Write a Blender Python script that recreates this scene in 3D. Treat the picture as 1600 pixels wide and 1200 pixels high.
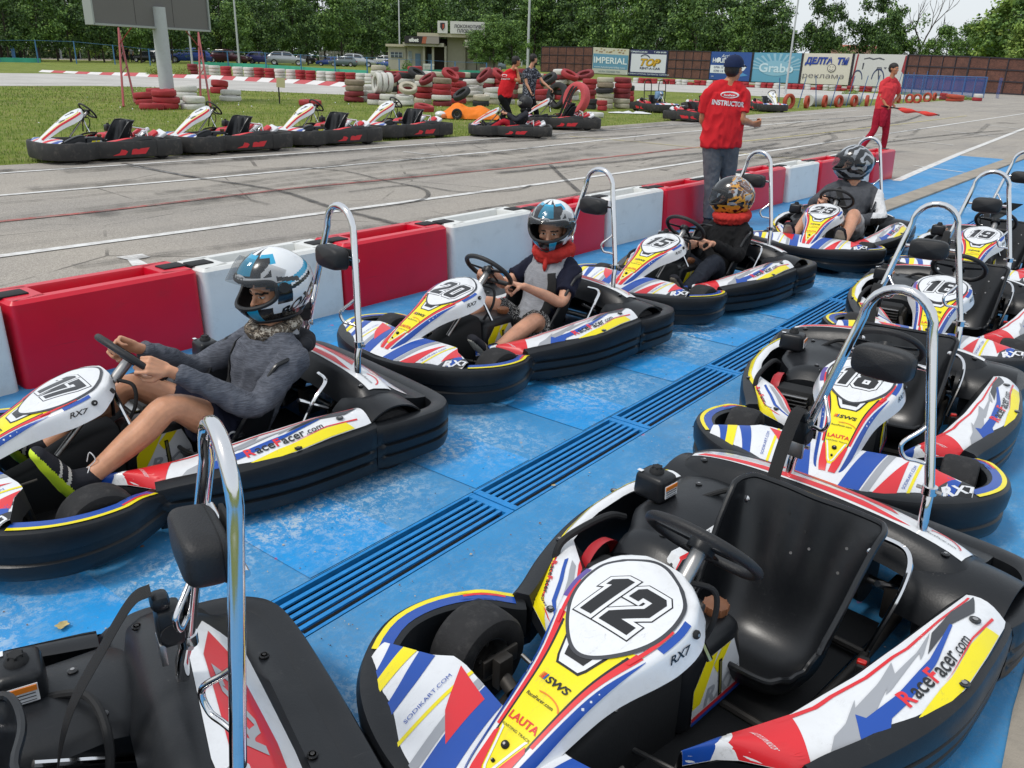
import bpy, bmesh, math, random
from mathutils import Vector, Matrix, Euler, noise
from mathutils.geometry import tessellate_polygon
random.seed(7)
PI = math.pi
for o in list(bpy.data.objects): bpy.data.objects.remove(o)
SC = bpy.context.scene
COL = SC.collection

# ---------------------------------------------------------------- camera
# world: +Y runs along the kart rows and the pit straight, +X is away from the track, camera above the origin
CAM_H, FPX, PITCH, ROLL, YAW = 1.57, 1300.0, 21.15, 1.73, 51.8
def cam_axes():
    p, r, a = math.radians(PITCH), math.radians(ROLL), math.radians(YAW)
    fwd = Vector((0, math.cos(p), -math.sin(p))); right = Vector((1, 0, 0)); down = fwd.cross(right)
    rr = right*math.cos(r) - down*math.sin(r); dd = right*math.sin(r) + down*math.cos(r)
    W = Matrix(((math.sin(a), -math.cos(a), 0), (math.cos(a), math.sin(a), 0), (0, 0, 1)))
    return W @ rr, W @ dd, W @ fwd
CR, CD, CF = cam_axes()
camd = bpy.data.cameras.new('camera'); cam = bpy.data.objects.new('camera', camd); COL.objects.link(cam)
camd.sensor_width = 36; camd.lens = 36*FPX/1600; camd.clip_start = 0.05; camd.clip_end = 2000
m = Matrix.Identity(4)
for i in range(3):
    m[i][0] = CR[i]; m[i][1] = -CD[i]; m[i][2] = -CF[i]
m[0][3] = 0; m[1][3] = 0; m[2][3] = CAM_H
cam.matrix_world = m
SC.camera = cam
def G(px, py, z=0.0):
    "the point of the level z that the survey of the photograph gives for a spot on the ground"
    d = CR*((px-800)/FPX) + CD*((py-600)/FPX) + CF
    t = (z-CAM_H)/d.z
    return Vector((d.x*t, d.y*t, z))

# ---------------------------------------------------------------- light
SUN_EL, SUN_AZ = 58, 200
w = bpy.data.worlds.new('World'); SC.world = w; w.use_nodes = True
nt = w.node_tree; nt.nodes.clear()
sky = nt.nodes.new('ShaderNodeTexSky'); sky.sky_type = 'NISHITA'; sky.sun_disc = False
sky.sun_elevation = math.radians(SUN_EL); sky.sun_rotation = math.radians(SUN_AZ)
sky.air_density = 1.3; sky.dust_density = 3.0
mx = nt.nodes.new('ShaderNodeMix'); mx.data_type = 'RGBA'; mx.inputs[0].default_value = 0.8
mx.inputs[7].default_value = (7.6, 8.1, 8.6, 1)
bgn = nt.nodes.new('ShaderNodeBackground'); bgn.inputs[1].default_value = 0.108
wo = nt.nodes.new('ShaderNodeOutputWorld')
nt.links.new(sky.outputs[0], mx.inputs[6]); nt.links.new(mx.outputs[2], bgn.inputs[0]); nt.links.new(bgn.outputs[0], wo.inputs[0])
sd = bpy.data.lights.new('sun', 'SUN'); sd.energy = 1.5; sd.angle = math.radians(11); sd.color = (1, .96, .9)
sun = bpy.data.objects.new('sun', sd); COL.objects.link(sun)
az = math.radians(SUN_AZ); el = math.radians(SUN_EL)
sdir = Vector((math.sin(az)*math.cos(el), math.cos(az)*math.cos(el), math.sin(el)))
sun.rotation_euler = sdir.to_track_quat('Z', 'Y').to_euler(); sun.location = (0, 0, 30)
SC.view_settings.view_transform = 'Standard'; SC.view_settings.look = 'None'
SC.view_settings.exposure = 0.15; SC.view_settings.gamma = 1; SC.view_settings.use_curve_mapping = False
SC.render.engine = 'CYCLES'
SC.cycles.max_bounces = 6; SC.cycles.diffuse_bounces = 3; SC.cycles.glossy_bounces = 3; SC.cycles.transparent_max_bounces = 12
SC.cycles.caustics_reflective = False; SC.cycles.caustics_refractive = False

# ---------------------------------------------------------------- materials
def srgb(c):
    if isinstance(c, str):
        c = [int(c[i:i+2], 16)/255 for i in (0, 2, 4)]
    return tuple(((x/12.92) if x <= .04045 else ((x+.055)/1.055)**2.4) for x in c)
MATS = {}
class NB:
    def __init__(s, mt): s.t = mt.node_tree; s.n = s.t.nodes; s.l = s.t.links
    def new(s, ty, **kw):
        n = s.n.new(ty)
        for k, v in kw.items():
            if k.startswith('i_'): n.inputs[int(k[2:]) if k[2:].isdigit() else k[2:]].default_value = v
            else: setattr(n, k, v)
        return n
    def link(s, a, b): s.l.new(a, b)
    def coords(s, kind='Object', scale=(1, 1, 1)):
        tc = s.new('ShaderNodeTexCoord'); mp = s.new('ShaderNodeMapping'); mp.inputs['Scale'].default_value = scale
        s.link(tc.outputs[kind], mp.inputs[0]); return mp.outputs[0]
    def noise(s, co, scale, detail=4, rough=.6, dist=0):
        n = s.new('ShaderNodeTexNoise'); n.inputs['Scale'].default_value = scale; n.inputs['Detail'].default_value = detail
        n.inputs['Roughness'].default_value = rough; n.inputs['Distortion'].default_value = dist
        s.link(co, n.inputs['Vector']); return n.outputs[0]
    def ramp(s, v, lo, hi, a=(0, 0, 0, 1), b=(1, 1, 1, 1)):
        r = s.new('ShaderNodeValToRGB'); e = r.color_ramp.elements
        e[0].position = lo; e[1].position = hi; e[0].color = a; e[1].color = b
        s.link(v, r.inputs[0]); return r.outputs[0]
    def mix(s, f, a, b, mode='MIX'):
        n = s.new('ShaderNodeMix'); n.data_type = 'RGBA'; n.blend_type = mode
        for sock, v in ((0, f), (6, a), (7, b)):
            if hasattr(v, 'is_output') or isinstance(v, bpy.types.NodeSocket): s.link(v, n.inputs[sock])
            else: n.inputs[sock].default_value = v if sock == 0 else (tuple(v)+(1,))[:4]
        return n.outputs[2]
    def math(s, op, a, b=None):
        n = s.new('ShaderNodeMath'); n.operation = op
        for i, v in enumerate((a, b)):
            if v is None: continue
            if isinstance(v, bpy.types.NodeSocket): s.link(v, n.inputs[i])
            else: n.inputs[i].default_value = v
        return n.outputs[0]
    def bump(s, h, strength, dist=.01):
        b = s.new('ShaderNodeBump'); b.inputs['Strength'].default_value = strength; b.inputs['Distance'].default_value = dist
        s.link(h, b.inputs['Height']); s.link(b.outputs[0], s.bsdf.inputs['Normal'])
def mat(name, col=(.5, .5, .5), rough=.5, metal=0, var=.0, vscale=8, bump=0, bscale=60, coat=0, dirt=0, dirtcol=(.2, .17, .13), emit=None, spec=.5, rvar=0):
    if name in MATS: return MATS[name]
    mt = bpy.data.materials.new(name); mt.use_nodes = True; b = NB(mt); MATS[name] = mt
    b.bsdf = b.n['Principled BSDF']; P = b.bsdf.inputs
    c = srgb(col) if isinstance(col, str) else tuple(col)
    P['Base Color'].default_value = c+(1,); P['Roughness'].default_value = rough; P['Metallic'].default_value = metal
    P['Coat Weight'].default_value = coat; P['Coat Roughness'].default_value = .15; P['Specular IOR Level'].default_value = spec
    co = None
    cur = c
    if var or dirt or bump or rvar: co = b.coords()
    if var:
        n = b.noise(co, vscale, 5)
        r = b.ramp(n, .3, .7, tuple(x*(1-var) for x in c)+(1,), tuple(min(1, x*(1+var)) for x in c)+(1,)); cur = r
        b.link(r, P['Base Color'])
    if dirt:
        n2 = b.ramp(b.noise(co, vscale*1.7+3, 8, .75), .52, .75)
        f = b.math('MULTIPLY', n2, dirt)
        o = b.mix(f, cur, dirtcol); b.link(o, P['Base Color'])
    if rvar:
        n3 = b.noise(co, 12, 6, .7); rr = b.math('MULTIPLY_ADD', n3, rvar); rr.node.inputs[2].default_value = rough-rvar/2
        b.link(rr, P['Roughness'])
    if bump: b.bump(b.noise(co, bscale, 4), bump, .004)
    if emit: P['Emission Color'].default_value = tuple(emit)+(1,); P['Emission Strength'].default_value = 1
    return mt

# ---------------------------------------------------------------- mesh helpers
def poly_tris(loops):
    pts = [Vector((p[0], p[1], 0)) for lp in loops for p in lp]
    t = tessellate_polygon([[Vector((p[0], p[1], 0)) for p in lp] for lp in loops])
    return [(p.x, p.y) for p in pts], [tuple(x) for x in t]
def subdiv2(v, t, L):
    v = list(v)
    for _ in range(9):
        cache = {}; out = []; n = 0
        def mid(a, b):
            k = (min(a, b), max(a, b))
            if k not in cache:
                v.append(((v[a][0]+v[b][0])/2, (v[a][1]+v[b][1])/2)); cache[k] = len(v)-1
            return cache[k]
        def lg(a, b): return math.hypot(v[a][0]-v[b][0], v[a][1]-v[b][1]) > L
        for a, b, c in t:
            s = [lg(a, b), lg(b, c), lg(c, a)]
            k = sum(s); n += k
            if k == 0: out.append((a, b, c))
            elif k == 3:
                x, y, z = mid(a, b), mid(b, c), mid(c, a); out += [(a, x, z), (x, b, y), (z, y, c), (x, y, z)]
            else:
                while (k == 1 and not s[0]) or (k == 2 and not (s[0] and s[1])):
                    a, b, c = b, c, a; s = s[1:]+s[:1]
                if k == 1: x = mid(a, b); out += [(a, x, c), (x, b, c)]
                else: x, y = mid(a, b), mid(b, c); out += [(a, x, c), (x, y, c), (x, b, y)]
        t = out
        if not n: break
    return v, t
def dedupe(v, t):
    m, nv, ix = {}, [], []
    for p in v:
        k = (round(p[0], 5), round(p[1], 5))
        if k not in m: m[k] = len(nv); nv.append((p[0], p[1]))
        ix.append(m[k])
    nt_ = [(ix[a], ix[b], ix[c]) for a, b, c in t]
    return nv, [q for q in nt_ if len(set(q)) == 3]
_txt = {}
def text2d(s, size=1, offset=0.0, shear=0.0, align='CENTER', spacing=1.0, xscale=1.0, sharp=4):
    "lettering as 2D triangles, centred on the origin; size = height of the capitals"
    k = (s, round(offset, 4), shear, align, spacing, sharp)
    if k not in _txt:
        cu = bpy.data.curves.new('t', 'FONT'); cu.body = s; cu.size = 1; cu.align_x = align; cu.shear = shear
        cu.offset = offset; cu.space_character = spacing; cu.resolution_u = sharp
        o = bpy.data.objects.new('t', cu); COL.objects.link(o)
        dg = bpy.context.evaluated_depsgraph_get(); e = o.evaluated_get(dg); me = e.to_mesh()
        me.calc_loop_triangles()
        v = [(p.co.x, p.co.y) for p in me.vertices]; t = [tuple(l.vertices) for l in me.loop_triangles]
        e.to_mesh_clear(); bpy.data.objects.remove(o); bpy.data.curves.remove(cu)
        _txt[k] = dedupe(v, t)
    v, t = _txt[k]
    q = size/.72
    return [(x*q*xscale, (y-.36)*q) for x, y in v], t

class MB:
    "collects shapes, builds them as one mesh object"
    def __init__(s): s.v = []; s.f = []; s.m = []; s.mats = []; s.sm = []
    def mi(s, mt):
        if mt not in s.mats: s.mats.append(mt)
        return s.mats.index(mt)
    def add(s, verts, faces, mt, smooth=True, M=None):
        n = len(s.v); i = s.mi(mt)
        s.v += [tuple(M @ Vector(p)) if M else tuple(p) for p in verts]
        s.f += [tuple(a+n for a in f) for f in faces]; s.m += [i]*len(faces); s.sm += [smooth]*len(faces)
        return s
    def box(s, c, d, mt, rot=None, bev=0.0, taper=1.0, M=None, seg=2):
        bm = bmesh.new(); bmesh.ops.create_cube(bm, size=1)
        for v in bm.verts:
            k = taper if v.co.z > 0 else 1
            v.co = Vector((v.co.x*d[0]*k, v.co.y*d[1]*k, v.co.z*d[2]))
        if bev: bmesh.ops.bevel(bm, geom=list(bm.edges), offset=min(bev, min(d)*.49), segments=seg, profile=.5, affect='EDGES')
        R_ = (Euler(rot).to_matrix() if rot and len(rot) == 3 else Matrix.Identity(3)).to_4x4()
        T = Matrix.Translation(c) @ R_
        if M: T = M @ T
        bm.verts.index_update()
        s.add([v.co for v in bm.verts], [[x.index for x in f.verts] for f in bm.faces], mt, bev > 0, T); bm.free(); return s
    def tube(s, pts, r, mt, n=10, closed=False, cap=True, M=None, flat=None):
        P = [Vector(p) for p in pts]; N = len(P)
        rs = r if isinstance(r, (list, tuple)) else [r]*N
        vs = []; fs = []
        T0 = None; nrm = None
        for i in range(N):
            if closed: t = P[(i+1) % N]-P[i-1]
            else: t = P[min(i+1, N-1)]-P[max(i-1, 0)]
            t.normalize()
            if nrm is None:
                nrm = t.orthogonal().normalized() if flat is None else (Vector(flat)-t*t.dot(Vector(flat))).normalized()
            else:
                if flat is None: nrm = (nrm-t*t.dot(nrm)).normalized()
                else: nrm = (Vector(flat)-t*t.dot(Vector(flat))).normalized()
            bn = t.cross(nrm)
            for k in range(n):
                a = 2*PI*k/n
                rx = rs[i] if not isinstance(rs[i], tuple) else rs[i][0]; ry = rs[i] if not isinstance(rs[i], tuple) else rs[i][1]
                vs.append(P[i]+nrm*(math.cos(a)*rx)+bn*(math.sin(a)*ry))
        for i in range(N if closed else N-1):
            j = (i+1) % N
            for k in range(n):
                fs.append((i*n+k, i*n+(k+1) % n, j*n+(k+1) % n, j*n+k))
        if cap and not closed:
            fs.append(tuple(range(n-1, -1, -1))); fs.append(tuple((N-1)*n+k for k in range(n)))
        return s.add(vs, fs, mt, True, M)
    def lathe(s, prof, mt, n=32, M=None, closed=False, a0=0, a1=2*PI):
        "profile of (radius, height) spun round z"
        vs = []; fs = []; K = len(prof); full = abs(a1-a0-2*PI) < 1e-6; N = n if full else n+1
        for i in range(N):
            a = a0+(a1-a0)*i/n
            for r, z in prof: vs.append((r*math.cos(a), r*math.sin(a), z))
        for i in range(n):
            j = (i+1) % N
            for k in range(K if closed else K-1):
                k2 = (k+1) % K
                fs.append((i*K+k, j*K+k, j*K+k2, i*K+k2))
        return s.add(vs, fs, mt, True, M)
    def grid(s, fn, nu, nv, mt, closeu=False, closev=False, flip=False, M=None, smooth=True, matfn=None):
        vs = []; A = nu if closeu else nu+1; B = nv if closev else nv+1
        for i in range(A):
            for j in range(B): vs.append(fn(i/nu, j/nv))
        groups = {}
        for i in range(nu):
            for j in range(nv):
                a = i*B+j; b = ((i+1) % A)*B+j; c = ((i+1) % A)*B+(j+1) % B; d = i*B+(j+1) % B
                f = (a, b, c, d) if not flip else (d, c, b, a)
                groups.setdefault(matfn((i+.5)/nu, (j+.5)/nv) if matfn else mt, []).append(f)
        base = len(s.v); first = True
        for g_, fs in groups.items():
            if first: s.add(vs, fs, g_, smooth, M); first = False
            else:
                i = s.mi(g_); s.f += [tuple(x+base for x in f) for f in fs]; s.m += [i]*len(fs); s.sm += [smooth]*len(fs)
        return s
    def ell(s, c, r, mt, n=16, M=None, rot=None):
        R_ = Matrix.Translation(c) @ (Euler(rot).to_matrix().to_4x4() if rot else Matrix.Identity(4))
        if M: R_ = M @ R_
        return s.grid(lambda u, v: (r[0]*math.sin(PI*v)*math.cos(2*PI*u), r[1]*math.sin(PI*v)*math.sin(2*PI*u), r[2]*math.cos(PI*v)), n, max(6, n*2//3), mt, closeu=True, M=R_, flip=True)
    def prism(s, poly, z0, z1, mt, M=None, bev=0, smooth=False):
        v, t = poly_tris([poly]); n = len(poly)
        bm = bmesh.new()
        bv = [bm.verts.new((p[0], p[1], z0)) for p in poly]; f = bm.faces.new(bv)
        r = bmesh.ops.extrude_face_region(bm, geom=[f]); nv = [x for x in r['geom'] if isinstance(x, bmesh.types.BMVert)]
        for x in nv: x.co.z = z1
        bmesh.ops.recalc_face_normals(bm, faces=bm.faces)
        if bev: bmesh.ops.bevel(bm, geom=list(bm.edges), offset=bev, segments=2, profile=.5, affect='EDGES')
        bmesh.ops.triangulate(bm, faces=[f_ for f_ in bm.faces if len(f_.verts) > 4])
        bm.verts.index_update()
        s.add([x.co for x in bm.verts], [[q.index for q in f_.verts] for f_ in bm.faces], mt, smooth or bev > 0, M); bm.free(); return s
    def sticker(s, tris, mp, h, mt, L=.02):
        v, t = tris
        v, t = subdiv2(*dedupe(v, t), L)
        return s.add([mp(x, y, h) for x, y in v], t, mt)
    def poly(s, pts, mp, h, mt, L=.02): return s.sticker(poly_tris([pts]), mp, h, mt, L)
    def text(s, st, mp, h, mt, at, size, rot=0, L=.02, **kw):
        v, t = text2d(st, size, **kw); c, q = math.cos(rot), math.sin(rot)
        return s.sticker(([(at[0]+c*x-q*y, at[1]+q*x+c*y) for x, y in v], t), mp, h, mt, L)
    def build(s, name, parent=None, loc=None, rot=None, recalc=False):
        me = bpy.data.meshes.new(name); me.from_pydata(s.v, [], s.f)
        for mt in s.mats: me.materials.append(mt)
        me.polygons.foreach_set('material_index', s.m); me.polygons.foreach_set('use_smooth', s.sm)
        me.update()
        if recalc:
            bm = bmesh.new(); bm.from_mesh(me); bmesh.ops.recalc_face_normals(bm, faces=bm.faces); bm.to_mesh(me); bm.free()
        try: me.set_sharp_from_angle(angle=math.radians(40))
        except Exception: pass
        o = bpy.data.objects.new(name, me); COL.objects.link(o); o.parent = parent
        if loc is not None: o.location = loc
        if rot is not None: o.rotation_euler = rot
        return o
def tag(o, label=None, cat=None, group=None, kind=None):
    if label: o['label'] = label
    if cat: o['category'] = cat
    if group: o['group'] = group
    if kind: o['kind'] = kind
    return o
def empty(name, loc=(0, 0, 0), rz=0, **kw):
    o = bpy.data.objects.new(name, None); COL.objects.link(o); o.location = loc; o.rotation_euler = (0, 0, rz); o.empty_display_size = .2
    return tag(o, **kw)
def copy_tree(o, parent=None):
    c = o.copy(); COL.objects.link(c); c.parent = parent
    for ch in list(o.children): copy_tree(ch, c)
    return c
def clear_label(o):
    for k in ('label',):
        if k in o: del o[k]
def lerp(a, b, t): return a+(b-a)*t
def smooth(t): t = max(0, min(1, t)); return t*t*(3-2*t)
def interp(x, xs, ys):
    if x <= xs[0]: return ys[0]
    for i in range(1, len(xs)):
        if x <= xs[i]:
            t = (x-xs[i-1])/(xs[i]-xs[i-1]); return ys[i-1]+(ys[i]-ys[i-1])*t
    return ys[-1]
def spline(pts, n=8, closed=False):
    P = [Vector(p) for p in pts]; out = []; N = len(P)
    rng = range(N) if closed else range(N-1)
    for i in rng:
        p0 = P[(i-1) % N] if closed or i > 0 else P[0]*2-P[1]
        p1 = P[i]; p2 = P[(i+1) % N]; p3 = P[(i+2) % N] if closed or i+2 < N else P[-1]*2-P[-2]
        for k in range(n):
            t = k/n
            out.append(.5*((2*p1)+(p2-p0)*t+(2*p0-5*p1+4*p2-p3)*t*t+(3*p1-p0-3*p2+p3)*t**3))
    if not closed: out.append(P[-1])
    return out
def circle2(cx, cy, rx, ry=None, n=24, a0=0, a1=2*PI):
    ry = ry or rx
    return [(cx+rx*math.cos(a0+(a1-a0)*i/n), cy+ry*math.sin(a0+(a1-a0)*i/n)) for i in range(n)]
FLAT = lambda x, y, h: (x, y, h)
# ================================================================ the ground
def ground_mat(name, fn, rough=.9):
    mt = bpy.data.materials.new(name); mt.use_nodes = True; b = NB(mt); MATS[name] = mt
    b.bsdf = b.n['Principled BSDF']; b.bsdf.inputs['Roughness'].default_value = rough
    b.bsdf.inputs['Specular IOR Level'].default_value = .3
    fn(b); return mt
def f_asphalt(b):
    co = b.coords()
    big = b.noise(co, .35, 5, .6); fine = b.noise(co, 90, 3, .7); st = b.noise(b.coords(scale=(1.6, .12, 1)), 1.1, 6, .65)
    c = b.mix(b.ramp(big, .35, .65), srgb('aca59b'), srgb('9b9690'))
    c = b.mix(b.math('MULTIPLY', b.ramp(st, .48, .74), .4), c, srgb('6b6864'))
    c = b.mix(b.ramp(fine, .38, .62), c, b.mix(1, c, (.62, .61, .6), 'MULTIPLY'), 'MIX')
    ag = b.new('ShaderNodeTexVoronoi'); ag.inputs['Scale'].default_value = 130; b.link(co, ag.inputs['Vector'])
    c = b.mix(b.math('MULTIPLY', b.ramp(ag.outputs[1], .55, .9), .35), c, srgb('d8cfc2'))
    cr = b.new('ShaderNodeTexVoronoi', feature='DISTANCE_TO_EDGE'); cr.inputs['Scale'].default_value = .55
    mp = b.mix(.12, co, b.new('ShaderNodeTexNoise').outputs[1]); b.link(mp, cr.inputs['Vector'])
    k = b.math('LESS_THAN', cr.outputs[0], .006); k = b.math('MULTIPLY', k, b.ramp(b.noise(co, 1.3), .45, .6))
    c = b.mix(b.math('MULTIPLY', k, .7), c, srgb('4c4844'))
    b.link(c, b.bsdf.inputs['Base Color']); b.bump(fine, .25, .006)
def f_track2(b):
    co = b.coords(); c = b.mix(b.ramp(b.noise(co, .4, 6), .35, .65), srgb('c2bfba'), srgb('aeaba6'))
    b.link(b.mix(b.ramp(b.noise(co, 60), .4, .6), c, b.mix(1, c, (.85, .85, .85), 'MULTIPLY')), b.bsdf.inputs['Base Color'])
def f_grass(b):
    co = b.coords(); c = b.mix(b.ramp(b.noise(co, .5, 6, .65), .35, .68), (.13, .18, .022), (.26, .30, .052))
    c = b.mix(b.ramp(b.noise(co, 2.2, 5, .7), .5, .78), c, (.36, .33, .15))
    c = b.mix(b.ramp(b.noise(co, 35, 4, .7), .35, .7), c, b.mix(1, c, (.6, .64, .55), 'MULTIPLY'))
    b.link(c, b.bsdf.inputs['Base Color']); b.bump(b.noise(co, 60), .6, .05)
def f_blue(bright):
    def f(b):
        co = b.coords()
        base = srgb('2496dc') if bright else srgb('3d8fc6')
        alt = srgb('1f88cc') if bright else srgb('3380b6')
        c = b.mix(b.ramp(b.noise(co, 1.7, 6, .65), .35, .65), base, alt)
        # grit and dust lying in the texture of the concrete
        c = b.mix(b.math('MULTIPLY', b.ramp(b.noise(co, 70, 6, .8), .5, .72), .30 if bright else .55), c, srgb('6d8190'))
        c = b.mix(b.math('MULTIPLY', b.ramp(b.noise(co, 2.6, 8, .75), .55, .72), .45 if bright else .6), c, srgb('5b7f9c'))
        # white undercoat where the kart tyres have scrubbed the paint off
        sx = b.new('ShaderNodeSeparateXYZ'); b.link(co, sx.inputs[0])
        dx = b.math('ABSOLUTE', b.math('ADD', sx.outputs[0], 2.22))
        near = b.ramp(dx, .02, .42, (1, 1, 1, 1), (0, 0, 0, 1))
        dx2 = b.math('ABSOLUTE', b.math('ADD', sx.outputs[0], 1.3))
        near2 = b.ramp(dx2, .02, .3, (.8, .8, .8, 1), (0, 0, 0, 1))
        near = b.math('MAXIMUM', near, near2)
        patches = b.ramp(b.noise(co, 1.9, 3, .5), .4, .58)
        flakes = b.ramp(b.noise(co, 26, 10, .86, .3), .5, .54)
        chalk = b.math('MULTIPLY', b.ramp(b.noise(b.coords(scale=(1, .8, 1)), .9, 4, .6), .48, .66), b.ramp(b.noise(co, 6, 8, .8), .3, .75))
        c = b.mix(b.math('MULTIPLY', chalk, .30), c, srgb('9fb9c8'))
        fine = b.math('MULTIPLY', b.ramp(b.noise(b.coords(scale=(1, .55, 1)), 16, 10, .85), .50, .60), b.ramp(b.noise(co, 2.1, 4), .35, .6))
        c = b.mix(b.math('MULTIPLY', fine, .30), c, srgb('a3bccb'))
        rub = b.ramp(b.noise(b.coords(scale=(7, .7, 1)), 1.6, 8, .75), .60, .74)
        c = b.mix(b.math('MULTIPLY', rub, .35), c, srgb('2b4f70'))
        msk = b.math('MULTIPLY', b.math('MULTIPLY', near, patches), flakes)
        spots = b.ramp(b.noise(co, 22, 3, .5), .74, .77)
        c = b.mix(b.math('MULTIPLY', msk, .9 if bright else .75), c, srgb('b9cbd8'))
        c = b.mix(b.math('MULTIPLY', spots, .6), c, srgb('a79c8b'))
        pk = b.math('MULTIPLY', b.ramp(b.noise(co, 17, 2, .5), .735, .75), b.ramp(b.noise(co, 1.1, 2), .48, .6))
        c = b.mix(b.math('MULTIPLY', pk, .6), c, srgb('c0416e'))
        b.link(c, b.bsdf.inputs['Base Color'])
        b.link(b.ramp(b.noise(co, 3, 5), .3, .7, (.45, .45, .45, 1), (.8, .8, .8, 1)), b.bsdf.inputs['Roughness'])
        b.bump(b.noise(co, 120, 4, .7), .25, .004)
    return f
def f_concrete(b):
    co = b.coords(); c = b.mix(b.ramp(b.noise(co, 3, 8, .7), .35, .65), srgb('8b857c'), srgb('a69d90'))
    b.link(c, b.bsdf.inputs['Base Color']); b.bump(b.noise(co, 80), .5, .006)
M_ASPH = ground_mat('asphalt', f_asphalt); M_TR2 = ground_mat('far_asphalt', f_track2); M_GRASS = ground_mat('grass_sheet', f_grass, 1)
M_BLUE = ground_mat('blue_paint', f_blue(False)); M_BLUEB = ground_mat('bright_blue_paint', f_blue(True)); M_CONC = ground_mat('kerb_concrete', f_concrete)
def paint(name, col, wear=.5, sc=6):
    def f(b):
        co = b.coords(); n = b.ramp(b.noise(co, sc, 9, .8), .42, .6)
        b.link(b.mix(b.math('MULTIPLY', n, wear), srgb(col), srgb('98918a')), b.bsdf.inputs['Base Color'])
    return ground_mat(name, f, .8)
P_WHITE = paint('line_white', 'dcdcda', .55); P_RED = paint('line_red', 'b0524c', .8); P_YEL = paint('line_yellow', 'cfc27a', .8)
K_RED = paint('kerb_red', 'c04148', .25, 2); K_WHITE = paint('kerb_white', 'e2dedc', .2, 2)
def sheet(name, poly, z, mt, kind='structure', L=1e9, **kw):
    v, t = poly_tris([poly]); b = MB(); b.add([(x, y, z) for x, y in v], t, mt, False)
    bm = bmesh.new(); o = b.build(name)
    bm.from_mesh(o.data); bmesh.ops.recalc_face_normals(bm, faces=bm.faces)
    if bm.faces[0].normal.z < 0: bmesh.ops.reverse_faces(bm, faces=bm.faces)
    bm.to_mesh(o.data); bm.free(); return tag(o, kind=kind, **kw)
GX0, GX1 = -1.893, -1.672
# one earth sheet to the horizon, cut out only where the drain runs
def ring(x0, x1, y0, y1, X0, X1, Y0, Y1, z, mt, b):
    b.add([(X0, Y0, z), (X1, Y0, z), (X1, Y1, z), (X0, Y1, z), (x0, y0, z), (x1, y0, z), (x1, y1, z), (x0, y1, z)],
          [(0, 1, 5, 4), (1, 2, 6, 5), (2, 3, 7, 6), (3, 0, 4, 7)], mt, False)
b = MB(); ring(GX0, GX1, -.1, 13, -700, 700, -300, 1100, -.008, M_GRASS, b); tag(b.build('ground'), kind='structure')
sheet('track', [(-13.9, -40), (-13.6, 2), (-13.0, 7), (-12.9, 15), (-13.0, 22), (-13.4, 32), (-13.9, 52), (-14.1, 75), (-17, 84), (-30, 92), (-60, 100), (-60, 108), (-24, 104), (-5, 98), (20, 98), (20, 30), (-3.0, 60), (-3.0, 20.02), (-3.98, 20.02), (-3.62, 14.3), (-4.3, 14.3), (-4.3, -40)], -.004, M_ASPH)
far_near = [(-41, -60), (-40.9, 10), (-40.8, 16), (-40.6, 20), (-37.5, 22.8), (-30.4, 26), (-29, 36), (-31.3, 52.3), (-26, 54.3), (-22, 53), (-18.5, 54), (-16.4, 62), (-15.2, 78)]
far_far = [(-19, 74.5), (-26.5, 77.7), (-39, 81.2), (-47.6, 79.3), (-47, 60), (-41.8, 35.8), (-52.6, 32), (-60, 29.5), (-60.8, 23.6), (-60.5, 10), (-60, -60)]
sheet('far_track', far_near+far_far, -.003, M_TR2)
sheet('service_road', [tuple(G(*p)[:2]) for p in ((-60, 91.5), (60, 92.5), (172, 95), (180, 91.5), (60, 88), (-60, 85.5))], -.0035, ground_mat('pale_road', lambda b: b.link(b.mix(b.ramp(b.noise(b.coords(), .2, 4), .35, .65), srgb('c9bfae'), srgb('b9ab96')), b.bsdf.inputs['Base Color'])))
# pit floor of blue painted concrete
b = MB(); ring(GX0, GX1, -.1, 13, -3.0, 6, -6, 45, 0, M_BLUE, b)
b.add([(-4.35, -6, 0), (-3.0, -6, 0), (-3.0, 20, 0), (-3.98, 20, 0), (-3.62, 14.3, 0), (-4.35, 14.3, 0)], [(0, 1, 2, 3, 4, 5)], M_BLUE, False)
tag(b.build('pit_floor'), kind='structure')
for (y0, y1) in ((-1.0, -.6), (-.25, .12), (.58, .95), (1.39, 1.78), (2.2, 2.545), (2.95, 3.33), (3.8, 4.13), (4.6, 4.98), (5.4, 5.8)):
    sheet('repainted_patch', [(-3.7, y0-.03), (GX0-.004, y0), (GX0-.004, y1), (-3.7, y1-.03)], .003, M_BLUEB)
b = MB(); b.box((-2.93, 26.3, .012), (.27, 38.4, .03), M_CONC, bev=.008)
tag(b.build('concrete_kerb'), kind='structure')
# the corner of bare concrete at the foot of the pit wall
sheet('concrete_strip', [tuple(G(*p)[:2]) for p in ((1625, 985), (1606, 1030), (1582, 1110), (1562, 1215), (1640, 1230), (1700, 1000))], .004, M_CONC)
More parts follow.
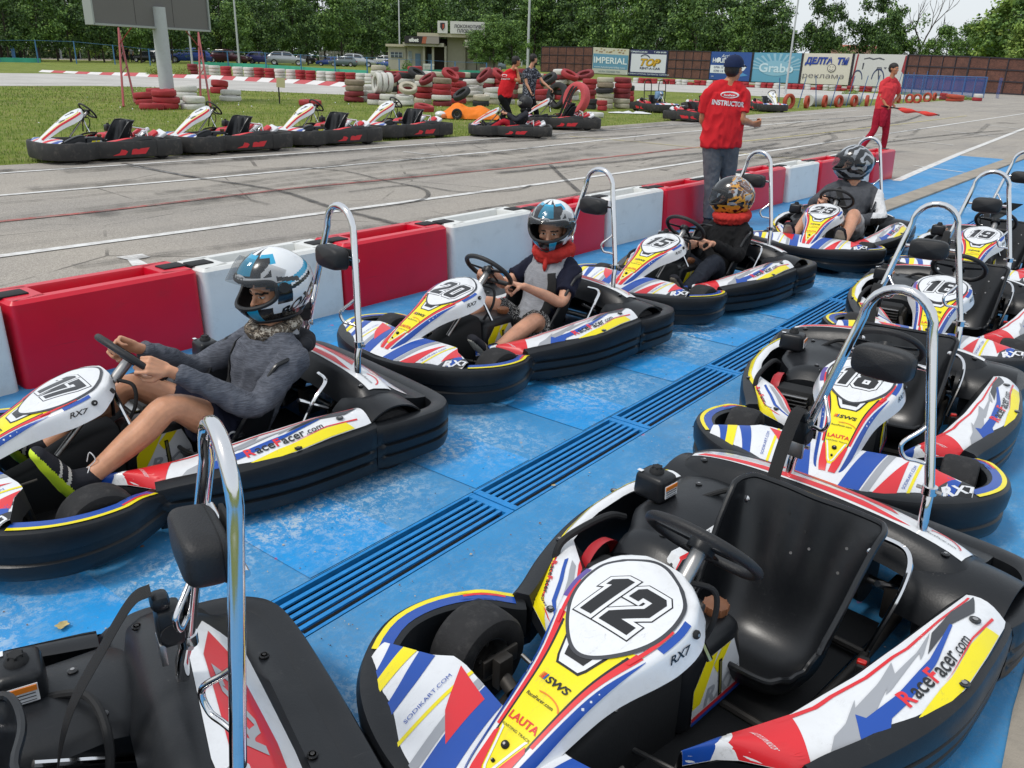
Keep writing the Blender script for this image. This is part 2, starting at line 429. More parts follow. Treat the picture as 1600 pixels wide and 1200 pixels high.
# drain channel
M_DARK = mat('drain_dark', (.012, .016, .02), .9)
M_GRATE = mat('grate_blue', srgb('1a82c8'), .45, var=.15, vscale=20, dirt=.5, dirtcol=(.05, .12, .2), bump=.2, bscale=200)
b = MB()
b.add([(GX0, -.1, -.1), (GX1, -.1, -.1), (GX1, 13, -.1), (GX0, 13, -.1), (GX0, -.1, 0), (GX1, -.1, 0), (GX1, 13, 0), (GX0, 13, 0)],
      [(0, 1, 2, 3), (0, 3, 7, 4), (1, 5, 6, 2), (0, 4, 5, 1), (3, 2, 6, 7)], M_DARK, False)
tag(b.build('drain_channel'), kind='structure')
def grate():
    g = empty('drain_grate', (0, 0, 0))
    f = MB(); xa, xb = GX0+.004, GX1-.004; W = xb-xa; ln = .992
    f.box((xa+.006, 0, -.011), (.012, ln, .024), M_GRATE); f.box((xb-.006, 0, -.011), (.012, ln, .024), M_GRATE)
    for sgn in (-1, 1): f.box(((xa+xb)/2, sgn*(ln/2-.015), -.0115), (W-.0245, .030, .023), M_GRATE)
    f.build('frame', g)
    n = 5; inner = W-.024; pitch = inner/(n+1)
    for k in range(n):
        bb = MB(); bb.box((xa+.012+pitch*(k+1), 0, -.004), (.0155, ln-.061, .007), M_GRATE); bb.build('bar', g)
    return g
g0 = grate(); joints = [.17+k for k in range(-1, 12)]
for i, y in enumerate(joints[:-1]):
    q = g0 if i == 0 else copy_tree(g0)
    q.location = (0, y+.5+(.09 if i == 0 else 0)*0, .0)
    tag(q, ('lowest', 'second', 'third', 'fourth', 'fifth', 'sixth', 'seventh', 'eighth', 'ninth', 'tenth', 'eleventh', 'farthest')[i]+' section of the blue slotted drain grating, counted up from the bottom', 'drain grate', 'drain gratings laid end to end')
# ---- painted lines
def strip(pts, wd, z, mt, b, skew=0):
    P = [Vector((p[0], p[1], 0)) for p in pts]; vs = []
    for i, p in enumerate(P):
        t = (P[min(i+1, len(P)-1)]-P[max(i-1, 0)]).normalized(); n = Vector((-t.y, t.x, 0))
        ww = wd[i] if isinstance(wd, list) else wd
        vs += [p+n*ww/2+Vector((0, 0, z)), p-n*ww/2+Vector((0, 0, z))]
    b.add(vs, [(2*i, 2*i+1, 2*i+3, 2*i+2) for i in range(len(P)-1)], mt, False)
b = MB()
strip([(-7.5, -6), (-7.31, 2.6), (-7.19, 5.85), (-7.07, 8.9), (-6.99, 12), (-6.96, 23.4), (-6.9, 42.3), (-6.9, 80)], .11, .003, P_WHITE, b)
strip([(-10.6, -3), (-10.46, 3.8), (-10.3, 6.3), (-10.3, 12.9), (-10.6, 18.35), (-10.5, 38)], .1, .003, P_WHITE, b)
strip([(-12.5, -3), (-12.35, 5), (-12.05, 10), (-12.1, 18), (-12.15, 26), (-12.4, 40)], .09, .003, P_WHITE, b)
strip([(-3.62, 14.2), (-3.75, 16), (-4.05, 20.5), (-4.69, 31.9), (-5.5, 50)], .13, .003, P_WHITE, b)
for a, c in (((1390, 216), (1490, 227)), ((1475, 204), (1555, 213)), ((1280, 234), (1330, 241)), ((1540, 195), (1590, 201))):
    strip([G(*a), G(*c)], .07 if a[0] > 300 else .16, .0035, P_WHITE, b)
strip([(-4.05, 16.9), (-3.12, 16.5)], .06, .004, P_WHITE, b)
q_ = [G(*p) for p in ((181, 402), (222, 397), (235, 402), (216, 405), (231, 413), (207, 416), (199, 406))]; v_, t_ = poly_tris([[(p.x, p.y) for p in q_]]); b.add([(x, y, .0036) for x, y in v_], t_, P_WHITE, False)
for a, c in (((630, 237), (705, 245)), ((205, 259), (292, 275)), ((890, 215), (960, 220))): strip([G(*a), G(*c)], .05, .0035, P_WHITE, b)
tag(b.build('white_track_markings'), kind='structure')
b = MB(); strip([G(-60, 354), G(0, 346), G(150, 331), G(300, 313), G(450, 295), G(600, 281), G(800, 262), G(1000, 240), G(1100, 229)], .09, .003, P_RED, b)
tag(b.build('red_track_line'), kind='structure')
b = MB()
strip([G(890, 213), G(1000, 222), G(1100, 232), G(1200, 245), G(1285, 251)], .06, .0034, P_YEL, b)
strip([G(1100, 227), G(1200, 217), G(1390, 196), G(1510, 181)], .08, .0036, P_YEL, b)
tag(b.build('yellow_track_lines'), kind='structure')
# ---- kerb of the far bend
near = [(60, 112.5), (150, 116.5), (228, 120), (320, 123), (400, 127.5), (480, 131.5), (552, 137)]
farr = [(60, 110), (150, 114), (228, 114.7), (320, 118), (400, 122), (480, 126), (552, 130.5)]
def along(pl, t):
    x = lerp(pl[0][0], pl[-1][0], t); return (x, interp(x, [p[0] for p in pl], [p[1] for p in pl]))
rk = MB(); N = 26
for i in range(N):
    t0, t1 = i/N, (i+1)/N; sk = .012+.02*smooth((t0-.55)/.4)
    a, c = G(*along(near, min(1, t0+0))), G(*along(near, min(1, t1))); d, e = G(*along(farr, min(1, t1+sk))), G(*along(farr, min(1, t0+sk)))
    rk.add([(a.x, a.y, .0), (c.x, c.y, .0), (d.x, d.y, .05), (e.x, e.y, .05)], [(0, 1, 2, 3)], K_RED if i % 2 else K_WHITE, False)
tag(rk.build('bend_kerb'), kind='structure')
b = MB()
for k in range(12):
    a, c = along([(-30, 133.7), (60, 132), (150, 132), (300, 138)], k/12), along([(-30, 133.7), (60, 132), (150, 132), (300, 138)], (k+.55)/12)
    strip([G(*a), G(*c)], .3, .005, K_WHITE, b)
tag(b.build('grass_edge_marks'), kind='structure')
# ---- rubber laid down by sliding karts
def f_skid(b_):
    pass
mt = bpy.data.materials.new('rubber_mark'); mt.use_nodes = True; b_ = NB(mt); P = b_.n['Principled BSDF']
P.inputs['Base Color'].default_value = (.035, .033, .032, 1); P.inputs['Roughness'].default_value = .7
co = b_.coords(); al = b_.math('MULTIPLY', b_.ramp(b_.noise(co, 5, 8, .8), .3, .62), .8); b_.link(al, P.inputs['Alpha']); M_SKID = mt
mt = bpy.data.materials.new('faint_rubber_mark'); mt.use_nodes = True; b_ = NB(mt); P = b_.n['Principled BSDF']
P.inputs['Base Color'].default_value = (.06, .057, .053, 1); P.inputs['Roughness'].default_value = .8
co = b_.coords(); al = b_.math('MULTIPLY', b_.ramp(b_.noise(co, 2.5, 8, .75), .38, .68), .55); b_.link(al, P.inputs['Alpha']); M_SKID2 = mt
b = MB()
def skid(px, wd, mt_, z): strip(spline([G(*p) for p in px], 10), wd, z, mt_, b)
skid([(192, 255), (250, 267), (320, 280), (390, 290), (450, 302), (520, 325), (600, 345), (680, 368)], .09, M_SKID, .005)
skid([(0, 266), (150, 262), (300, 255), (420, 248)], .05, M_SKID, .0055)
skid([(545, 330), (620, 320), (665, 310), (660, 295), (600, 282), (540, 268), (470, 262)], .06, M_SKID, .006)
skid([(545, 300), (640, 290), (720, 300), (800, 298), (830, 290)], .05, M_SKID, .0065)
skid([(860, 258), (880, 278), (905, 300)], .07, M_SKID, .007)
skid([(620, 245), (700, 258), (800, 262), (900, 262), (1000, 265)], .06, M_SKID2, .0075)
skid([(730, 330), (830, 315), (930, 300), (1000, 290), (1080, 285)], .04, M_SKID, .008)
skid([(0, 318), (100, 310), (200, 300), (330, 300), (420, 320)], .06, M_SKID2, .0085)
skid([(300, 255), (400, 262), (500, 262), (560, 250), (640, 235), (760, 225)], .05, M_SKID2, .009)
skid([(1170, 262), (1300, 236), (1450, 222), (1600, 205)], .05, M_SKID, .0095)
skid([(640, 215), (720, 222), (780, 240), (900, 250), (1010, 262)], .05, M_SKID2, .010)
rr = random.Random(3)
for k in range(7):
    y0 = rr.uniform(-2, 22); x0 = rr.uniform(-12.2, -5.6); c = rr.uniform(-.6, .6); strip(spline([(x0, y0), (x0+c*.3, y0+3), (x0+c*.8, y0+6), (x0+c*1.5, y0+10)], 6), rr.uniform(.2, .45), .0165+k*.00012, M_SKID2, b)
for k in range(60):
    y0 = rr.uniform(-1, 30); x0 = rr.uniform(-12.4, -5.2); ln = rr.uniform(3, 12); c = rr.uniform(-.9, .9)
    strip(spline([(x0, y0), (x0+c*.3+rr.uniform(-.2, .2), y0+ln*.33), (x0+c*.7, y0+ln*.66), (x0+c*1.4, y0+ln)], 6), rr.uniform(.03, .16), .0105+k*.00012, M_SKID2 if k % 3 else M_SKID, b)
tag(b.build('tyre_rubber_marks'), kind='structure')
# ---- grass blades and clover on the near lawn
M_BL = [mat('blade_green', (.13, .22, .022), .8), mat('blade_light', (.24, .32, .045), .8), mat('blade_dry', (.40, .36, .16), .9), mat('clover_white', (.75, .77, .68), .8)]
rr = random.Random(11); b = MB(); vs = [[], [], [], []]
def onlawn(x, y):
    e = interp(y, [-6, 2, 7, 15, 22, 32, 52, 80], [-13.7, -13.6, -13.0, -12.9, -13.0, -13.4, -13.9, -14.1])
    if x > e: return False
    f = interp(y, [-6, 16, 20, 22.8, 26, 36, 52], [-41, -40.8, -40.6, -37.5, -30.4, -29, -31])
    return x > f
n = 0
while n < 60000:
    y = rr.uniform(1, 1+50*rr.random()**1.3+.5); x = -12.8-27*rr.random()**1.5
    if not onlawn(x, y): continue
    n += 1; k = 0 if rr.random() < .62 else (1 if rr.random() < .72 else 2)
    t = noise.noise(Vector((x*.4, y*.4, 0)))
    if t > .15 and rr.random() < .4: k = 2
    if rr.random() < .006: k = 3
    h = rr.uniform(.02, .06)*(1+max(0, t)); a = rr.uniform(0, PI); wd = .006+abs(x+13)*.0005
    dx, dy = math.cos(a)*wd, math.sin(a)*wd; lx, ly = rr.uniform(-.02, .02), rr.uniform(-.02, .02)
    if k == 3: h = .05; dx *= 2.2; dy *= 2.2
    q = vs[k]; q += [(x-dx, y-dy, -.01 if k < 3 else .03), (x+dx, y+dy, -.01 if k < 3 else .03), (x+lx, y+ly, h)]
for k in range(4): b.add(vs[k], [(3*i, 3*i+1, 3*i+2) for i in range(len(vs[k])//3)], M_BL[k], False)
tag(b.build('grass'), kind='stuff', label='short mown grass with white clover beside the track', cat='grass')
# grit and scraps blown over the pit floor
M_DEB = [mat('grit_brown', srgb('7a5f48'), .9), mat('grit_pale', srgb('b7ab98'), .9), mat('grit_dark', srgb('2e2b2a'), .9)]
rr = random.Random(17); b = MB(); q3 = [[], [], []]
for i in range(1500):
    x, y = rr.uniform(-3.9, .2), .3+9*rr.random()**1.6
    if rr.random() < .5: x = rr.choice((GX0-.02, GX1+.02))+rr.gauss(0, .10)
    if GX0-.004 < x < GX1+.004: continue
    s_ = rr.uniform(.0012, .0042)*(2.2 if rr.random() < .05 else 1); a = rr.uniform(0, PI); h = .0045+s_*.3; P4 = [V_ for V_ in [(x+s_*math.cos(a), y+s_*math.sin(a), h), (x-s_*.6*math.sin(a), y+s_*.6*math.cos(a), h+s_*.5), (x-s_*math.cos(a), y-s_*math.sin(a), h), (x+s_*.6*math.sin(a), y-s_*.6*math.cos(a), h)]]; q3[rr.choices((0, 1, 2), (.4, .35, .25))[0]] += P4
for k in range(3): b.add(q3[k], [(4*i, 4*i+1, 4*i+2, 4*i+3) for i in range(len(q3[k])//4)], M_DEB[k], False)
tag(b.build('floor_grit'), 'scattered grit and leaf crumbs on the blue floor', 'grit', kind='stuff')
# ================================================================ karts
# local axes of a kart: +x = the driver's left, -y = forward, z up, origin on the floor under the middle
PLA = mat('black_plastic', (.0105, .012, .0145), .36, var=.15, vscale=5, bump=.10, bscale=160, dirt=.20, dirtcol=(.045, .043, .042), rvar=.22, spec=.36)
PLS = mat('black_seat', (.0075, .0085, .0105), .30, bump=.05, bscale=200, rvar=.15, dirt=.12, dirtcol=(.08, .075, .07))
PLM = mat('matt_black', srgb('17181a'), .75, bump=.2, bscale=120)
def scuffed(name, grey, amt=.5, sc=(7, 2.2, 60), lo=.60, hi=.72):
    "long shallow scratches worn into a surface"
    mt = MATS[name]; b = NB(mt); P = b.n['Principled BSDF']; old = P.inputs['Base Color'].links[0].from_socket if P.inputs['Base Color'].links else tuple(P.inputs['Base Color'].default_value)
    n = b.ramp(b.noise(b.coords(scale=sc), 2.2, 9, .85, .6), lo, hi); m = b.ramp(b.noise(b.coords(), 3.2, 3), .42, .62)
    b.link(b.mix(b.math('MULTIPLY', b.math('MULTIPLY', n, m), amt), old, grey), P.inputs['Base Color'])
scuffed('black_plastic', (.13, .128, .125), .6)
scuffed('black_seat', (.12, .12, .12), .35, (9, 9, 9), .58, .70)
RUB = mat('tyre_rubber', srgb('202022'), .82, var=.25, vscale=14, bump=.35, bscale=90, dirt=.35, dirtcol=(.1, .095, .09))
PDU = mat('dusty_plastic', srgb('2a2a2a'), .7, var=.2, vscale=4, dirt=.65, dirtcol=(.13, .115, .095))
CHR = mat('chrome', (.74, .74, .75), .1, 1, bump=.02, bscale=20, dirt=.22, dirtcol=(.2, .13, .08), rvar=.14)
STE = mat('dull_steel', (.42, .41, .4), .38, 1, dirt=.5, dirtcol=(.12, .08, .05))
GRM = mat('grease_metal', (.06, .055, .05), .55, .6, var=.3)
LEA = mat('black_leather', srgb('1b1b1d'), .5, bump=.35, bscale=260)
BELT = mat('belt_webbing', srgb('161617'), .8, bump=.5, bscale=500)
WHT = mat('gloss_white', srgb('dfe1e4'), .22, coat=.5, dirt=.22, dirtcol=(.35, .33, .3), var=.04)
BLK = mat('gloss_black', srgb('141416'), .25, coat=.3)
scuffed('gloss_white', (.30, .29, .28), .5, (12, 4, 12), .57, .66)
YEL = mat('sticker_yellow', srgb('eedd18'), .3, dirt=.15, dirtcol=(.3, .26, .1))
RED = mat('sticker_red', srgb('d82c34'), .3, dirt=.1, dirtcol=(.2, .1, .1))
BLU = mat('sticker_blue', srgb('1b4ba3'), .3, dirt=.1, dirtcol=(.1, .1, .15))
GRY = mat('sticker_grey', srgb('9a9da3'), .35)
DGR = mat('sticker_dark_grey', srgb('3d3f44'), .35)
PUR = mat('sticker_purple', srgb('5b4a96'), .3)
ORG = mat('sticker_orange', srgb('e08028'), .3)
scuffed('sticker_yellow', (.25, .23, .12), .55, (12, 4, 12), .55, .66); scuffed('sticker_red', (.25, .12, .12), .4, (12, 4, 12), .57, .68)
CRED = mat('fan_red', srgb('a81f28'), .4, dirt=.3)
BRN = mat('tank_cap_brown', srgb('8a5a3c'), .5)
FUEL = mat('fuel_window', srgb('6f6a3e'), .3)
FRED = mat('cowl_red', srgb('c92833'), .3, dirt=.25)
BRED = mat('buckle_red', srgb('c6221c'), .35)
RUST = mat('rusty_steel', srgb('6b4b30'), .8, .3, var=.4, vscale=30)

def outline(side=1):
    pass
# ---- bumper walls: a cross-section carried along a plan outline
def wall(b, plan, prof_fn, mt, closed=False, n=None):
    "prof_fn(i/N) -> list of (outward offset, z)"
    P = [Vector((p[0], p[1], 0)) for p in plan]; N = len(P)
    rows = []
    for i in range(N):
        if closed: t = P[(i+1) % N]-P[i-1]
        else: t = P[min(i+1, N-1)]-P[max(i-1, 0)]
        t.normalize(); nn = Vector((t.y, -t.x, 0)); rows.append([P[i]+nn*o+Vector((0, 0, z)) for o, z in prof_fn(i/(N-1))])
    K = len(rows[0]); vs = [p for r in rows for p in r]; fs = []
    for i in range(N if closed else N-1):
        j = (i+1) % N
        for k in range(K): fs.append((i*K+k, i*K+(k+1) % K, j*K+(k+1) % K, j*K+k))
    if not closed: fs += [tuple(range(K)), tuple((N-1)*K+k for k in range(K-1, -1, -1))]
    b.add(vs, fs, mt, True)
# plan of the front bumper, from behind the right front wheel round the nose to behind the left front wheel
half = [(.0, -.945), (.2, -.935), (.36, -.885), (.475, -.80), (.552, -.68), (.572, -.56), (.55, -.44), (.50, -.35), (.455, -.28)]
def front_plan(n=6):
    R_ = [(-x, y) for x, y in half[::-1]]+half[1:]
    return [(p.x, p.y) for p in spline([(x, y, 0) for x, y in R_], n)]
SLAB = lambda t: [(-.05, .07), (-.035, .045), (-.004, .045), (.006, .065), (.010, .150), (.006, .232), (-.004, .245), (-.040, .245), (-.050, .23), (-.048, .12)]
def side_edge(x, y):  # top line of rim height
    return 0
RIMZ = .205
def front_prof(t):
    s = abs(t-.5)*2       # 0 at nose, 1 at the ends
    top = .215+.022*math.sin(PI*min(1, s*1.3))-.03*smooth((s-.8)/.2)
    bot = .04+.03*smooth((.25-s)/.25)+.012
    g = .010*smooth((s-.1)/.3)
    w_ = .045
    return [(-.05, bot+.012), (-.03, bot), (-.006, bot+.02), (.0, bot+.045), (-.002, .118), (-.012+g*.2, .124), (-.010, .150), (.004, .158), (.007, top-.03), (-.002, top-.006), (-.014, top),
            (-.014-w_, top+.003), (-.030-w_, top-.006), (-.034-w_, top-.04), (-.032-w_, .09)]
pod_pl = [(.452, -.315), (.47, -.26), (.515, -.15), (.560, .0), (.583, .15), (.583, .30), (.578, .42), (.57, .50)]
def pod_prof(t):
    k = smooth(t/.2); q = smooth((.98-t)/.1)
    top = lerp(.205, .245, smooth(t*1.4)); gr = .012*k*q
    return [(-.06, .055), (-.04, .038), (-.010, .045), (0, .07), (.001, .093), (-gr, .099), (-gr, .107), (.003, .113), (.004, .14), (.003-gr, .146), (.003-gr, .153), (.006, .160), (.006, top-.03), (0, top-.008), (-.012, top), (-.05, top+.004), (-.06, top-.02), (-.058, .12)]
rear_half = [(.576, .49), (.590, .56), (.594, .68), (.588, .78), (.562, .845), (.51, .895), (.41, .92), (.2, .93), (0, .932)]
def rear_prof(t):
    s = abs(t-.5)*2; gr = .011*smooth((s-.25)/.1)*smooth((.98-s)/.06)
    top = .232+.01*s
    return [(-.05, .065), (-.035, .052), (-.008, .06), (0, .085), (0, .105), (-gr, .110), (-gr, .118), (.002, .124), (.002, .152), (-gr, .158), (-gr, .167), (.003, .173), (.002, top-.02), (-.006, top-.003), (-.018, top), (-.055, top), (-.070, top-.008), (-.072, top-.04), (-.068, .1)]

# ---- the nose: a map from (a = way up the nose from its tip, b = sideways) to the surface
NPR = [(0, -.885, .235), (.04, -.857, .262), (.10, -.800, .292), (.20, -.712, .338), (.30, -.622, .382), (.38, -.549, .414), (.48, -.455, .452), (.58, -.357, .482), (.66, -.279, .503), (.70, -.240, .509)]
NL = .655
def ncent(a):
    y = interp(a, [p[0] for p in NPR], [p[1] for p in NPR]); z = interp(a, [p[0] for p in NPR], [p[2] for p in NPR]); return y, z
def ncs(a):
    e = .03; ys = [ncent(a+d) for d in (-e, -e/2, 0, e/2, e)]
    return sum(p[0] for p in ys)/5, sum(p[1] for p in ys)/5
def nwf(a):
    x = interp(a/NL, [-.1, 0, .04, .15, .32, .45, .55, .64, .74, .84, .92, .97, 1.0], [.02, .026, .035, .045, .058, .071, .092, .118, .136, .138, .118, .088, .045])
    return x
def nwfs(a): return sum(nwf(a+d) for d in (-.03, -.015, 0, .015, .03))/5 if a < NL*.93 else nwf(a)
def nside(a): return interp(a/NL, [-.05, 0, .1, .3, .5, .7, .85, 1], [.01, .015, .03, .042, .05, .06, .06, .03])
def nmap(a, b_, h):
    y, z = ncs(a); y2, z2 = ncs(a+.01); T = Vector((0, y2-y, z2-z)).normalized(); N_ = Vector((0, -T.z, T.y))
    wf = nwfs(a); s = abs(b_); sg = 1 if b_ >= 0 else -1; rf = .016; cr = .010*wf/.12
    th = math.radians(72)
    if s <= wf: x = s; d = cr*(s/wf)**2; nx, nd = 2*cr*s/wf/wf, 1
    elif s <= wf+rf*th:
        q = (s-wf)/rf; x = wf+rf*math.sin(q); d = cr+rf*(1-math.cos(q)); nx, nd = math.sin(q), math.cos(q)
    else:
        r_ = s-wf-rf*th; x = wf+rf*math.sin(th)+r_*math.cos(th); d = cr+rf*(1-math.cos(th))+r_*math.sin(th); nx, nd = math.sin(th), math.cos(th)
    l = math.hypot(nx, nd); nx /= l; nd /= l
    return Vector((sg*(x+nx*h), y, z))+N_*(-d+nd*h)
def nend(a): return nwfs(a)+.016*math.radians(72)+nside(a)
def pline(fn, a0, a1, n=16): return [fn(lerp(a0, a1, i/n)) for i in range(n+1)]
def band(o0, o1, a0, a1, sg, n=18):
    "strip between lateral offsets o0(a), o1(a)"
    A = [(x, sg*o0(x)) for x in pline(lambda q: q, a0, a1, n)]; B = [(x, sg*o1(x)) for x in pline(lambda q: q, a1, a0, n)]
    return A+B
NM = lambda x, y, h: nmap(y, x, h)      # x across (to the driver's left), y up the nose
def sw(p): return [(y, x) for x, y in p]
def disc_pts(ins=0.0, n=40):
    out = []
    a0, a1 = NL*.530+ins, NL*.988-ins
    for i in range(n+1):
        u = i/n; a = lerp(a0, a1, .5-.5*math.cos(PI*u))
        low = max(0, 1-abs((a0+.15-a)/.15)**2.3)**.5 if a < a0+.15 else 1
        hi = max(0, 1-abs((a-(a1-.085))/.085)**2.4)**.5 if a > a1-.085 else 1
        out.append((a, (max(.09, nwfs(a))-.010-ins)*min(low, hi)))
    return [(-w_, a) for a, w_ in out]+[(w_, a) for a, w_ in out[::-1][1:-1]]
def make_nose(root, number, style):
    root0 = root
    b = MB()
    def top(u, v):
        a = NL*u; e = nend(a); return nmap(a, lerp(-e, e, v), 0)
    def top_i(u, v):
        a = NL*u; e = nend(a)-.004; return nmap(a, lerp(-e, e, v), -.006)
    b.grid(top, 44, 36, WHT if style == 'rx' else WHT, flip=False); b.grid(top_i, 44, 30, PLM, flip=True)
    # rims between the two skins
    for fn in (0, 1):
        b.grid(lambda u, v: lerp(top(u, fn), top_i(u, fn), v), 44, 1, PLM, flip=bool(fn))
        b.grid(lambda u, v: lerp(top(fn, u), top_i(fn, u), v), 36, 1, WHT, flip=not fn)
    g = b; h = .0012
    if style == 'rx':
        g.poly(sw(band(lambda a: -.001, lambda a: nwfs(a)*.78, .045, NL*.50, 1)), NM, h, YEL); g.poly(sw(band(lambda a: 0, lambda a: nwfs(a)*.78, .045, NL*.50, -1)), NM, h, YEL)
        for sg in (-1, 1):
            g.poly(sw(band(lambda a: nwfs(a)*.30, lambda a: nwfs(a)*.78, NL*.50, NL*.60, sg)), NM, h, YEL)
            g.poly(sw([(NL*.60, sg*nwfs(NL*.6)*.32), (NL*.60, sg*nwfs(NL*.6)*.76), (NL*.655, sg*nwfs(NL*.655)*.97)]), NM, h*1.3, YEL)
            g.poly(sw(band(lambda a: nwfs(a)*.78, lambda a: nwfs(a)*.81+.003, .10, NL*.62, sg)), NM, h*1.4, BLK)
            g.poly(sw(band(lambda a: nwfs(a)*.82+.002, lambda a: nwfs(a)*.98+.0015, .14, NL*.645, sg)), NM, h*1.5, RED)
            g.poly(sw(band(lambda a: nwfs(a)+.006, lambda a: nwfs(a)+.006+interp(a, [.02, .12, .3, .42], [.02, .026, .018, .001]), .02, .42, sg)), NM, h*1.5, BLU)
            g.poly(sw([(.005, sg*.004), (.005, sg*.027), (.05, sg*.036), (.125, sg*.043), (.135, sg*.036), (.06, sg*.014), (.05, sg*.008)]), NM, h*2.2, RED)
            g.poly(sw([(.052, sg*.004), (.062, sg*.011), (.138, sg*.033), (.145, sg*.036), (.142, sg*.029), (.066, sg*.007), (.056, sg*.001)]), NM, h*2.4, WHT)
            # coloured flash beside the number
            g.poly(sw(band(lambda a: nwfs(a)-.004, lambda a: nwfs(a)+.012, NL*.70, NL*.84, sg)), NM, h*1.2, PUR if sg < 0 else BLU)
            g.poly(sw(band(lambda a: nwfs(a)-.014, lambda a: nwfs(a)-.005, NL*.60, NL*.78, sg)), NM, h*3.6, RED)
        # dark window under the number
        win = [(-.030, NL*.475), (.030, NL*.475), (.040, NL*.50), (.060, NL*.585), (.052, NL*.60), (-.052, NL*.60), (-.060, NL*.585), (-.040, NL*.50)]
        g.poly(win, NM, h*1.9, BLK); wi = [(x*.87, lerp(NL*.53, y, .86)) for x, y in win]; g.poly(wi, NM, h*2.5, WHT)
        wd = [(-.026, NL*.512), (.026, NL*.512), (.038, NL*.572), (-.038, NL*.572)]; g.poly(wd, NM, h*3.2, BLK)
        g.poly(disc_pts(0), NM, h*3.8, DGR); g.poly(disc_pts(.0085), NM, h*4.4, WHT)
    else:
        for sg in (-1, 1):
            g.poly(sw(band(lambda a: nwfs(a)*.80, lambda a: nwfs(a)*.96, .05, NL*.9, sg)), NM, h, YEL)
            g.poly(sw(band(lambda a: nwfs(a)+.006, lambda a: nwfs(a)+.03, .05, NL*.92, sg)), NM, h, RED if sg > 0 else GRY)
            g.poly(sw([(NL*.5, sg*.03), (NL*.52, sg*.065), (NL*.62, sg*.095), (NL*.6, sg*.05)]), NM, h*1.6, BLK)
        g.poly(disc_pts(.012), NM, h*1.5, GRY); g.poly(disc_pts(.016), NM, h*2.2, WHT)
    if number:
        t = MB(); s_ = .112; sp = 1.02; c = (0, NL*.775); sh = .22
        t.text(number, NM, h*5.0, BLK, c, s_, offset=.084, shear=sh, spacing=1.24)
        t.text(number, NM, h*5.5, WHT, c, s_, offset=.066, shear=sh, spacing=1.24)
        t.text(number, NM, h*6.0, BLK, c, s_, offset=.042, shear=sh, spacing=1.24)
        t.build('number_label', root)
    if style == 'rx':
        t = g
        t.text('SWS', NM, h*3, BLK, (.008, NL*.415), .016, offset=.03, shear=.2, xscale=1.35)
        for k, c_ in enumerate((ORG, RED, BLU)): t.poly([(-.040+k*.006, NL*.405), (-.036+k*.006, NL*.405), (-.033+k*.006, NL*.428), (-.037+k*.006, NL*.428)], NM, h*3, c_)
        t.text('RaceFacer.com', NM, h*3, BLK, (-.002, NL*.345), .0085, offset=.01)
        arc = circle2(.004, NL*.34, .045, .022, 14, .1, 2.2); arc2 = circle2(.004, NL*.34, .041, .019, 14, .1, 2.2)[::-1]
        t.poly(arc+arc2, NM, h*3, ORG)
        t.text('LAUTA', NM, h*3, RED, (0, NL*.262), .0175, offset=.02, xscale=1.0)
        t.text('KARTING TRACK', NM, h*3, BLK, (0, NL*.225), .006, xscale=1.15)
        t.text('RX7', NM, h*2, BLK, (.172, NL*.745), .018, rot=1.30, offset=.02, shear=.3, xscale=1.3)
        for a_, x_, r_ in ((NL*.175, .0, .0085), (NL*.12, 0, .004), (NL*.84, -.168, .010), (NL*.84, .168, .010)):
            p = NM(x_, a_, .002); q = NM(x_, a_, .010); bl = MB()
            bl.tube([p, lerp(p, q, .6), q], [r_, r_, r_*.7], PLM, 14); bl.tube([q, NM(x_, a_, .0112)], r_*.35, STE, 8); bl.build('bolt', root)
    g.build('nose_panel', root)
